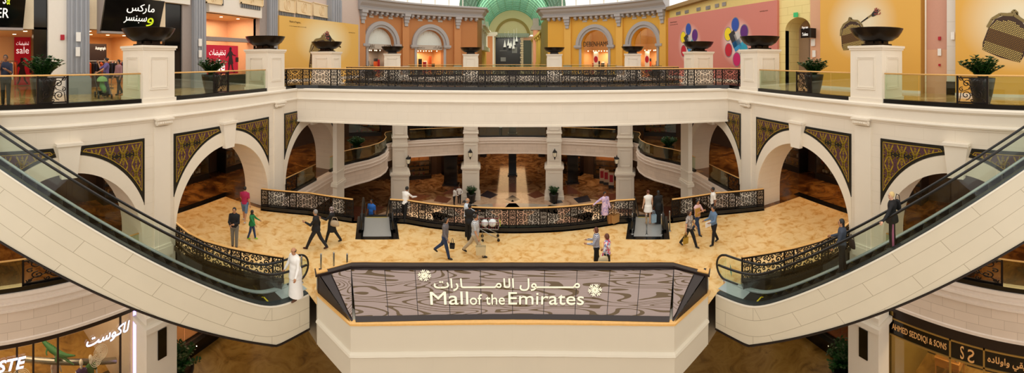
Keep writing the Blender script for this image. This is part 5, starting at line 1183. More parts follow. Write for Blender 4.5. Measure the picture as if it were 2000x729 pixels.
# ---- orange and yellow arcade buildings on an arc
def arc_pt(t, s, o=0):
    P0, P1, P2 = (15.9, 35.6), (12.6, 43.4), (4.45, 47.0)
    x = (1 - t) ** 2 * P0[0] + 2 * t * (1 - t) * P1[0] + t * t * P2[0]; y = (1 - t) ** 2 * P0[1] + 2 * t * (1 - t) * P1[1] + t * t * P2[1]
    dx = 2 * (1 - t) * (P1[0] - P0[0]) + 2 * t * (P2[0] - P1[0]); dy = 2 * (1 - t) * (P1[1] - P0[1]) + 2 * t * (P2[1] - P1[1]); L = hypot(dx, dy)
    nx, ny = dy / L, -dx / L
    if nx * -x + ny * (20 - y) < 0: nx, ny = -nx, -ny
    return s * (x + nx * o), y + ny * o
TT = frange(0, 1, 200); AL = [0]
for a, b in zip(TT, TT[1:]): p, q = arc_pt(a, 1), arc_pt(b, 1); AL.append(AL[-1] + hypot(q[0] - p[0], q[1] - p[1]))
ALEN = AL[-1]
def arc_s(sv, s, o=0):
    sv = max(0, min(ALEN, sv)); i = min(199, next((k for k in range(200) if AL[k + 1] >= sv), 199)); t = TT[i] + (sv - AL[i]) / (AL[i + 1] - AL[i]) / 200; return arc_pt(t, s, o)
def px_s(dpx):      # |px - CX| -> arc length position
    best = min(range(201), key=lambda i: abs(F * atan2(*arc_pt(TT[i], 1)) - dpx)); return AL[best]
def facade(s, wallm, pil, label):
    W = lambda sv, zz, o=0: (*arc_s(sv, s, o), zz); mb = MB(); cs = [px_s(257), px_s(161)]; r0 = 1.8; zs = 9.9; ztop = 13.4
    marks = sorted(set([0, ALEN] + [c + r0 * cos(pi * j / 16) * -1 for c in cs for j in range(17)] + frange(0, ALEN, 24)))
    def hole(sv):
        for c in cs:
            if abs(sv - c) <= r0 + 1e-6: return zs + math.sqrt(max(0, r0 * r0 - (sv - c) ** 2))
        return None
    for a, b in zip(marks, marks[1:]):
        m_ = (a + b) / 2; ha = hole(m_)
        if ha is None: mb.quad(W(a, Z2), W(b, Z2), W(b, ztop), W(a, ztop))
        else: mb.quad(W(a, hole(a) or zs), W(b, hole(b) or zs), W(b, ztop), W(a, ztop)); mb.quad(W(a, hole(a) or zs), W(b, hole(b) or zs), W(b, hole(b) or zs, -.8), W(a, hole(a) or zs, -.8))
    for c in cs:
        for e in (-r0, r0): mb.quad(W(c + e, Z2), W(c + e, zs), W(c + e, zs, -.8), W(c + e, Z2, -.8))
    struct(mb.build('wall_arcade_' + SIDE[s], wallm))
    ST = mat('grey_stone_trim', 'a9a6a6', .5, noise=.04); r = MB()
    for c in cs:
        N = 24
        for (ra, rb, o, m_) in ((r0 + .02, r0 + .3, .1, 0), (r0 + .3, r0 + .7, .25, 0)):
            for j in range(N):
                a0, a1 = pi * j / N, pi * (j + 1) / N; q = lambda R_, a_: (c - R_ * cos(a_), zs + R_ * sin(a_))
                A, B, C, D = q(ra, a0), q(ra, a1), q(rb, a1), q(rb, a0); r.quad(W(*A, o), W(*B, o), W(*C, o), W(*D, o)); r.quad(W(*D, 0), W(*C, 0), W(*C, o), W(*D, o)); r.quad(W(*A, 0), W(*B, 0), W(*B, o), W(*A, o))
        for e in (-1, 1):
            for (d0, d1, z0, z1, o) in ((r0 - .05, r0 + .9, zs - .28, zs, .32), (r0 + .02, r0 + .8, zs - .42, zs - .28, .2), (r0, r0 + .3, Z2, zs - .42, .1)):
                a0, a1 = sorted((c + e * d0, c + e * d1)); r.quad(W(a0, z0, o), W(a1, z0, o), W(a1, z1, o), W(a0, z1, o)); r.quad(W(a0, z1, 0), W(a1, z1, 0), W(a1, z1, o), W(a0, z1, o)); r.quad(W(a0, z0, 0), W(a1, z0, 0), W(a1, z0, o), W(a0, z0, o)); r.quad(W(a0, z0, 0), W(a0, z1, 0), W(a0, z1, o), W(a0, z0, o)); r.quad(W(a1, z0, 0), W(a1, z1, 0), W(a1, z1, o), W(a1, z0, o))
    struct(r.build('trim_arch_' + SIDE[s], ST if s < 0 else mat('grey_stone_trim', 'a9a6a6')))
    # pilasters and brackets, dentils, vents, cornice
    pb = MB(); bb = MB(); pls = [px_s(296), px_s(210), px_s(109)]
    for c in pls:
        a0, a1 = c - .45, c + .45; 
        for j in range(2): pass
        for z0, z1, o, d in ((Z2, ztop, .25, .45), ):
            A = [W(c - d, z0, 0), W(c + d, z0, 0), W(c + d, z0, o), W(c - d, z0, o)]; B_ = [(x, y, z1) for x, y, _ in A]; pb.add(A + B_, [(0, 1, 5, 4), (1, 2, 6, 5), (2, 3, 7, 6), (3, 0, 4, 7)])
        for z0, z1, o, d in ((Z2, Z2 + .75, .33, .52), (13.1, 13.4, .75, .42), (12.75, 13.1, .62, .36), (12.4, 12.75, .5, .3), (12.0, 12.4, .4, .22), (Z2 + .75, Z2 + .85, .3, .5)):
            A = [W(c - d, z0, 0), W(c + d, z0, 0), W(c + d, z0, o), W(c - d, z0, o)]; B_ = [(x, y, z1) for x, y, _ in A]; bb.add(A + B_, [(0, 1, 5, 4), (1, 2, 6, 5), (2, 3, 7, 6), (3, 0, 4, 7), (0, 3, 2, 1), (4, 5, 6, 7)])
    struct(pb.build('column_pilaster_' + SIDE[s], pil))
    sv = .5
    while sv < ALEN - .2:
        if all(abs(sv - c) > .6 for c in pls):
            for z0, z1, o, d in ((13.12, 13.4, .55, .17), (12.98, 13.12, .38, .13)):
                A = [W(sv - d, z0, 0), W(sv + d, z0, 0), W(sv + d, z0, o), W(sv - d, z0, o)]; B_ = [(x, y, z1) for x, y, _ in A]; bb.add(A + B_, [(0, 1, 5, 4), (1, 2, 6, 5), (2, 3, 7, 6), (3, 0, 4, 7), (0, 3, 2, 1)])
        sv += .72
    struct(bb.build('trim_brackets_' + SIDE[s], ST))
    path = [arc_s(ALEN * j / 20, s) for j in range(21)] + [(s * 4.4, 49.5)]
    if s > 0: path = path[::1]
    prof = [(0, 13.38), (.7, 13.38), (.75, 13.6), (.6, 13.65), (.7, 13.85), (.95, 14.1), (1.05, 14.35), (1.3, 14.45), (1.3, 14.62), (0, 14.66)]
    if s < 0: pass
    c = MB().sweep(path, [(q if s < 0 else -q, zz) for q, zz in prof]); struct(c.build('cornice_' + SIDE[s], ST))
    # small vents under the dentils
    for c_ in cs:
        for e in (-1.35, 0, 1.35):
            m_ = MB(); A = [W(c_ + e - .3, 12.72, .0), W(c_ + e + .3, 12.72, .0), W(c_ + e + .3, 12.72, .05), W(c_ + e - .3, 12.72, .05)]; B_ = [(x, y, 12.95) for x, y, _ in A]; m_.add(A + B_, [(0, 1, 5, 4), (1, 2, 6, 5), (2, 3, 7, 6), (3, 0, 4, 7), (0, 3, 2, 1), (4, 5, 6, 7)])
            p_ = W(c_ + e, 12.83); o = m_.build('wall_vent', mat('vent_light', 'b9b5ae', .5)); tag(o, 'small pale vent under the cornice of the %s arcade building' % ('orange' if s < 0 else 'yellow'), 'vent', 'vents of the %s arcade' % ('orange' if s < 0 else 'yellow'))
    return cs, W, zs, r0
ORANGE = mat('orange_render', 'b87a44', .6, noise=.03, nscale=1); ORANGE2 = mat('orange_render_light', 'c48650', .6, noise=.03); YELLOW = mat('ochre_yellow', 'dca63a', .6, noise=.03, nscale=1); YEL2 = mat('ochre_yellow_light', 'e2b050', .6, noise=.03)
names = {-1: ['left', 'right'], 1: ['right', 'left']}
for s in (-1, 1):
    cs, W, zs, r0 = facade(s, ORANGE if s < 0 else YELLOW, ORANGE2 if s < 0 else YEL2, '')
    for i, c in enumerate(cs):
        wh = names[s][i]; bn = 'orange' if s < 0 else 'yellow'; r = empty('shopfront', W(c, Z2, -.9)); n_ = neg(r); tag(r, ('arched shopfront with frosted lunette in the orange building, %s of two' if s < 0 else 'arched glowing shopfront in the yellow building, %s of two') % wh, 'shopfront', 'arched shopfronts of the %s building' % bn)
        a = [W(c - r0, 0, -3.4)[:2], W(c + r0, 0, -3.4)[:2]]
        q = MB(); q.quad(W(c - r0, Z2, -3.4), W(c + r0, Z2, -3.4), W(c + r0, 12, -3.4), W(c - r0, 12, -3.4)); q.quad(W(c - r0, Z2, -.8), W(c - r0, Z2, -3.4), W(c - r0, 12, -3.4), W(c - r0, 12, -.8)); q.quad(W(c + r0, Z2, -.8), W(c + r0, Z2, -3.4), W(c + r0, 12, -3.4), W(c + r0, 12, -.8)); q.quad(W(c - r0, 9.3, -.85), W(c + r0, 9.3, -.85), W(c + r0, 9.3, -3.4), W(c - r0, 9.3, -3.4))
        q.build('interior', WARMW if not (s < 0 and i == 0) else mat('grey_interior', '9a8f88', .6), r, loc=n_)
        if s < 0 or i > -1:
            lu = MB(); N = 20; pts = [W(c - (r0 - .03) * cos(pi * j / N), zs + (r0 - .03) * sin(pi * j / N), -.5) for j in range(N + 1)]; lu.add(pts, [tuple(range(N + 1))])
            lu.build('lunette', mat('frosted_glass', 'd9e0da', .3) if s < 0 else glass('lunette_glass', 'f2e8c8', .12), r, loc=n_)
            mu = MB()
            for e in ((-.62, 0, .62) if s < 0 else (-.9, .9)): mu.quad(W(c + e - .02, zs, -.48), W(c + e + .02, zs, -.48), W(c + e + .02, zs + math.sqrt(r0 ** 2 - e * e) - .05, -.48), W(c + e - .02, zs + math.sqrt(r0 ** 2 - e * e) - .05, -.48))
            A = [W(c - r0, 9.35, -.5), W(c + r0, 9.35, -.5), W(c + r0, 9.35, -.3), W(c - r0, 9.35, -.3)]; B_ = [(x, y, 9.88) for x, y, _ in A]; mu.add(A + B_, [(0, 1, 5, 4), (1, 2, 6, 5), (2, 3, 7, 6), (3, 0, 4, 7), (0, 3, 2, 1), (4, 5, 6, 7)]) if s < 0 else None
            mu.build('sign_band', mat('pale_band', 'b9b0a4', .5), r, loc=n_)
        tx = {(-1, 0): 'LORD & TAYLOR BEAUTY', (-1, 1): arabic('ماركس سبنسر'), (1, 1): 'DEBENHAMS', (1, 0): arabic('دبنهامس') if 0 else 'DEBENHAMS'}[(s, i)]
        if s < 0 and i == 0: tx = 'MARKS & SPENCER'
        if not (s > 0 and i == 0):
            lo_, hi_ = (9.42, 9.82) if s < 0 else (9.75, 10.35)
            def f(x, y, e, lo_=lo_, hi_=hi_, c=c): sv = c + (r0 - .15) * (2 * x - 1) * (1 if s < 0 else -1); return W(sv, lo_ + (hi_ - lo_) * y, -.25 + e)
            lettering('lettering', tx, f, INKD if s < 0 else mat('black_letters', '17120c', .4), r, extrude=.02).location = n_
        # goods and lamps inside
        R_ = random.Random(i * 7 + s)
        for j in range(7):
            e = -1.4 + 2.8 * (j + .5) / 7; h = R_.uniform(.8, 2.1); m_ = MB(); w_ = .16; o = R_.uniform(-2.6, -1.4)
            A = [W(c + e - w_, Z2, o), W(c + e + w_, Z2, o), W(c + e + w_, Z2, o + .3), W(c + e - w_, Z2, o + .3)]; B_ = [(x, y, Z2 + h) for x, y, _ in A]; m_.add(A + B_, [(0, 1, 5, 4), (1, 2, 6, 5), (2, 3, 7, 6), (3, 0, 4, 7), (4, 5, 6, 7)]); m_.build('display', R_.choice([CL[1], CL[0], CL[4], CL[5], WARMW, CL[0]]), r, loc=n_)
        for j in range(9):
            l = MB().ball((0, 0, 0), .06, 6).build('lamp', LAMP, r); p = W(c - 1.4 + 2.8 * (j % 5) / 4, 9.22, -1.1 - .7 * (j // 5)); l.location = tuple(p[q] + n_[q] for q in range(3))
        if s > 0:
            ps = MB(); e = .0; A = [W(c + .35 - .3, Z2 + .5, -1.0), W(c + .35 + .3, Z2 + .5, -1.0), W(c + .35 + .3, Z2 + .5, -1.04), W(c + .35 - .3, Z2 + .5, -1.04)]; B_ = [(x, y, Z2 + 2.6) for x, y, _ in A]; ps.add(A + B_, [(0, 1, 5, 4), (1, 2, 6, 5), (2, 3, 7, 6), (3, 0, 4, 7), (4, 5, 6, 7)]); ps.build('white_banner', mat('banner_cream', 'f0dcc0', .5), r, loc=n_)
            rd = MB(); N = 14; rd.add([W(c + .35 + .26 * cos(2 * pi * j / N), Z2 + 1.6 + .4 * sin(2 * pi * j / N), -.98) for j in range(N)], [tuple(range(N))]); rd.build('red_disc', RED, r, loc=n_)
        SHOP_AND_FILL_LIGHTS.append((W(c, 9.1, -2), 110, 2.5, 1.5, 0))

# ---- street of facades leading to the green vault
def B(mb, x0, x1, y0, y1, z0, z1, m=0): return mb.box(((x0 + x1) / 2, (y0 + y1) / 2, (z0 + z1) / 2), (x1 - x0, y1 - y0, z1 - z0), m=m)
OLV = mat('olive_yellow', 'b89b3c', .6, noise=.04); WST = mat('white_stone', 'e2ddd2', .5); TERR = mat('terracotta', 'c8824e', .6, noise=.03); PCH = mat('peach_column', 'dd9a78', .6)
struct(B(MB(), 4.6, 7, 47.2, 60, Z2, 13.9).build('wall_street_right_1', OLV)); struct(B(MB(), 5.6, 8, 60, 98, Z2, 13.4).build('wall_street_right_2', OLV)); mb = MB()
for i in range(6): y = 62 + i * 6; B(mb, 5.1, 5.6, y, y + .8, Z2, 12.6); B(mb, 4.9, 5.8, y - .2, y + 1.0, 12.2, 12.8); B(mb, 4.95, 5.7, y - .15, y + .95, Z2, Z2 + .9)
B(mb, 4.8, 6, 60, 98, 12.8, 13.3); struct(mb.build('column_street_right', OLV))
mb = MB(); mb.lathe([(.75, Z2), (.75, Z2 + 8.3)], c=(5.45, 86, 0), n=16); struct(mb.build('column_peach', PCH)); mb = MB(); B(mb, 4.2, 6.8, 85, 87.2, 14.9, 15.5); B(mb, 4.4, 6.6, 85.2, 87, 15.5, 15.9); B(mb, 4.7, 6.0, 85.2, 87, 15.9, 17.6); struct(mb.build('cornice_street_right', PLAINGREY))
struct(B(MB(), -7, -4.6, 47.2, 56, Z2, 14.0).build('wall_street_left_1', ORANGE)); struct(B(MB(), -8, -5.2, 56, 74, Z2, 13.6).build('wall_street_left_2', mat('soft_yellow', 'd9b45c', .6)))
mb = MB()
for y in (57, 61, 65, 69): mb.lathe([(.3, 10.4), (.24, 10.7), (.22, 12.4), (.34, 12.8)], c=(-4.85, y, 0), n=12)
B(mb, -5.4, -4.3, 56, 71, 9.6, 10.3); B(mb, -5.4, -4.5, 56, 71, 12.8, 13.3); B(mb, -5.4, -4.1, 56, 71, 13.3, 13.5)
for y in (58, 66): mb.add([(-4.3, y - 2, 13.5), (-4.3, y + 2, 13.5), (-4.3, y, 14.9), (-5.4, y - 2, 13.5), (-5.4, y + 2, 13.5), (-5.4, y, 14.9)], [(0, 1, 2), (3, 5, 4), (0, 3, 4, 1), (1, 4, 5, 2), (2, 5, 3, 0)])
struct(mb.build('balcony_street_left', WST))
struct(B(MB(), -8, -4.9, 92, 94, Z2, 14.2).build('wall_street_left_3', TERR)); mb = MB(); B(mb, -8, -3.7, 91.5, 94.3, 14.2, 14.9); B(mb, -8, -4.0, 91.7, 94.3, 13.9, 14.2); B(mb, -4.9, -4.5, 91.8, 92.2, Z2, 13.9); struct(mb.build('cornice_street_left', WST))
XE = lambda px: 100 * tan(th(px)); ZE = lambda py: EYE + (HY - py) * 100 / F
ew = MB(); ew.box((0, 101.5, 6 + (ZE(70) - 6) / 2), (30, .3, ZE(70) - 6), m=0); struct(ew.build('wall_street_end', mat('end_cream', 'efdcae', .6)))
ew = MB(); N = 30; Rv = 6.7; zc_ = 14.75; ew.add([(Rv * cos(pi * j / N), 100.5, zc_ + Rv * sin(pi * j / N)) for j in range(N + 1)], [tuple(range(N + 1))]); struct(ew.build('wall_vault_end', mat('end_cream', 'efdcae', .6)))
ew = MB()
for j in range(N):
    a0, a1 = pi * j / N, pi * (j + 1) / N; q = lambda r_, a_, y: (r_ * cos(a_), y, ZE(70) + r_ * sin(a_))
    ew.quad(q(4.0, a0, 100.3), q(4.0, a1, 100.3), q(4.75, a1, 100.3), q(4.75, a0, 100.3)); ew.quad(q(4.75, a0, 100.3), q(4.75, a1, 100.3), q(4.75, a1, 100.5), q(4.75, a0, 100.5))
struct(ew.build('trim_9', mat('olive_arch', 'ad8f4a', .6)))
en = empty('shop_entrance', (0, 100, Z2)); tag(en, 'dark shop entrance with scalloped canopy at the end of the street', 'entrance'); n_ = neg(en)
B(MB(), XE(968), XE(1019), 99.6, 99.7, Z2, ZE(72)).build('opening', mat('dark_shop', '0e0f12', .3), en, loc=n_); mb = B(MB(), XE(966), XE(1033), 98.2, 99.8, ZE(71), ZE(66))
for i in range(17): x = XE(968) + i * .53; mb.lathe([(.24, ZE(74)), (.24, ZE(71))], c=(x, 98.3, 0), n=8, sy=.3)
mb.build('canopy', mat('canopy_grey', '9aa69a', .6), en, loc=n_)
B(MB(), XE(1022), XE(1038), 99.4, 99.5, Z2, ZE(79)).build('grey_door', mat('slate_green', '4a5348', .5), en, loc=n_); mb = MB()
for i in range(12): B(mb, XE(1017) - (.15 if i % 2 else 0), XE(1022), 99.2, 99.5, Z2 + i * .62, Z2 + i * .62 + .5)
mb.build('quoins', CREAMW, en, loc=n_); B(MB(), XE(1017), XE(1042), 99.3, 99.55, ZE(79), ZE(72)).build('lintel', PEACH, en, loc=n_)
mb = MB(); B(mb, XE(978), XE(988), 99.3, 99.5, ZE(120), ZE(112)); B(mb, XE(976), XE(990), 99.2, 99.5, ZE(100), ZE(99)); B(mb, XE(1000), XE(1010), 99.3, 99.5, ZE(104), ZE(92)); mb.build('lit_goods', mat('pale_goods', '8e9296', .5), en, loc=n_)
for i, (px, y0, y1) in enumerate(((986, 92, 78), (993, 89, 76), (998, 91, 80), (996, 94, 84), (1004, 88, 72), (1009, 81, 70), (1003, 95, 84))):
    x, y = XE(px) * .97, 97.0; zt, zb_ = EYE + (HY - y1) * 97 / F, EYE + (HY - y0) * 97 / F
    o = MB().lathe([(.38, 0), (.3, (zt - zb_) * .25), (.12, (zt - zb_) * .7), (.03, zt - zb_)], n=10); o = o.build('pendant_lamp', mat('lamp_white', 'e8e8e4', .4, emis=.3), loc=(x, y, zb_)); tag(o, 'white tapered lamp hanging before the dark entrance at the street end', 'lamp', 'lamps before the dark entrance')
    MB().tube([(0, 0, zt - zb_), (0, 0, zt - zb_ + 2)], .02, 4).build('wire', BLK, o)
# vault
def vault_mat():
    m = bpy.data.materials.new('green_vault'); m.use_nodes = True; nt = m.node_tree; b = nt.nodes['Principled BSDF']; uv = nt.nodes.new('ShaderNodeUVMap')
    br = nt.nodes.new('ShaderNodeTexBrick'); br.offset = .5; br.inputs['Scale'].default_value = 1; br.inputs['Brick Width'].default_value = .55; br.inputs['Row Height'].default_value = .35; br.inputs['Mortar Size'].default_value = .05
    br.inputs['Color1'].default_value = (*rgb('175c42'), 1); br.inputs['Color2'].default_value = (*rgb('2a7a5a'), 1); br.inputs['Mortar'].default_value = (*rgb('9cc4aa'), 1); nt.links.new(uv.outputs[0], br.inputs['Vector']); nt.links.new(br.outputs['Color'], b.inputs['Base Color'])
    t = nt.nodes.new('ShaderNodeBsdfTranslucent'); nt.links.new(br.outputs['Color'], t.inputs['Color']); mx = nt.nodes.new('ShaderNodeMixShader'); mx.inputs[0].default_value = .6; nt.links.new(b.outputs[0], mx.inputs[1]); nt.links.new(t.outputs[0], mx.inputs[2]); nt.links.new(mx.outputs[0], nt.nodes['Material Output'].inputs[0]); b.inputs['Roughness'].default_value = .5; return m
vm = MB(); N = 32; q = lambda a, y, r_=6.9: (r_ * cos(a), y, zc_ + r_ * sin(a)); ys = frange(48, 101, 20)
for a, b in zip(ys, ys[1:]):
    for j in range(N): vm.quad(q(pi * j / N, a), q(pi * (j + 1) / N, a), q(pi * (j + 1) / N, b), q(pi * j / N, b))
vo = vm.build('ceiling_vault', vault_mat(), uv=False); struct(vo); L = vo.data.uv_layers.new(name='UVMap'); i = 0
for a, b in zip(ys, ys[1:]):
    for j in range(N):
        for uu, vv in ((j, a), (j + 1, a), (j + 1, b), (j, b)): L.data[i].uv = (uu * .68, vv); i += 1
RIBM = mat('green_rib', '7db598', .5); rb = MB()
for y in frange(48.5, 100, 16): rb.tube([q(pi * j / 24, y, 6.75) for j in range(25)], .13, 6); rb.tube([q(pi * j / 24, y + .5, 6.8) for j in range(25)], .06, 4)
for j in range(1, 12): a = pi * j / 12; rb.bar(q(a, 48, 6.75), q(a, 100, 6.75), .1, .1)
struct(rb.build('beam_vault', RIBM))
for s in (-1, 1):
    o = B(MB(), s * 7.7 - .9, s * 7.7 + .9, 48, 101, 14.2, 14.8); struct(o.build('beam_springer_' + SIDE[s], OLV))
    # clerestory windows above the cornice
    fr = MB(); pp = [arc_s(ALEN * j / 9, s, -.2) for j in range(10)]
    for p_, q_ in zip(pp, pp[1:]): fr.bar((*p_, 16.0), (*p_, 17.4), .1, .1) if 0 else fr.box((p_[0], p_[1], 16.0), (.12, .12, 2.9)); fr.bar((*p_, 14.75), (*q_, 14.75), .3, .2); fr.bar((*p_, 17.4), (*q_, 17.4), .2, .2)
    wn = fr.build('window_%d' % (3 if s < 0 else 4), WHITEW); struct(wn); gp = MB()
    for p_, q_ in zip(pp, pp[1:]): gp.quad((*p_, 14.8), (*q_, 14.8), (*q_, 17.4), (*p_, 17.4))
    gp.build('pane', SHOPGLASS, wn)
# ================================================================ galleries and shops below the upper floor
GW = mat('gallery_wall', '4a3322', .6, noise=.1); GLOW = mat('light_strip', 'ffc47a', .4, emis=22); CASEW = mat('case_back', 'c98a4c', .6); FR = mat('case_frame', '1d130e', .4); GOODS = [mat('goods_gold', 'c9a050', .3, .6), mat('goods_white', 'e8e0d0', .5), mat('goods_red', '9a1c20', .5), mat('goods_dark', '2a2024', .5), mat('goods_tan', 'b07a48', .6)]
def wallpath(path, z0, z1, name, m, t=.25):
    return struct(MB().sweep(path, [(-t / 2, z0), (-t / 2, z1), (t / 2, z1), (t / 2, z0)]).build(name, m))
for s in (-1, 1):
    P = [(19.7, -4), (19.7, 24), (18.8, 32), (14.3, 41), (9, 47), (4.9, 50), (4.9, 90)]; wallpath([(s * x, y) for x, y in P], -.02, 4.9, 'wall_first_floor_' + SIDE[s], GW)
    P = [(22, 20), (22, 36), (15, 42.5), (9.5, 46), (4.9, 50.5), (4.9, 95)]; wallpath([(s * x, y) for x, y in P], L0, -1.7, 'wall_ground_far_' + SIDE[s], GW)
    struct(MB().box((s * 23.9, 10, 10), (.3, 28, 6.8)).build('wall_backstage_' + SIDE[s], WHITEW))
vit = {}
def vitrine_meshes(w, h, d, seed):
    r = random.Random(seed); f = MB(); t = .09
    for x in (-w / 2 + t / 2, w / 2 - t / 2): f.box((x, 0, h / 2), (t, d, h))
    f.box((0, 0, h - t / 2), (w, d, t)); f.box((0, 0, .2), (w, d, .4)); f.box((0, -d / 2 + .02, h - .3), (w, .04, .5)); b = MB().box((0, d / 2 - .03, h / 2), (w - .1, .04, h - .1)); sh = MB()
    for zz in (.95, 1.5, 2.05): sh.box((0, .05, zz), (w - .3, d * .6, .03))
    ls = MB().box((0, -d / 2 + .14, h - .13), (w - .3, .08, .03)); g = []
    for i in range(3):
        gb = MB()
        for j in range(5): q = r.uniform(.1, .24); gb.box((-w * .4 + w * .8 * (j + r.random() * .5) / 5, .02, .43 + [0, .55, 1.1][i] + q * .7), (r.uniform(.08, .2), .15, q * 1.4))
        g.append(gb)
    return keep(f, 'frame', FR), keep(b, 'back_panel', CASEW), keep(sh, 'shelf', FR), keep(ls, 'light_strip', GLOW), [keep(q, 'goods', GOODS[(i + seed) % 5]) for i, q in enumerate(g)], keep(MB().box((0, -d / 2 + .01, h / 2), (w - .18, .01, h - .9)), 'glass', SHOPGLASS)
VM = [vitrine_meshes(3.2, 2.9, .9, 0), vitrine_meshes(2.2, 2.7, .9, 1), vitrine_meshes(3.8, 3.3, .9, 2)]
def vitrine(k, x, y, zz, face, label, g):
    """face = direction in degrees the window looks, 0 = +Y"""
    r = empty('shop_window', (x, y, zz), R(180 - face)); tag(r, label, 'shop window', g); a = VM[k]
    for nm, me in (('frame', a[0]), ('back_panel', a[1]), ('shelf', a[2]), ('light_strip', a[3]), ('glass', a[5])): child(me, nm, r)
    for q in a[4]: child(q, 'goods', r)
    return r
def spot_label(s, txt): return txt.replace('@', SIDE[s])
for s in (-1, 1):
    f = 90 if s < 0 else -90
    for y, kk, t in ((3.5, 0, 'seen through the arch beside the @ escalator'), (11.2, 0, 'seen low through the middle @ arch'), (16.6, 1, 'beyond the middle @ arch, farther one'), (20.9, 0, 'seen through the narrow @ arch')):
        vitrine(kk, s * 19.05, y, 0, f, spot_label(s, 'warmly lit shop window on the first floor, ' + t), 'lit windows of the first-floor galleries')
    vitrine(2, s * 15.6, 37.0, 0, 210 if s > 0 else 150, spot_label(s, 'lit shop window behind the @ bowed balcony'), 'lit windows of the first-floor galleries')
    vitrine(0, s * 11.0, 43.6, 0, 210 if s > 0 else 150, spot_label(s, 'lit shop window behind the far first-floor gallery, @ bay'), 'lit windows of the first-floor galleries')
    vitrine(2, s * 11.6, 43.6, L0, 208 if s > 0 else 152, spot_label(s, 'lit shop window in the ground-floor court, @ bay'), 'lit windows of the court'); vitrine(0, s * 7.3, 46.6, L0, 216 if s > 0 else 144, spot_label(s, 'lit shop window beside the central passage of the court, @ side'), 'lit windows of the court')
    for y in (56, 62, 68): vitrine(1, s * 4.3, y, L0, 90 if s < 0 else -90, spot_label(s, 'lit shop window deep in the central court passage, @ wall'), 'lit windows of the court passage')
def totem(x, y, zz, w, h, label, m=BLK):
    r = empty('dark_totem', (x, y, zz)); tag(r, label, 'totem'); MB().box((0, 0, h / 2 + .1), (w, w * .6, h)).build('body', m, r); MB().box((0, 0, .06), (w * 1.25, w * .9, .12)).build('base', DARKWOOD, r)
totem(0, 46.5, L0, .95, 2.7, 'tall dark totem in the middle of the court passage'); totem(*at_d(881, 43), L0, 1.5, 3.2, 'broad dark block in the left bay of the court'); totem(*at_d(1118, 43.5), L0, 1.2, 3.2, 'broad dark block in the right bay of the court')
totem(.0, 41, 0, .8, 1.35, 'dark bin-like stand behind the middle bay of the far first-floor balustrade')
for i, (px, d_, t) in enumerate(((1176, 43.5, 'left of three'), (1184, 43, 'middle of three'), (1194, 42, 'right of three'))):
    x, y = at_d(px, d_); r = empty('sale_stand', (x, y, L0), R(-20)); tag(r, 'small red and white sale stand in the right bay of the court, %s' % t, 'sign', 'sale stands in the court'); bd_ = MB().box((0, 0, .95), (.6, .05, 1.4)).build('board', mat('banner_white', 'd8b89c', .5), r); MB().box((0, -.035, 1.0), (.4, .02, .8)).build('red_patch', RED, bd_); MB().box((0, 0, .12), (.6, .4, .24)).build('base', FR, r)
# lanterns on the columns
def lantern(x, y, zz, rz, label):
    r = empty('wall_lantern', (x, y, zz), rz); tag(r, label, 'lantern', 'iron lanterns on the columns'); b = MB(); b.box((0, .22, .1), (.16, .04, .5)); b.tube([(0, .2, .15), (0, .0, .42), (0, -.05, .3)], .025, 6); b.build('bracket', IRON, r)
    c = MB(); c.lathe([(.07, -.35), (.15, -.3), (.17, -.28), (.09, -.3)], n=6, cap=False); c.lathe([(.24, .15), (.26, .17), (.16, .3), (.06, .38), (.03, .5), (.005, .56)], n=6, cap=False); c.lathe([(.02, -.6), (.06, -.45), (.08, -.35)], n=6)
    for k_ in range(6): a = pi * k_ / 3; c.tube([(.16 * cos(a), .16 * sin(a), -.28), (.23 * cos(a), .23 * sin(a), .16)], .012, 4)
    c.build('cage', IRON, r); MB().lathe([(.14, -.27), (.21, .14)], n=6).build('lamp_glass', mat('lantern_glass', 'd9c9a8', .3, emis=.3), r)
for s in (-1, 1): lantern(s * 4.3, 37.85, -1.45, s * .1, 'black lantern on the %s middle court column' % SIDE[s]); lantern(s * 9.95, 34.75, -1.6, s * .8, 'black lantern on the inner face of the outer %s court column' % SIDE[s])

# ---- ground-floor shop, left
XS = -13.05
SL_ = Pl((XS, -4), (XS, 10)); SR_ = Pl((13.05, -4), (13.05, 10))
def LY(px, X=13.05): return X / tan(abs(th(px)))
mb = MB(); mb.box((-18.2, 2.2, (L0 - 1.75) / 2), (.2, 12.6, 4.5)); mb.box((-15.7, 8.25, (L0 - 1.75) / 2), (5.2, .2, 4.5)); struct(mb.build('wall_ground_shop_left', mat('pale_shop_wall', 'd9c6b4', .6)))
sf = empty('shopfront', (XS, 2, L0)); tag(sf, 'glazed ground-floor shopfront with dark frame at the lower left corner', 'shopfront'); n_ = neg(sf)
mb = MB()
for y in (-3.9, LY(33), LY(65) , LY(113), LY(235)): mb.box((XS, y, (L0 - 2.0) / 2), (.07, .07, 4.2))
mb.box((XS, 2, -2.06), (.12, 12, .12)); mb.build('frame', DARKWOOD, sf, loc=n_)
for a, b in ((-3.9, LY(65)), (LY(65), LY(113)), (LY(113), LY(235)), (LY(235), 8.0)): MB().box((XS, (a + b) / 2, (L0 - 2.1) / 2), (.012, b - a - .04, -L0 - 2.1)).build('glass_pane', SHOPGLASS, sf, loc=n_)
MB().tube([(XS + .08, LY(100), -3.9), (XS + .08, LY(100), -5.2)], .02, 6).build('door_handle', STEEL, sf, loc=n_)
SIGNW = mat('sign_white_blue', 'e6e8ff', .4, emis=1.0); SIGNB = mat('sign_navy_side', '10142c', .4)
def glass_text(body, y0, y1, z0, z1, X, fl=1, **k):
    for m_, e0, dz in ((SIGNB, .03, -.03), (SIGNW, .06, 0)):
        lettering('lettering', body, lambda a, b, e: (X + fl * (e0 + e), y0 + (y1 - y0) * a, z0 + dz + (z1 - z0) * b), m_, sf, extrude=.012, shear=.25, **k).location = n_
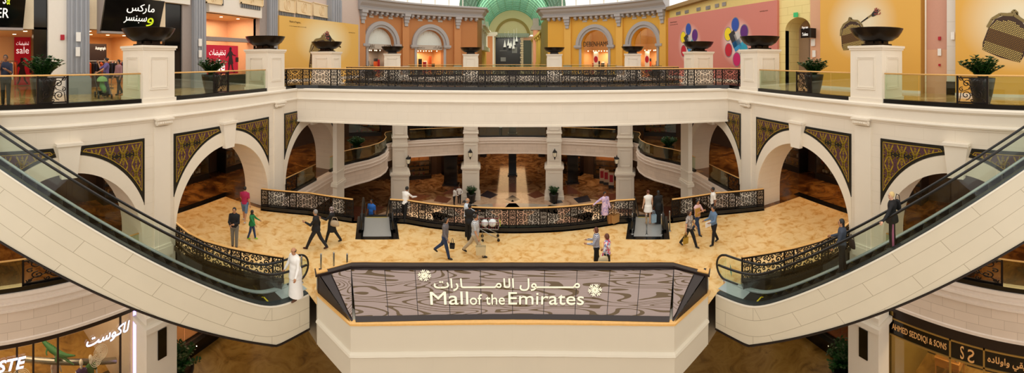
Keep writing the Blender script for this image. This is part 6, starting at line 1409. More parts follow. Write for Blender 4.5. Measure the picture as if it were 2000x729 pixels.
glass_text(arabic('لاكوست'), LY(167), LY(252), -2.95, -2.42, XS, off=.012); glass_text('LACOSTE', .85, LY(50), -2.92, -2.5, XS, off=.02)
c = MB()
for yy, zz, n in ((LY(196), -3.25, 5), (LY(187), -3.5, 4), (LY(10), -3.3, 6), (LY(40), -3.3, 6)):
    for j in range(1, n + 1): c.tube([(XS + .03, yy + .06 * j * cos(2 * pi * q / 20), zz + .06 * j * sin(2 * pi * q / 20)) for q in range(21)], .01, 4, cap=False)
c.build('circle_decals', mat('decal_pale', 'd8c8a8', .5), sf, loc=n_)
MB().box((XS + .05, LY(262), (L0 - 2.0) / 2), (.08, .12, 4.1)).build('violet_light_strip', mat('violet_light', 'b9a4ff', .4, emis=2.2), sf, loc=n_)
def mannequin(x, y, zz, face, top, trou, label, arms=0):
    r = empty('mannequin', (x, y, zz), -R(face)); tag(r, label, 'mannequin', 'shop mannequins'); SK = mat('mannequin_white', 'e8e2d8', .4); b = MB(); b.ball((0, 0, 1.66), (.085, .1, .125), 12); b.tube([(0, 0, 1.4), (0, 0, 1.56)], .055, 8)
    for e in (-1, 1): b.tube([(e * .2, 0, 1.36), (e * .25, .02, 1.12), (e * .27, .08, .88), (e * .27, .12, .78)], [.05, .045, .035, .03], 8); b.tube([(e * .1, 0, .9), (e * .1, .02, .45), (e * .1, 0, .05)], [.08, .06, .04], 8)
    b.build('figure', SK, r, smooth=True); t = MB(); t.lathe([(.16, .8), (.17, .95), (.155, 1.1), (.19, 1.28), (.17, 1.38), (.07, 1.44)], n=14, sy=.62, cap=False)
    for e in (-1, 1): t.tube([(e * .17, 0, 1.36), (e * .235, .01, 1.16)], [.07, .066], 8)
    t.build('shirt', top, r, smooth=True); q = MB(); q.lathe([(.165, .88), (.17, .7)], n=14, sy=.62)
    for e in (-1, 1): q.tube([(e * .09, 0, .86), (e * .1, .02, .45), (e * .1, 0, .1)], [.1, .08, .065], 8)
    q.build('trousers', trou, r, smooth=True); MB().lathe([(.25, 0), (.25, .03)], n=16).build('base', STEEL, r); return r
struct(MB().box((-14.1, 6.3, L0 + .2), (1.5, 3.2, .4)).build('floor_window_plinth', mat('dark_soffit', '1e130d')))
mannequin(-13.95, 6.6, L0 + .4, 90, CL[6], CL[0], 'white mannequin in green polo shirt inside the lower left shop window'); mannequin(-13.9, 6.15, L0 + .4, 90, mat('cloth_purple', '3c2464', .8), CL[0], 'white mannequin in purple polo shirt inside the lower left shop window')
mq = mannequin(-15.2, 5.5, L0, 60, mat('cloth_pale_pink', 'e6c8c0', .8), CL[2], 'mannequin in pale shirt and dark trousers under the green crocodile')
cr = empty('crocodile_prop', (-15.1, 5.45, L0 + 1.85), .5); tag(cr, 'long green crocodile display prop held above a mannequin in the lower left shop', 'display prop'); GRN = mat('croc_green', '1f6a3a', .5, noise=.2, nscale=20)
b = MB(); b.tube([(-.9, 0, .12), (-.6, 0, .06), (-.2, 0, 0), (.25, 0, .02), (.6, .02, .1), (.95, .05, .28)], [.03, .09, .15, .14, .08, .02], 10); b.build('body', GRN, cr, smooth=True); b = MB(); b.tube([(.35, 0, .08), (.7, 0, .18), (1.1, 0, .38)], [.09, .07, .025], 8); b.tube([(.4, 0, .0), (.75, 0, -.02), (1.05, 0, -.02)], [.08, .05, .02], 8); b.build('jaws', GRN, cr)
for e in (-1, 1):
    for x in (-.35, .2): MB().tube([(x, e * .1, 0), (x + .05, e * .22, -.08), (x + .12, e * .25, -.15)], [.05, .035, .03], 6).build('leg', GRN, cr)
b = MB()
for i in range(12): b.lathe([(.025, 0), (.002, .05)], c=(-.8 + i * .1, 0, .12 + (.05 if i > 2 and i < 10 else 0)), n=4)
b.build('back_ridge', GRN, cr)
def table(x, y, zz, w, d, h, label, m, items, rz=0, name='display_table'):
    r = empty(name, (x, y, zz), rz); tag(r, label, 'table'); MB().box((0, 0, h - .03), (w, d, .06)).build('top', m, r)
    for a in (-1, 1):
        for b_ in (-1, 1): MB().box((a * (w / 2 - .05), b_ * (d / 2 - .05), (h - .06) / 2), (.05, .05, h - .06)).build('leg', m, r)
    return r
def folded(x, y, zz, m, label, g): o = MB().box((0, 0, .05), (.34, .28, .1)).build('folded_shirt', m, loc=(x, y, zz)); tag(o, label, 'clothes', g)
table(-14.6, 3.6, L0, 1.0, 2.4, .95, 'pale display table of folded shirts in the lower left shop', WARMW, 0)
for i, (m_, c_) in enumerate(((CL[4], 'red'), (GOODS[0], 'yellow'), (CL[3], 'pink'), (CL[5], 'white'), (CL[7], 'blue'))): folded(-14.6, 2.7 + i * .42, L0 + .95, m_, 'folded %s shirt on the display table in the lower left shop' % c_, 'folded shirts on the table')
def hung(x, y, zz, m, label): r = empty('hanging_shirt', (x, y, zz)); tag(r, label, 'clothes', 'shirts hung in the lower left shop'); b = MB(); b.lathe([(.05, .0), (.2, -.08), (.22, -.3), (.2, -.75), (.19, -.76)], n=12, sx=.45, cap=False); b.build('body', m, r, smooth=True); [MB().tube([(0, e * .17, -.08), (.03, e * .27, -.3), (.03, e * .28, -.55)], [.06, .055, .045], 7).build('sleeve', m, r) for e in (-1, 1)]; MB().tube([(0, 0, 0), (0, 0, .2)], .01, 4).build('hanger', STEEL, r)
hung(-15.6, 6.7, -3.0, CL[3], 'pink jacket hung inside the lower left shop'); hung(-16.2, 7.5, -3.0, CL[7], 'blue shirt hung against dark board in the lower left shop'); hung(-16.8, 7.2, -3.1, CL[4], 'red shirt hung inside the lower left shop')
b = MB().tube([(-15.2, 4.0, -4.4), (-14.3, 8.0, -5.0)], .12, 12).build('silver_pipe', STEEL); tag(b, 'thick silver pipe running behind the mannequins', 'pipe')
bg = empty('duffel_bag', (-13.8, 7.5, L0 + .4), 1.2); tag(bg, 'striped white and brown duffel bag on the window plinth', 'bag'); MB().tube([(-.28, 0, .16), (-.25, 0, .16), (.25, 0, .16), (.28, 0, .16)], [.1, .16, .16, .1], 12).build('body', CL[5], bg); MB().box((0, 0, .17), (.12, .33, .33)).build('stripe', FR, bg); MB().tube([(-.12, 0, .3), (-.08, 0, .42), (.08, 0, .42), (.12, 0, .3)], .015, 6).build('handle', FR, bg)
# ---- between the piers: dark plinths, shops behind
for s in (-1, 1):
    struct(MB().box((s * 13.9, 13.3, L0 + .28), (.5, 7.4, .56)).build('baseboard_ground_' + SIDE[s], BLACK)); struct(MB().box((s * 17.6, 13.3, (L0 - 1.75) / 2), (.2, 7.6, 4.5)).build('wall_ground_side_' + SIDE[s], mat('peach_shop', 'dba988') if s < 0 else mat('shop_dark_red', '5a2a18', .5)))
    struct(MB().box((s * 15.8, 13.3, L0 + .3), (3.4, 7.4, .6)).build('floor_shop_' + SIDE[s], mat('peach_floor', 'c98f60', .3) if s < 0 else blocks('red_timber_floor', '6b2a12', '30100a', 1.8, .16, .25, .006, .3)))
    for j in range(4): o = MB().ball((s * 13.64, 10.6 + j * 1.5, L0 + .4), .022, 8).build('plinth_light', LAMP); tag(o, 'tiny round light set in the dark plinth of the ground-floor shop on the %s' % SIDE[s], 'light', 'lights in the shop plinths')
    for yy in (10.9, 12.2, 13.5): o = MB().box((s * 13.9, yy, -3.6), (.03, 1.25, 4.0)).build('glass_screen', SHOPGLASS); tag(o, 'clear glass screen of the ground-floor shop beyond the %s pier' % SIDE[s], 'glass screen', 'glass screens of the side shops')
cb_ = empty('cabinet', (-14.9, 10.6, L0 + .6)); tag(cb_, 'tall dark cabinet beyond the lower left pier', 'cabinet'); MB().box((0, 0, 1.75), (.5, .9, 3.5)).build('body', DARKWOOD, cb_); dr_ = MB().box((.26, 0, 1.8), (.02, .82, 3.2)).build('door', mat('dark_walnut', '2a1710', .4), cb_); MB().tube([(.3, .3, 1.5), (.3, .3, 1.9)], .015, 6).build('handle', STEEL, dr_)
for i in range(3): r_ = vitrine(1, 16.9, 10.6 + i * 2.0, L0 + .6, -90, 'shelves of goods lit from above in the side shop beyond the lower right pier', 'shelves of the lower right side shop')
for s, px in ((-1, 316), (1, 1687)):
    x = s * 12.02; yy = 12.05 / tan(abs(th(px))); o = MB().box((x, yy, -3.15), (.04, .42, 1.15)).build('black_panel', BLK); tag(o, 'black wall panel on the ground-floor pier below the %s escalator' % SIDE[s], 'panel')
# ---- jeweller, right
XR = 13.05; jw = empty('shopfront', (XR, 2, L0)); tag(jw, 'dark shopfront with gold framing and gold lettering at the lower right corner', 'shopfront'); n_ = neg(jw); GF = mat('gold_frame', 'b08c4a', .35, .5)
sb_ = MB().box((XR, 2.2, -2.71), (.1, 12.4, .69)).build('sign_band', BLK, jw, loc=n_); MB().box((XR + .0, 2, -2.2), (.12, 12, .36)).build('upper_band', DARKWOOD, jw, loc=n_)
mb = MB(); mb.box((XR - .06, 2.2, -2.38), (.05, 12.4, .06)); mb.box((XR - .06, 2.2, -3.06), (.05, 12.4, .06))
for px in (1737, 1857, 1923): mb.box((XR - .06, LY(px), -4.2), (.05, .07, 3.7))
mb.build('gold_frame', GF, jw, loc=n_); MB().box((XR, 8.42, -4.1), (.3, .4, 4.2)).build('black_pilaster', BLK, jw, loc=n_)
GLD = mat('gold_letters', 'e0a868', .35, .3, emis=.15)
def jt(body, p0, p1, z0, z1, **k): y0, y1 = LY(p0), LY(p1); lettering('lettering', body, lambda a, b, e: (XR - .07 - e, y0 + (y1 - y0) * a, z0 + (z1 - z0) * b), GLD, sb_, extrude=.01, **k)
jt('AHMED SEDDIQI & SONS', 1744, 1850, -2.86, -2.58); jt('S', 1877, 1884, -2.96, -2.48, off=.0); jt(arabic('صديقي واولاده'), 1930, 2030, -2.92, -2.55, off=.008)
y0, y1 = LY(1891), LY(1904); lettering('lettering', 'S', lambda a, b, e: (XR - .07 - e, y1 + (y0 - y1) * a, -3.0 + .48 * b), GLD, sb_, extrude=.01)
for a, b in ((LY(1737), LY(1857)), (LY(1857), LY(1923)), (LY(1923), -3)): MB().box((XR, (a + b) / 2, -4.64), (.012, abs(a - b) - .06, 3.1)).build('glass_pane', SHOPGLASS, jw, loc=n_)
mb = MB(); mb.box((18.2, 2.2, (L0 - 1.75) / 2), (.2, 12.6, 4.5)); mb.box((15.7, 8.25, (L0 - 1.75) / 2), (5.2, .2, 4.5)); struct(mb.build('wall_ground_shop_right', mat('olive_gold_wall', '8f7638', .5)))
mb = MB()
for i in range(6):
    y = -2 + i * 1.9
    for q in (-.7, .7): mb.box((18.08, y + q, -3.9), (.05, .05, 2.6))
    for q in (-5.2, -2.6): mb.box((18.08, y, q), (.05, 1.45, .05))
struct(mb.build('trim_10', GF))
for i, (x, y, w_, d_) in enumerate(((14.1, 5.6, .9, 1.5), (15.6, 6.6, .8, 1.2), (14.3, 3.2, .8, 1.3))):
    r = table(x, y, L0, w_, d_, 1.0, 'golden display case of jewellery in the lower right shop, %s' % ['nearest the window corner', 'behind the first case', 'under the double S emblem'][i], mat('golden_wood', 'c98f45', .35), 0, name='display_case')
    MB().box((0, 0, 1.0 - .2), (w_ - .04, d_ - .04, .34)).build('drawer_body', mat('golden_wood', 'c98f45'), r); MB().box((0, 0, 1.2), (w_ - .1, d_ - .1, .4)).build('glass_cover', SHOPGLASS, r); b = MB(); R_ = random.Random(i)
    for j in range(12): b.lathe([(.03, 1.0), (.045, 1.08), (.02, 1.16 + R_.random() * .12)], c=((R_.random() - .5) * (w_ - .3), (R_.random() - .5) * (d_ - .3), 0), n=8)
    b.build('jewellery', [GOODS[0], GOODS[1], GOODS[4]][i], r)
for i in range(2): vitrine(1, 16.9, 5.0 + i * 2.3, L0, -90, 'tall lit case of goods at the back of the lower right shop, %s' % ['nearer the escalator', 'nearer the pier'][i], 'tall cases in the lower right shop')
SHOP_AND_FILL_LIGHTS += [((-15.6, 4, -1.85), 260, 3.5, 6, 0), ((15.6, 4, -1.85), 330, 3, 6, 0), ((-15.8, 13, -1.85), 140, 2, 4, 0), ((15.8, 13, -1.85), 70, 2, 4, 0), ((0, 80, 20.5), 900, 8, 30, 0)]  # last entry belongs to no shop: added fill light inside the street vault
# ================================================================ people
def rc(P, a, b, ra, rb, k=None):
    a, b = np.array(a, float), np.array(b, float); ab = b - a; t = np.clip(((P - a) @ ab) / (ab @ ab + 1e-12), 0, 1); return np.linalg.norm(P - (a + t[..., None] * ab), axis=-1) - (ra + (rb - ra) * t)
def ell(P, c, r): q = (P - np.array(c)) / np.array(r); n = np.linalg.norm(q, axis=-1); return (n - 1) * min(r)
def smin(a, b, k): h = np.clip(.5 + .5 * (b - a) / k, 0, 1); return b + (a - b) * h - k * h * (1 - h)
def nets(fn, lo, hi, h):
    """smooth surface of fn = 0 on a regular grid (surface nets)"""
    lo = np.array(lo) - 2 * h; n = np.ceil((np.array(hi) - lo) / h).astype(int) + 3
    ax = [lo[i] + h * np.arange(n[i]) for i in range(3)]; G = np.stack(np.meshgrid(*ax, indexing='ij'), -1); V = fn(G); S = V < 0
    c = S[:-1, :-1, :-1].astype(int)
    for dx, dy, dz in [(i, j, k) for i in (0, 1) for j in (0, 1) for k in (0, 1)][1:]: c = c + S[dx:n[0] - 1 + dx, dy:n[1] - 1 + dy, dz:n[2] - 1 + dz]
    act = (c > 0) & (c < 8); idx = -np.ones(act.shape, int); idx[act] = np.arange(act.sum()); A = np.argwhere(act); pos = np.zeros((len(A), 3)); cnt = np.zeros(len(A))
    cor = [(i, j, k) for i in (0, 1) for j in (0, 1) for k in (0, 1)]
    for p in cor:
        for q in cor:
            if sum(q) - sum(p) == 1 and all(b >= a for a, b in zip(p, q)):
                a = V[tuple((A + p).T)]; b = V[tuple((A + q).T)]; m = (a < 0) != (b < 0); t = np.where(m, a / np.where(m, a - b, 1), 0)
                pos += np.where(m[:, None], np.array(p) + t[:, None] * (np.array(q) - np.array(p)), 0); cnt += m
    vs = lo + h * (A + pos / cnt[:, None]); fs = []
    for d in range(3):
        e1, e2 = [(1, 2), (2, 0), (0, 1)][d]; sl = [slice(0, n[i] - 1) for i in range(3)]; a = S[tuple(sl)]; sl2 = list(sl); sl2[d] = slice(1, n[d]); b = S[tuple(sl2)]
        E_ = np.argwhere(a != b); ok = (E_[:, e1] > 0) & (E_[:, e2] > 0); E_ = E_[ok]; fl = a[tuple(E_.T)]
        o1 = np.zeros(3, int); o1[e1] = 1; o2 = np.zeros(3, int); o2[e2] = 1
        q = [idx[tuple((E_ - x).T)] for x in (0 * o1, o1, o1 + o2, o2)]; Q = np.stack(q, 1); Q[~fl] = Q[~fl][:, ::-1]; fs += [tuple(int(i) for i in r) for r in Q if (r >= 0).all()]
    return [tuple(map(float, v)) for v in vs], fs
SKIN = {'fair': mat('skin_fair', 'd9a98a', .55), 'tan': mat('skin_tan', 'b98560', .55), 'brown': mat('skin_brown', '8a5a3c', .55)}
HAIRC = {n: mat('hair_' + n, h, .5) for n, h in (('black', '120e0c'), ('brown', '3a2416'), ('grey', '8a8682'), ('blond', 'd2b478'), ('redbrown', '5c2c18'))}
SHOE = mat('shoe_dark', '17120f', .4)
NPEOPLE = 0
def person(label, x, y, zf, face, H=1.7, skin='tan', hair='black', hairk='short', top=None, sleeve='long', toplen=.5, bottom=None, bkind='trousers', la=(5, 8, 10), ra=(5, 8, 10), ll=(12, 6), rl=(-12, 14), lean=0, build=1.08, shoes=SHOE, head=0, collar=None, lod=1, extras=None, group=None, name='person', skirt=None, lrot=0, rrot=0, z_shift=0):
    """la/ra: arm pitch forward, spread, elbow bend (degrees); ll/rl: hip pitch, knee bend"""
    global NPEOPLE
    NPEOPLE += 1
    root = empty(name, (x, y, zf), -R(face)); tag(root, label, 'person', group)
    hz = .525 * H; J = {}
    def leg(s, hp, kn):
        hip = np.array((s * .052 * H * build, 0, hz)); a = R(hp); k = hip + .245 * H * np.array((0, sin(a), -cos(a))); b = R(hp - kn); an = k + .245 * H * np.array((0, sin(b), -cos(b))); return hip, k, an, b
    Ls = {-1: leg(-1, *ll), 1: leg(1, *rl)}; low = min(Ls[-1][2][2], Ls[1][2][2]); dz = .045 * H - low + z_shift
    for s in (-1, 1): Ls[s] = tuple(p + np.array((0, 0, dz)) for p in Ls[s][:3]) + (Ls[s][3],)
    pel = np.array((0, 0, hz + dz)); le = R(lean); up = np.array((0, sin(le), cos(le))); fw = np.array((0, cos(le), -sin(le))); rt = np.array((1.0, 0, 0))
    def T(a, b, c): return pel + rt * a + fw * b + up * c
    sh = {s: T(s * .102 * H * build ** .7, 0, .278 * H) for s in (-1, 1)}; nk = T(0, 0, .31 * H); hd = T(0, .015 * H, .405 * H)
    hr = R(head); hf = fw * cos(hr) + rt * sin(hr); hs = rt * cos(hr) - fw * sin(hr)
    A = {}
    for s, (pi_, ab, el), ro in ((-1, la, lrot), (1, ra, rrot)):
        p_, a_ = R(pi_), R(ab); d = np.array((s * sin(a_), sin(p_) * cos(a_), -cos(p_) * cos(a_))); e = sh[s] + .172 * H * d
        p2 = R(pi_ + el); a2 = R(ab + ro); d2 = np.array((s * sin(a2), sin(p2) * cos(a2), -cos(p2) * cos(a2))); w = e + .145 * H * d2; A[s] = (sh[s], e, w, d2)
    def loc(P, c): q = P - c; return np.stack([q @ rt, q @ fw, q @ up], -1)
    def torso(P, g):
        w = build; q = loc(P, pel); q = q * np.array((1, 1.0, 1))
        v = ell(q, (0, 0, .235 * H), (.098 * H * w + g, .066 * H * (w ** 1.3) + g, .105 * H + g)); v = smin(v, ell(q, (0, .008 * H * w, .11 * H), (.083 * H * w + g, .06 * H * (w ** 1.8) + g, .1 * H + g)), .05); return smin(v, ell(q, (0, 0, .0), (.094 * H * w + g, .066 * H * (w ** 1.3) + g, .08 * H + g)), .05)
    hv = .018 * .9
    def body(P):
        v = torso(P, -.008); v = smin(v, rc(P, nk - up * .03 * H, hd - up * .03, .034 * H, .03 * H), .03)
        q = P - hd; q = np.stack([q @ hs, q @ hf, q @ up], -1); hh = ell(q, (0, 0, .012 * H), (.044 * H, .054 * H, .055 * H)); hh = smin(hh, ell(q, (0, .012 * H, -.028 * H), (.032 * H, .036 * H, .036 * H)), .03); hh = smin(hh, ell(q, (0, .057 * H, -.006 * H), (.008 * H, .012 * H, .015 * H)), .012)
        for e in (-1, 1): hh = smin(hh, ell(q, (e * .045 * H, -.002, 0), (.006 * H, .01 * H, .018 * H)), .008)
        v = smin(v, hh, .015)
        for s in (-1, 1):
            a, e, w, _ = A[s]; v = smin(v, rc(P, a, e, .03 * H, .024 * H), .03); v = smin(v, rc(P, e, w, .024 * H, .016 * H), .02)
            hp, k, an, _ = Ls[s]; v = smin(v, rc(P, hp, k, .05 * H, .034 * H), .03); v = smin(v, rc(P, k, an, .035 * H, .02 * H), .02)
        return v
    allp = np.array([hd + up * .08 * H, pel] + [p for s in (-1, 1) for p in A[s][:3]] + [p for s in (-1, 1) for p in Ls[s][:3]]); lo, hi = allp.min(0) - .2, allp.max(0) + .2; hq = .021 if lod == 1 else (.017 if lod == 0 else .03)
    vs, fs = nets(body, lo, hi, hq); mb = MB().add(vs, fs)
    for s in (-1, 1):        # hands: palm, four fingers of unequal length, thumb
        a, e, w, d = A[s]; side = np.cross(d, fw); side = side / (np.linalg.norm(side) + 1e-9); nrm = np.cross(side, d); inward = -rt * s; c = w + d * .045 * H * .9
        mb.tube([w - d * .01, w + d * .02 * H, w + d * .05 * H], [.015 * H, .02 * H, .02 * H], 8)
        ax = fw - d * np.dot(fw, d); ax = ax / (np.linalg.norm(ax) + 1e-9)
        for i, (o, l) in enumerate(((-.016, .038), (-.0055, .045), (.0055, .042), (.016, .033))):
            b0 = w + d * .048 * H + ax * o * H; b1 = b0 + d * l * H * .5 + inward * .004 * H; b2 = b0 + d * l * H * .8 + inward * .018 * H; mb.tube([b0, b1, b2], [.0062 * H, .0055 * H, .0045 * H], 5)
        b0 = w + d * .02 * H + ax * .018 * H; mb.tube([b0, b0 + ax * .016 * H + d * .014 * H, b0 + ax * .02 * H + d * .034 * H + inward * .006 * H], [.0075 * H, .006 * H, .005 * H], 5)
    fe = MB()
    for e in (-1, 1): p = hd + hs * e * .018 * H + hf * .052 * H + up * .008 * H; fe.ball(tuple(p), .006 * H, 6); p2 = p + up * .013 * H; fe.tube([p2 - hs * .01 * H, p2 + hs * .01 * H], .003 * H, 4)
    p = hd + hf * .046 * H - up * .032 * H; fe.tube([p - hs * .013 * H, p + hf * .004, p + hs * .013 * H], .0035 * H, 4, m=1)
    n0 = len(mb.v); mb.v += fe.v; mb.f += [tuple(i + n0 for i in f) for f in fe.f]; mb.m += [m_ + 1 for m_ in fe.m]
    o = mb.build('body', [SKIN[skin], HAIRC['black'], mat('lips', '8a4438', .5)], root, smooth=True, uv=False)
    # clothes
    if top is not None:
        g = .014
        def ft(P):
            v = torso(P, g)
            q = loc(P, pel); v = smin(v, rc(P, nk - up * .035 * H, nk - up * .02 * H, .045 * H, .036 * H), .03)
            v = smin(v, rc(P, sh[-1], sh[1], .028 * H, .028 * H), .04)
            for s in (-1, 1):
                a, e, w, _ = A[s]; v = smin(v, rc(P, a, e, .031 * H + .004, .029 * H if sleeve != 'none' else .03 * H), .03) if sleeve != 'none' else smin(v, rc(P, a, a + (e - a) * .1, .03 * H, .028 * H), .03)
                if sleeve == 'short': pass
                if sleeve == 'long': v = smin(v, rc(P, e, w, .031 * H, .022 * H), .02)
            if toplen > .5:
                v = smin(v, rc(P, pel + up * .02, pel - np.array((0, 0, (toplen - .5) * H)), .1 * H * build, .105 * H * build + (toplen - .5) * .08), .04)
            bot = pel[2] - (toplen - .49) * H; v = np.maximum(v, bot - P[..., 2])
            if sleeve == 'short':
                for s in (-1, 1): a, e, w, _ = A[s]; m_ = a + (e - a) * .75; d = (e - a) / np.linalg.norm(e - a); near_ = rc(P, a, w, .07 * H, .07 * H) ; cut = (P - m_) @ d; v = np.where((near_ < 0) & (rc(P, m_, w, .06 * H, .06 * H) < 0) & (cut > 0), np.maximum(v, cut), v)
            return v
        vs, fs = nets(ft, lo - .1, hi + .1, hq); MB().add(vs, fs).build('top', top, root, smooth=True, uv=False)
    if bottom is not None:
        if bkind in ('skirt', 'robe'):
            hem = skirt if skirt is not None else .05; wz = pel[2] + (.02 if bkind == 'skirt' else .05)
            def fb(P):
                a = pel + up * .02; b = np.array(((Ls[-1][2][0] + Ls[1][2][0]) / 2, (Ls[-1][2][1] + Ls[1][2][1]) / 2, hem)); v = rc(P * np.array((1, 1.15, 1)), a * np.array((1, 1.15, 1)), b * np.array((1, 1.15, 1)), .096 * H * build, .13 * H * build); v = smin(v, torso(P, .012), .04)
                if bkind == 'skirt': v = np.maximum(v, P[..., 2] - wz - .03)
                return np.maximum(v, hem - P[..., 2])
        else:
            end = {'trousers': .96, 'shorts': .0}[bkind]
            def fb(P):
                v = np.maximum(torso(P, .01), P[..., 2] - pel[2] - .05)
                for s in (-1, 1):
                    hp, k, an, _ = Ls[s]; v = smin(v, rc(P, hp, k, .056 * H * build ** .5, .043 * H), .03)
                    if bkind == 'trousers': v = smin(v, rc(P, k, k + (an - k) * .97, .043 * H, .034 * H), .02)
                return np.maximum(v, .035 - P[..., 2])
        vs, fs = nets(fb, lo - .1, hi + .1, hq); MB().add(vs, fs).build({'skirt': 'skirt', 'robe': 'robe'}.get(bkind, 'trousers' if bkind == 'trousers' else 'shorts'), bottom, root, smooth=True, uv=False)
    def fh(P):
        q = P - hd; q = np.stack([q @ hs, q @ hf, q @ up], -1)
        v = ell(q, (0, -.008 * H, .018 * H), (.05 * H, .056 * H, .058 * H))
        if hairk == 'bald': v = np.maximum(v, q[..., 2] - .02 * H)
        face_ = np.maximum(.03 * H - q[..., 1] * 1.0, q[..., 2] - .045 * H); cut = ell(q, (0, .055 * H, -.02 * H), (.046 * H, .05 * H, .066 * H)); v = np.maximum(v, -cut); v = np.maximum(v, -.03 * H - q[..., 2]) if hairk in ('short', 'bald', 'bun') else v
        if hairk == 'long': v = smin(v, ell(q, (0, -.035 * H, -.06 * H), (.045 * H, .028 * H, .09 * H)), .02)
        if hairk == 'bob': v = smin(v, ell(q, (0, -.02 * H, -.01 * H), (.058 * H, .05 * H, .055 * H)), .02); v = np.maximum(v, -cut)
        if hairk == 'bun': v = smin(v, ell(q, (0, -.06 * H, .03 * H), (.025 * H, .025 * H, .025 * H)), .01)
        if hairk == 'pony': v = smin(v, rc(q, (0, -.055 * H, .02 * H), (0, -.07 * H, -.12 * H), .02 * H, .01 * H), .02)
        if hairk == 'scarf': v = np.minimum(ell(q, (0, -.006 * H, .01 * H), (.056 * H, .062 * H, .066 * H)), ell(q, (0, -.01 * H, -.07 * H), (.06 * H, .055 * H, .05 * H))); v = np.maximum(v, -ell(q, (0, .06 * H, -.005 * H), (.034 * H, .04 * H, .045 * H)))
        return v
    vs, fs = nets(fh, hd - .17 * H, hd + .12 * H, hq * .7); MB().add(vs, fs).build('headscarf' if hairk == 'scarf' else 'hair', hair if not isinstance(hair, str) else HAIRC[hair], root, smooth=True, uv=False)
    if shoes is not None:
        for s in (-1, 1):
            hp, k, an, b = Ls[s]; c = b * .55 if an[2] > .06 * H else 0; f = np.array((0, cos(c), sin(c) * .9)); u_ = np.array((0, -sin(c), cos(c))); h0 = an - u_ * .018 * H - f * .02 * H
            MB().tube([tuple(h0 - f * .012 * H), tuple(h0), tuple(h0 + f * .05 * H - u_ * .004 * H), tuple(h0 + f * .095 * H - u_ * .01 * H), tuple(h0 + f * .115 * H - u_ * .012 * H)], [.012 * H, .024 * H, .024 * H, .02 * H, .01 * H], 8).build('shoe', shoes, root, smooth=True)
    root['hand_l'] = [float(v) for v in A[-1][2] + A[-1][3] * .07 * H]; root['hand_r'] = [float(v) for v in A[1][2] + A[1][3] * .07 * H]
    def world(p): f_ = -R(face); return (x + p[0] * cos(f_) - p[1] * sin(f_), y + p[0] * sin(f_) + p[1] * cos(f_), zf + p[2])
    hl, hr_ = world(A[-1][2] + A[-1][3] * .07 * H), world(A[1][2] + A[1][3] * .07 * H); shs = world(sh[1])
    del root['hand_l'], root['hand_r']
    return root, hl, hr_
def C(n, h, r=.8): return mat('garment_' + n, h, r)
NAVY, BLACKC, DENIM, DARKT, KHAKI, WHITEC, GREYC = C('navy', '1a2138'), C('black', '0e0d10'), C('denim', '24395c'), C('charcoal', '1b1a1f'), C('khaki', 'b9a88c'), C('white', 'ece8e2'), C('grey', '6c6c70')
def bag(x, y, zz, w, d, h, m, label, rz=0, kind='shopping_bag'):
    """hanging bag whose handles top out at (x, y, zz)"""
    r = empty(kind, (x, y, zz - h - .22), rz); tag(r, label, 'bag'); t = MB(); t.add([(-w / 2 * .92, -d / 2, 0), (w / 2 * .92, -d / 2, 0), (w / 2 * .92, d / 2, 0), (-w / 2 * .92, d / 2, 0), (-w / 2, -d / 2 * 1.1, h), (w / 2, -d / 2 * 1.1, h), (w / 2, d / 2 * 1.1, h), (-w / 2, d / 2 * 1.1, h)], [(0, 3, 2, 1), (0, 1, 5, 4), (1, 2, 6, 5), (2, 3, 7, 6), (3, 0, 4, 7)]); t.build('body', m, r)
    for e in (-1, 1): MB().tube([(-w * .25, e * d / 2, h - .03), (-w * .15, e * d * .2, h + .18), (0, 0, h + .22), (w * .15, e * d * .2, h + .18), (w * .25, e * d / 2, h - .03)], .008, 5).build('handle', m, r)
    return r
def handbag(x, y, zz, w, h, m, label, rz=0):
    r = empty('handbag', (x, y, zz), rz); tag(r, label, 'bag'); b = MB(); b.lathe([(.3, 0), (.48, .1), (.5, .4), (.42, .85), (.2, 1.0)], n=16, sy=.35); b.v = [(p[0] * w, p[1] * w, p[2] * h) for p in b.v]; b.build('body', m, r, smooth=True); MB().tube([(-w * .35, 0, h * .9), (-w * .2, 0, h * 1.5), (w * .2, 0, h * 1.5), (w * .35, 0, h * .9)], .012, 6).build('strap', m, r); return r
D = lambda px, py: on_z(px, py, 0)
# -- on the deck
person('man in magenta polo shirt and denim shorts walking away under the left arch', *D(478, 433), 0, -25, 1.78, 'tan', 'black', top=C('magenta', 'a81c4c'), sleeve='short', bottom=C('denim_light', '5d7896'), bkind='shorts', ll=(18, 10), rl=(-16, 18), la=(25, 10, 35), ra=(-10, 10, 10), shoes=C('shoe_light', 'c9c4bc'))
p_, hl, hr = person('man in black jacket and grey trousers standing at the left railing', *D(458, 484), 0, 150, 1.74, 'tan', 'black', top=BLACKC, bottom=C('grey_trousers', '77736a'), ll=(3, 0), rl=(-3, 2), la=(25, 4, 70), ra=(20, 6, 60), lrot=-40, rrot=-30, shoes=C('brown_shoe', '4a2418'))
person('child in green jacket with one arm held out, left part of the deck', *D(492, 467), 0, 70, 1.32, 'tan', 'black', 'scarf', top=C('green', '1c7a40'), bottom=C('blue_jeans', '2b3d63'), ll=(14, 4), rl=(-10, 10), la=(35, 20, 20), ra=(40, 25, 15), toplen=.54, shoes=C('lime_shoe', '9ad02a')).__getitem__(0)
person('grey-haired man in black suit striding left', *D(617, 487), 0, -105, 1.78, 'tan', 'grey', top=BLACKC, bottom=DARKT, ll=(28, 4), rl=(-26, 12), la=(35, 6, 80), ra=(-18, 8, 20), shoes=C('brown_shoe', '4a2418'), toplen=.52)
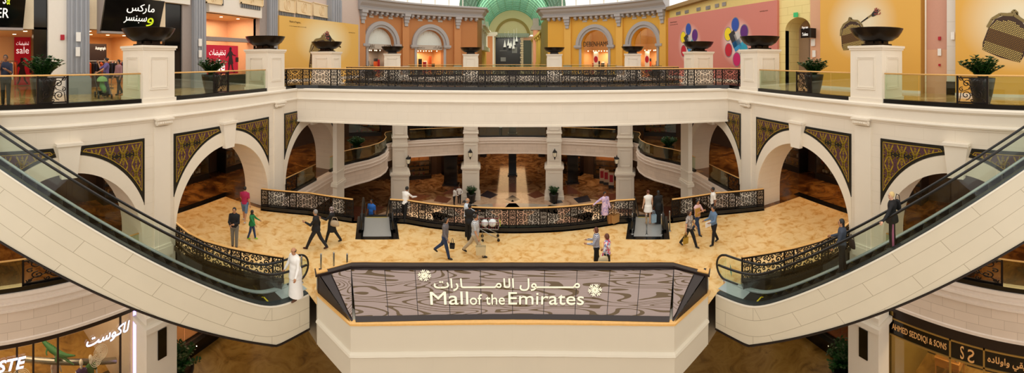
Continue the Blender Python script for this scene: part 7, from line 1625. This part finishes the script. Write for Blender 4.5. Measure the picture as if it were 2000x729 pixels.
p_, hl, hr = person('woman in patterned headscarf and long black coat walking left with a beige bag', *D(648, 474), 0, -100, 1.62, 'tan', spots('scarf_print', ['2a2226', 'b9a8a0', '5a3a3c', '8a7a78'], 30), 'scarf', top=BLACKC, bottom=BLACKC, toplen=.68, ll=(20, 4), rl=(-22, 16), la=(45, 6, 60), ra=(10, 12, 10))
x, y = D(657, 474); handbag(x + .03, y - .22, .82, .42, .26, C('beige_bag', 'b8a284'), 'large beige shoulder bag of the woman in headscarf', .2)
person('person in white jacket and black trousers leaning on the railing beside the left descending escalator', *D(790, 433), 0, 25, 1.74, 'brown', 'black', top=WHITEC, bottom=BLACKC, lean=14, la=(55, 10, 25), ra=(50, 10, 30), ll=(8, 2), rl=(-6, 4))
p_, hl, hr = person('woman in grey striped sweater and jeans walking right', *D(869, 503), 0, 100, 1.66, 'tan', 'black', 'bob', top=stripes('grey_stripe_knit', '4a4648', '7d787a', 9), bottom=DENIM, ll=(-24, 26), rl=(16, 2), la=(-12, 8, 10), ra=(8, 8, 30), lean=3)
bag(hr[0] + .12, hr[1] + .05, hr[2] + .18, .2, .14, .18, BLACKC, 'small black bag held by the woman in striped sweater')
p_, hl, hr = person('heavy man in grey striped polo and khaki trousers walking right with a paper bag', *D(928, 499), 0, 95, 1.78, 'tan', 'black', top=stripes('polo_stripe', 'c9c8c6', '7c8088', 7, thresh=.7), sleeve='short', bottom=KHAKI, ll=(-30, 12), rl=(28, 6), la=(-12, 10, 15), ra=(14, 12, 14), build=1.22, shoes=SHOE)
bag(hr[0] + .05, hr[1], hr[2] + .06, .42, .16, .34, C('cream_paper', 'd8c8a0', .7), 'cream paper shopping bag held by the man in striped polo', .1)
xk, yk = on_z(917, 472, 0); person('person dressed in black with dark hair seen from behind beside the trolley', xk, yk, 0, 15, 1.68, 'brown', 'black', top=BLACKC, bottom=BLACKC, la=(30, 10, 50), ra=(60, 10, 30), ll=(6, 2), rl=(-6, 6), toplen=.52)
xb, yb = at_d(912, 17.35); person('bald man in pale blue shirt standing by the curved railing behind the person in black', xb, yb, 0, 80, 1.74, 'tan', 'grey', 'bald', top=C('pale_blue', 'ccd8e6'), bottom=BLACKC, la=(30, 8, 30), ra=(25, 8, 30), build=1.1, ll=(2, 0), rl=(-2, 2))
p_, hl, hr = person('woman in lilac tunic holding the railing and brown paper bags', *D(1181, 438), 0, 170, 1.6, 'brown', 'black', 'short', top=spots('lilac_print', ['cdb0cc', 'd8b8d0', 'a898c8', 'e0c4d4'], 14), toplen=.72, bottom=DARKT, la=(8, 8, 10), ra=(6, 62, 12), ll=(2, 0), rl=(-2, 2))
bag(hl[0] + .02, hl[1] - .05, hl[2] + .03, .4, .14, .42, C('kraft', '9a6b38', .7), 'brown paper shopping bag held by the woman in lilac', .3); bag(hl[0] + .22, hl[1] - .12, hl[2] + .03, .42, .14, .4, C('kraft_light', 'b0834c', .7), 'lighter brown paper bag beside the first, held by the woman in lilac', .5)
person('woman in dark blue and white striped top seen above the sign rail, left of two', *at_d(1165, 14.6), 0, -80, 1.62, 'tan', 'redbrown', 'bob', top=stripes('blue_white_stripe', 'd8d8dc', '3a4668', 8), sleeve='long', bottom=BLACKC, la=(30, 6, 70), ra=(25, 8, 60), build=1.12, ll=(6, 2), rl=(-6, 4), lod=0)
p_, hl, hr = person('woman in red and white patterned top with cream bag seen above the sign rail', *at_d(1186, 14.15), 0, -60, 1.58, 'tan', 'redbrown', 'bob', top=spots('floral_print', ['c83a50', 'e0dce0', '8898c0', 'd86a78', 'f0e8e8'], 16), sleeve='long', bottom=BLACKC, la=(10, 10, 20), ra=(15, 10, 30), build=1.1, ll=(4, 2), rl=(-4, 4), lod=0)
x, y = at_d(1178, 13.85); handbag(x, y, .62, .42, .28, C('cream_bag', 'd6c49c'), 'cream handbag of the woman in red patterned top', .1)
# trolley
def trolley():
    x, y = at_d(955, 17.0); r = empty('shopping_trolley', (x, y, 0), .1); tag(r, 'small luggage trolley with grey frame by the curved railing', 'trolley'); b = MB(); W_ = mat('trolley_grey', 'a8aaa8', .3, .8)
    b2 = MB()
    for e in (-.24, .24): b.tube([(-.5, e, 1.0), (-.42, e, .62), (.4, e, .55), (.48, e, .85)], .015, 6); b.tube([(-.42, e, .6), (.1, e, .3), (.45, e, .14)], .018, 6)
    for i in range(9): t = i / 8; b2.tube([(-.42 + .82 * t, -.24, .61 - .06 * t), (-.42 + .82 * t, .24, .61 - .06 * t)], .007, 4)
    for e in (-.24, .24):
        for i in range(7): xx = -.42 + .14 * i; b2.tube([(xx, e, .6), (xx + .02, e, .86)], .006, 4)
    b2.tube([(-.44, -.24, .87), (.46, -.24, .85)], .01, 5); b2.tube([(-.44, .24, .87), (.46, .24, .85)], .01, 5); b.build('frame', W_, r, smooth=True); b2.build('basket', mat('trolley_red', '8a1c24', .4), r); MB().tube([(-.52, -.26, 1.0), (-.52, .26, 1.0)], .02, 8).build('push_bar', RED, r); MB().box((.5, 0, .75), (.02, .3, .2)).build('advert_plate', mat('lime_plate', 'c9d820', .5), r)
    for xx in (-.3, .42):
        for e in (-.22, .22): MB().tube([(xx, e - .015, .065), (xx, e + .015, .065)], .065, 12).build('wheel', RUBBER, r); 
    b = MB(); [b.tube([(xx, e, .07), (xx, e, .33 if xx < 0 else .16)], .012, 5) for xx in (-.3, .42) for e in (-.22, .22)]; b.tube([(-.3, -.22, .3), (-.3, .22, .3)], .012, 5); b.build('caster_fork', W_, r)
    for dx, s_, t in ((-.19, .165, 'left'), (.16, .185, 'right')):
        q = MB().ball((x + dx, y, .6 + s_ * .9), (s_, s_ * .85, s_ * .95), 12).build('plastic_bag', C('white_plastic', 'dfe8ea', .35), smooth=True); tag(q, 'full white plastic bag in the trolley, %s of two' % t, 'bag', 'plastic bags in the trolley')
trolley()
# right side of the deck
p_, hl, hr = person('woman in grey patterned top walking with a mustard bag in her hand', *D(1346, 482), 0, 150, 1.64, 'tan', 'brown', 'bob', top=spots('grey_print', ['8a8480', 'a89c94', '6a625e', 'c0b4a8'], 20), sleeve='short', bottom=BLACKC, ll=(26, 6), rl=(-20, 20), la=(10, 18, 10), ra=(20, 38, 5), build=1.03)
bag(hr[0], hr[1], hr[2] + .08, .26, .05, .26, C('mustard', 'a88428', .6), 'flat mustard bag held by the woman in grey patterned top', .2)
p_, hl, hr = person('woman in pink top and jeans hugging a tan folder', *D(1362, 457), 0, 160, 1.62, 'tan', 'black', 'long', top=C('pale_pink', 'd8b0ac'), sleeve='short', bottom=DENIM, la=(40, 4, 80), ra=(40, 4, 80), lrot=-30, rrot=-30, ll=(-18, 18), rl=(18, 4))
x, y = D(1360, 457); o = MB().box((0, 0, 0), (.3, .03, .38)).build('folder', C('tan_folder', 'b98a3c', .6), loc=(x - .07, y - .27, 1.12), rz=.2); tag(o, 'tan folder held to the chest by the woman in pink', 'folder')
person('security guard in white shirt and dark trousers standing by the right railing', *D(1393, 434), 0, -70, 1.74, 'brown', 'black', top=WHITEC, sleeve='short', bottom=BLACKC, la=(-15, 8, 30), ra=(-15, 8, 30), ll=(2, 0), rl=(-2, 2))
person('man in blue-grey shirt with shoulder strap and white papers walking left', *D(1394, 477), 0, -95, 1.68, 'tan', 'black', top=C('blue_grey', '5f7894'), sleeve='long', bottom=BLACKC, la=(25, 6, 70), ra=(20, 6, 60), ll=(10, 2), rl=(-12, 16))
x, y = D(1390, 477); o = MB().box((0, 0, 0), (.32, .04, .22)).build('papers', WHITEC, loc=(x - .24, y - .12, .98), rz=.25); tag(o, 'white papers held by the man in blue-grey shirt', 'papers')
# on the descending escalators
person('woman in white sleeveless dress seen from behind at the top of the right descending escalator', *at_d(1266, 18.55), .03, 5, 1.66, 'fair', 'redbrown', 'bun', top=WHITEC, sleeve='none', bottom=WHITEC, bkind='skirt', skirt=.62, la=(5, 8, 10), ra=(5, 8, 10), ll=(1, 0), rl=(-1, 0), shoes=C('nude_shoe', 'c09a80'))
p_, hl, hr = person('person in long black clothes beside the woman in white dress', *at_d(1286, 18.7), .0, 0, 1.62, 'brown', 'black', 'long', top=BLACKC, toplen=.6, bottom=BLACKC, bkind='skirt', skirt=.06, la=(5, 8, 10), ra=(30, 8, 30), ll=(1, 0), rl=(-1, 0))
bag(*at_d(1277, 18.45), .75, .25, .12, .38, C('pale_blue_bag', '9fb8c8', .5), 'pale blue plastic bag between the two women on the escalator')
person('man in bright blue shirt going down the left descending escalator', *at_d(726, 20.6), -1.25, 190, 1.72, 'brown', 'black', top=C('bright_blue', '2a6ac0'), sleeve='short', bottom=NAVY, build=1.15, ll=(1, 0), rl=(-1, 0))
# large escalators
def on_esc(s, t, w=.35): x, y = EP(t, w, s); return x, y, zr(t) - .98 - .11
x, y, zz = on_esc(1, 2.9); p_, hl, hr = person('woman with long dark hair and grey jacket riding the right escalator, lower of two', x, y, zz, -35, 1.66, 'tan', 'black', 'long', top=C('slate', '3a4250'), bottom=BLACKC, la=(15, 8, 30), ra=(25, 8, 50), ll=(4, 4), rl=(-4, 4), lod=0, head=-15)
handbag(x + .3, y - .15, zz + .72, .36, .26, C('brown_bag', '2c1c18'), 'dark handbag of the long-haired woman on the right escalator', 1.2)
x, y, zz = on_esc(1, 4.45); p_, hl, hr = person('woman with short blond hair in black top riding the right escalator, upper of two', x, y, zz, -30, 1.66, 'fair', 'blond', 'short', top=BLACKC, bottom=BLACKC, la=(32, 38, 10), ra=(10, 10, 20), toplen=.54, ll=(3, 3), rl=(-3, 3), lod=0, head=-30, build=1.1)
st_ = MB().tube([(0, 0, 0), (0, -.02, -.7)], .035, 6).build('trouser_stripe', C('pink_stripe', 'c06a90'), p_, loc=(-.15, -.02, .85))
handbag(x + .32, y + .0, zz + 1.05, .32, .3, BLACKC, 'black shoulder bag of the blond woman on the right escalator', 1.2)
x, y = at_d(577, 12.8); person('bearded man in long white robe stepping onto the left escalator', x, y, 0, 200, 1.76, 'tan', 'black', 'bald', top=WHITEC, sleeve='long', toplen=.6, bottom=WHITEC, bkind='robe', skirt=.12, la=(15, 14, 20), ra=(10, 16, 15), ll=(7, 2), rl=(-6, 4), lod=0, build=1.25, shoes=C('sandal', '5a3a28'), head=-15, lean=4)
x, y, zz = on_esc(-1, 8.55); person('person in white shirt and olive trousers on the left escalator, cut by the photo edge', x, y, zz, 190, 1.72, 'tan', 'black', top=WHITEC, sleeve='short', bottom=C('olive', '6a5a2c'), la=(20, 8, 20), ra=(20, 8, 20), ll=(2, 2), rl=(-2, 2), lod=0)
# upper floor
x, y = at_d(11, 12.8); person('man in navy polo shirt with hand at his chin behind the upper left glass', x, y, L2, 110, 1.74, 'brown', 'black', top=NAVY, sleeve='short', bottom=BLACKC, la=(25, 5, 95), ra=(45, 4, 125), lrot=-40, rrot=-20, ll=(2, 0), rl=(-2, 2), lod=0)
x, y = at_d(208, 16.3); person('woman in purple shirt pushing a stroller on the upper floor', x, y, L2, 200, 1.66, 'tan', 'black', 'bun', top=C('purple', '6a5a90'), sleeve='short', bottom=DENIM, la=(45, 8, 20), ra=(60, 8, 100), ll=(6, 4), rl=(-6, 6))
x, y = at_d(232, 16.9); person('person in pink and dark clothes behind the woman in purple', x, y, L2, 170, 1.58, 'tan', 'black', 'long', top=C('dusty_pink', 'a87c80'), bottom=BLACKC, la=(5, 8, 20), ra=(5, 8, 20))
def stroller(x, y, zz, rz, label, green, sc=1):
    r = empty('stroller', (x, y, zz), rz); tag(r, label, 'stroller'); F_ = mat('stroller_grey', '4a4c4e', .4, .5)
    b = MB()
    for e in (-.26, .26): b.tube([(-.55, e, 1.02), (-.3, e, .7), (.1, e, .42), (.42, e, .14)], .016, 6); b.tube([(.05, e, .5), (-.3, e, .12)], .016, 6); b.tube([(-.28, e, .13), (.4, e, .16)], .012, 6)
    b.tube([(-.55, -.26, 1.02), (-.58, 0, 1.04), (-.55, .26, 1.02)], .02, 6); b.build('frame', F_, r)
    s_ = MB(); s_.tube([(-.26, 0, .78), (-.16, 0, .5), (.12, 0, .4), (.36, 0, .3)], [.06, .12, .12, .07], 10); s_.build('seat', C('stroller_green', '5a8a50') if green else BLACKC, r, smooth=True); c = MB(); c.lathe([(.23, 0), (.21, .1), (.13, .19), (.02, .22)], c=(-.16, 0, .68), n=14, cap=False); c.build('canopy', C('stroller_canopy', '86b070') if green else NAVY, r, smooth=True)
    for xx, rr in ((-.3, .13), (.42, .1)):
        for e in (-.27, .27): w_ = MB(); w_.tube([(xx, e - .02, rr), (xx, e + .02, rr)], rr, 14); wo_ = w_.build('wheel', RUBBER, r); w_ = MB().tube([(xx, e - .026, rr), (xx, e + .026, rr)], rr * .55, 10).build('hub', F_, wo_)
    MB().box((0, 0, .22), (.45, .4, .14)).build('basket', BLACKC, r)
x, y = at_d(201, 15.5); stroller(x, y, L2, R(-15), 'green and grey baby stroller pushed by the woman in purple', True)
# galleries and court
x, y = on_z(887, 402, L0); person('guard in white shirt on the ground-floor court seen from the side, left of two', x, y, L0, 60, 1.76, 'brown', 'black', top=WHITEC, bottom=BLACKC, la=(10, 6, 60), ra=(10, 6, 60), ll=(2, 0), rl=(-2, 2), lod=2, lean=6)
x, y = on_z(897, 398, L0); person('guard in white shirt and tie on the ground-floor court facing the camera, right of two', x, y, L0, 180, 1.76, 'brown', 'black', top=WHITEC, bottom=BLACKC, la=(0, 26, 60), ra=(0, 26, 60), lrot=-50, rrot=-50, ll=(2, 0), rl=(-2, 2), lod=2)
x, y = on_z(978, 266.5, 0); person('person in pale shirt holding up a camera behind the far middle balustrade', x, y, 0, 180, 1.7, 'tan', 'black', top=C('pale_grey', 'b8bcc0'), bottom=BLACKC, la=(60, 6, 80), ra=(60, 6, 80), lrot=-30, rrot=-30, ll=(2, 0), rl=(-2, 2), lod=2)
x, y = on_z(434, 324, 0); person('dark figure bending over a stroller deep behind the left middle arch', x, y, 0, 60, 1.65, 'tan', 'black', top=BLACKC, bottom=DARKT, lean=25, la=(50, 8, 10), ra=(50, 8, 10), lod=2)
x, y = on_z(444, 327, 0); stroller(x, y, 0, R(20), 'black stroller deep behind the left middle arch', False)
# ================================================================ camera, light, picture settings
cam = bpy.data.cameras.new('camera'); co = bpy.data.objects.new('camera', cam); COL.objects.link(co); SC.camera = co
cam.type = 'PANO'; cam.panorama_type = 'CENTRAL_CYLINDRICAL'; cam.central_cylindrical_radius = 1
cam.central_cylindrical_range_u_min = -1001 / F; cam.central_cylindrical_range_u_max = 999 / F
cam.central_cylindrical_range_v_min = -(729 - HY) / F; cam.central_cylindrical_range_v_max = HY / F
co.location = (0, 0, EYE); co.rotation_euler = (pi / 2, 0, 0); cam.clip_start = .1; cam.clip_end = 400
w = bpy.data.worlds.new('skylight'); SC.world = w; w.use_nodes = True
b = w.node_tree.nodes['Background']; b.inputs[0].default_value = (1, .945, .875, 1); b.inputs[1].default_value = 1.5
def area(name, loc, size, power, col=(1, .75, .45), rot=(0, 0, 0), sy=None, spread=None):
    l = bpy.data.lights.new(name, 'AREA'); l.energy = power; l.color = col; l.size = size
    if sy: l.shape = 'RECTANGLE'; l.size_y = sy
    o = bpy.data.objects.new(name, l); o.location = loc; o.rotation_euler = rot; COL.objects.link(o); return o
def point(name, loc, power, col=(1, .7, .4), r=.15):
    l = bpy.data.lights.new(name, 'POINT'); l.energy = power; l.color = col; l.shadow_soft_size = r
    o = bpy.data.objects.new(name, l); o.location = loc; COL.objects.link(o); return o
WARM = (1, .62, .3)
for s in (-1, 1):
    for y in (4, 13, 22, 31): area('gallery_fill', (s * 17.5, y, 4.75), 2.5, 360, WARM)  # added warm fill under the slab for pools of light, no real fittings
    area('far_fill', (s * 12, 44, 4.7), 1.5, 120, WARM); area('far_fill_lower', (s * 11, 44, -1.8), 4, 220, WARM)  # added warm fill under the far gallery slabs, no real fittings
area('vault_end_fill', (0, 66, 17.5), 7, 1900, (1, .93, .8), (pi / 2, 0, 0), 3); area('far_fill', (0, 44, 4.7), 1.5, 120, WARM); area('far_fill_lower', (0, 56, -1.8), 4, 420, WARM, sy=16)  # added fill: brightens the vault end wall, far gallery and court passage
for p_, pw, sx_, sy_, rz_ in SHOP_AND_FILL_LIGHTS: area('shop_or_fill_lamp', p_, max(.5, sx_), pw, (1, .76, .5), (0, 0, rz_), max(.5, sy_))
SC.view_settings.view_transform = 'Standard'; SC.view_settings.look = 'None'; SC.view_settings.gamma = 1
SC.view_settings.use_curve_mapping = False; SC.view_settings.exposure = 0
SC.cycles.use_denoising = True; SC.cycles.max_bounces = 8; SC.cycles.diffuse_bounces = 4; SC.cycles.transparent_max_bounces = 24; SC.cycles.sample_clamp_indirect = 4

# ---- real distances: the arcade, bridge and upper floor stand a little farther out than first surveyed, the deck and lower floors a little nearer
KU, KL = 1.05, .94
UPN = ('wall_left', 'wall_right')
bpy.context.view_layer.update()
def centre_z(o):
    zs = [(q.matrix_world @ mathutils.Vector(c)).z for q in [o] + list(o.children_recursive) if q.type == 'MESH' for c in q.bound_box]
    return (min(zs) + max(zs)) / 2 if zs else o.location.z
for o in list(SC.objects):
    if o.parent or o.type == 'CAMERA': continue
    k = KU if (o.name in UPN or centre_z(o) > 4.5) else KL
    l = o.location; o.location = (l[0] * k, l[1] * k, EYE + (l[2] - EYE) * k)
    if o.type != 'LIGHT': o.scale = tuple(q * k for q in o.scale)
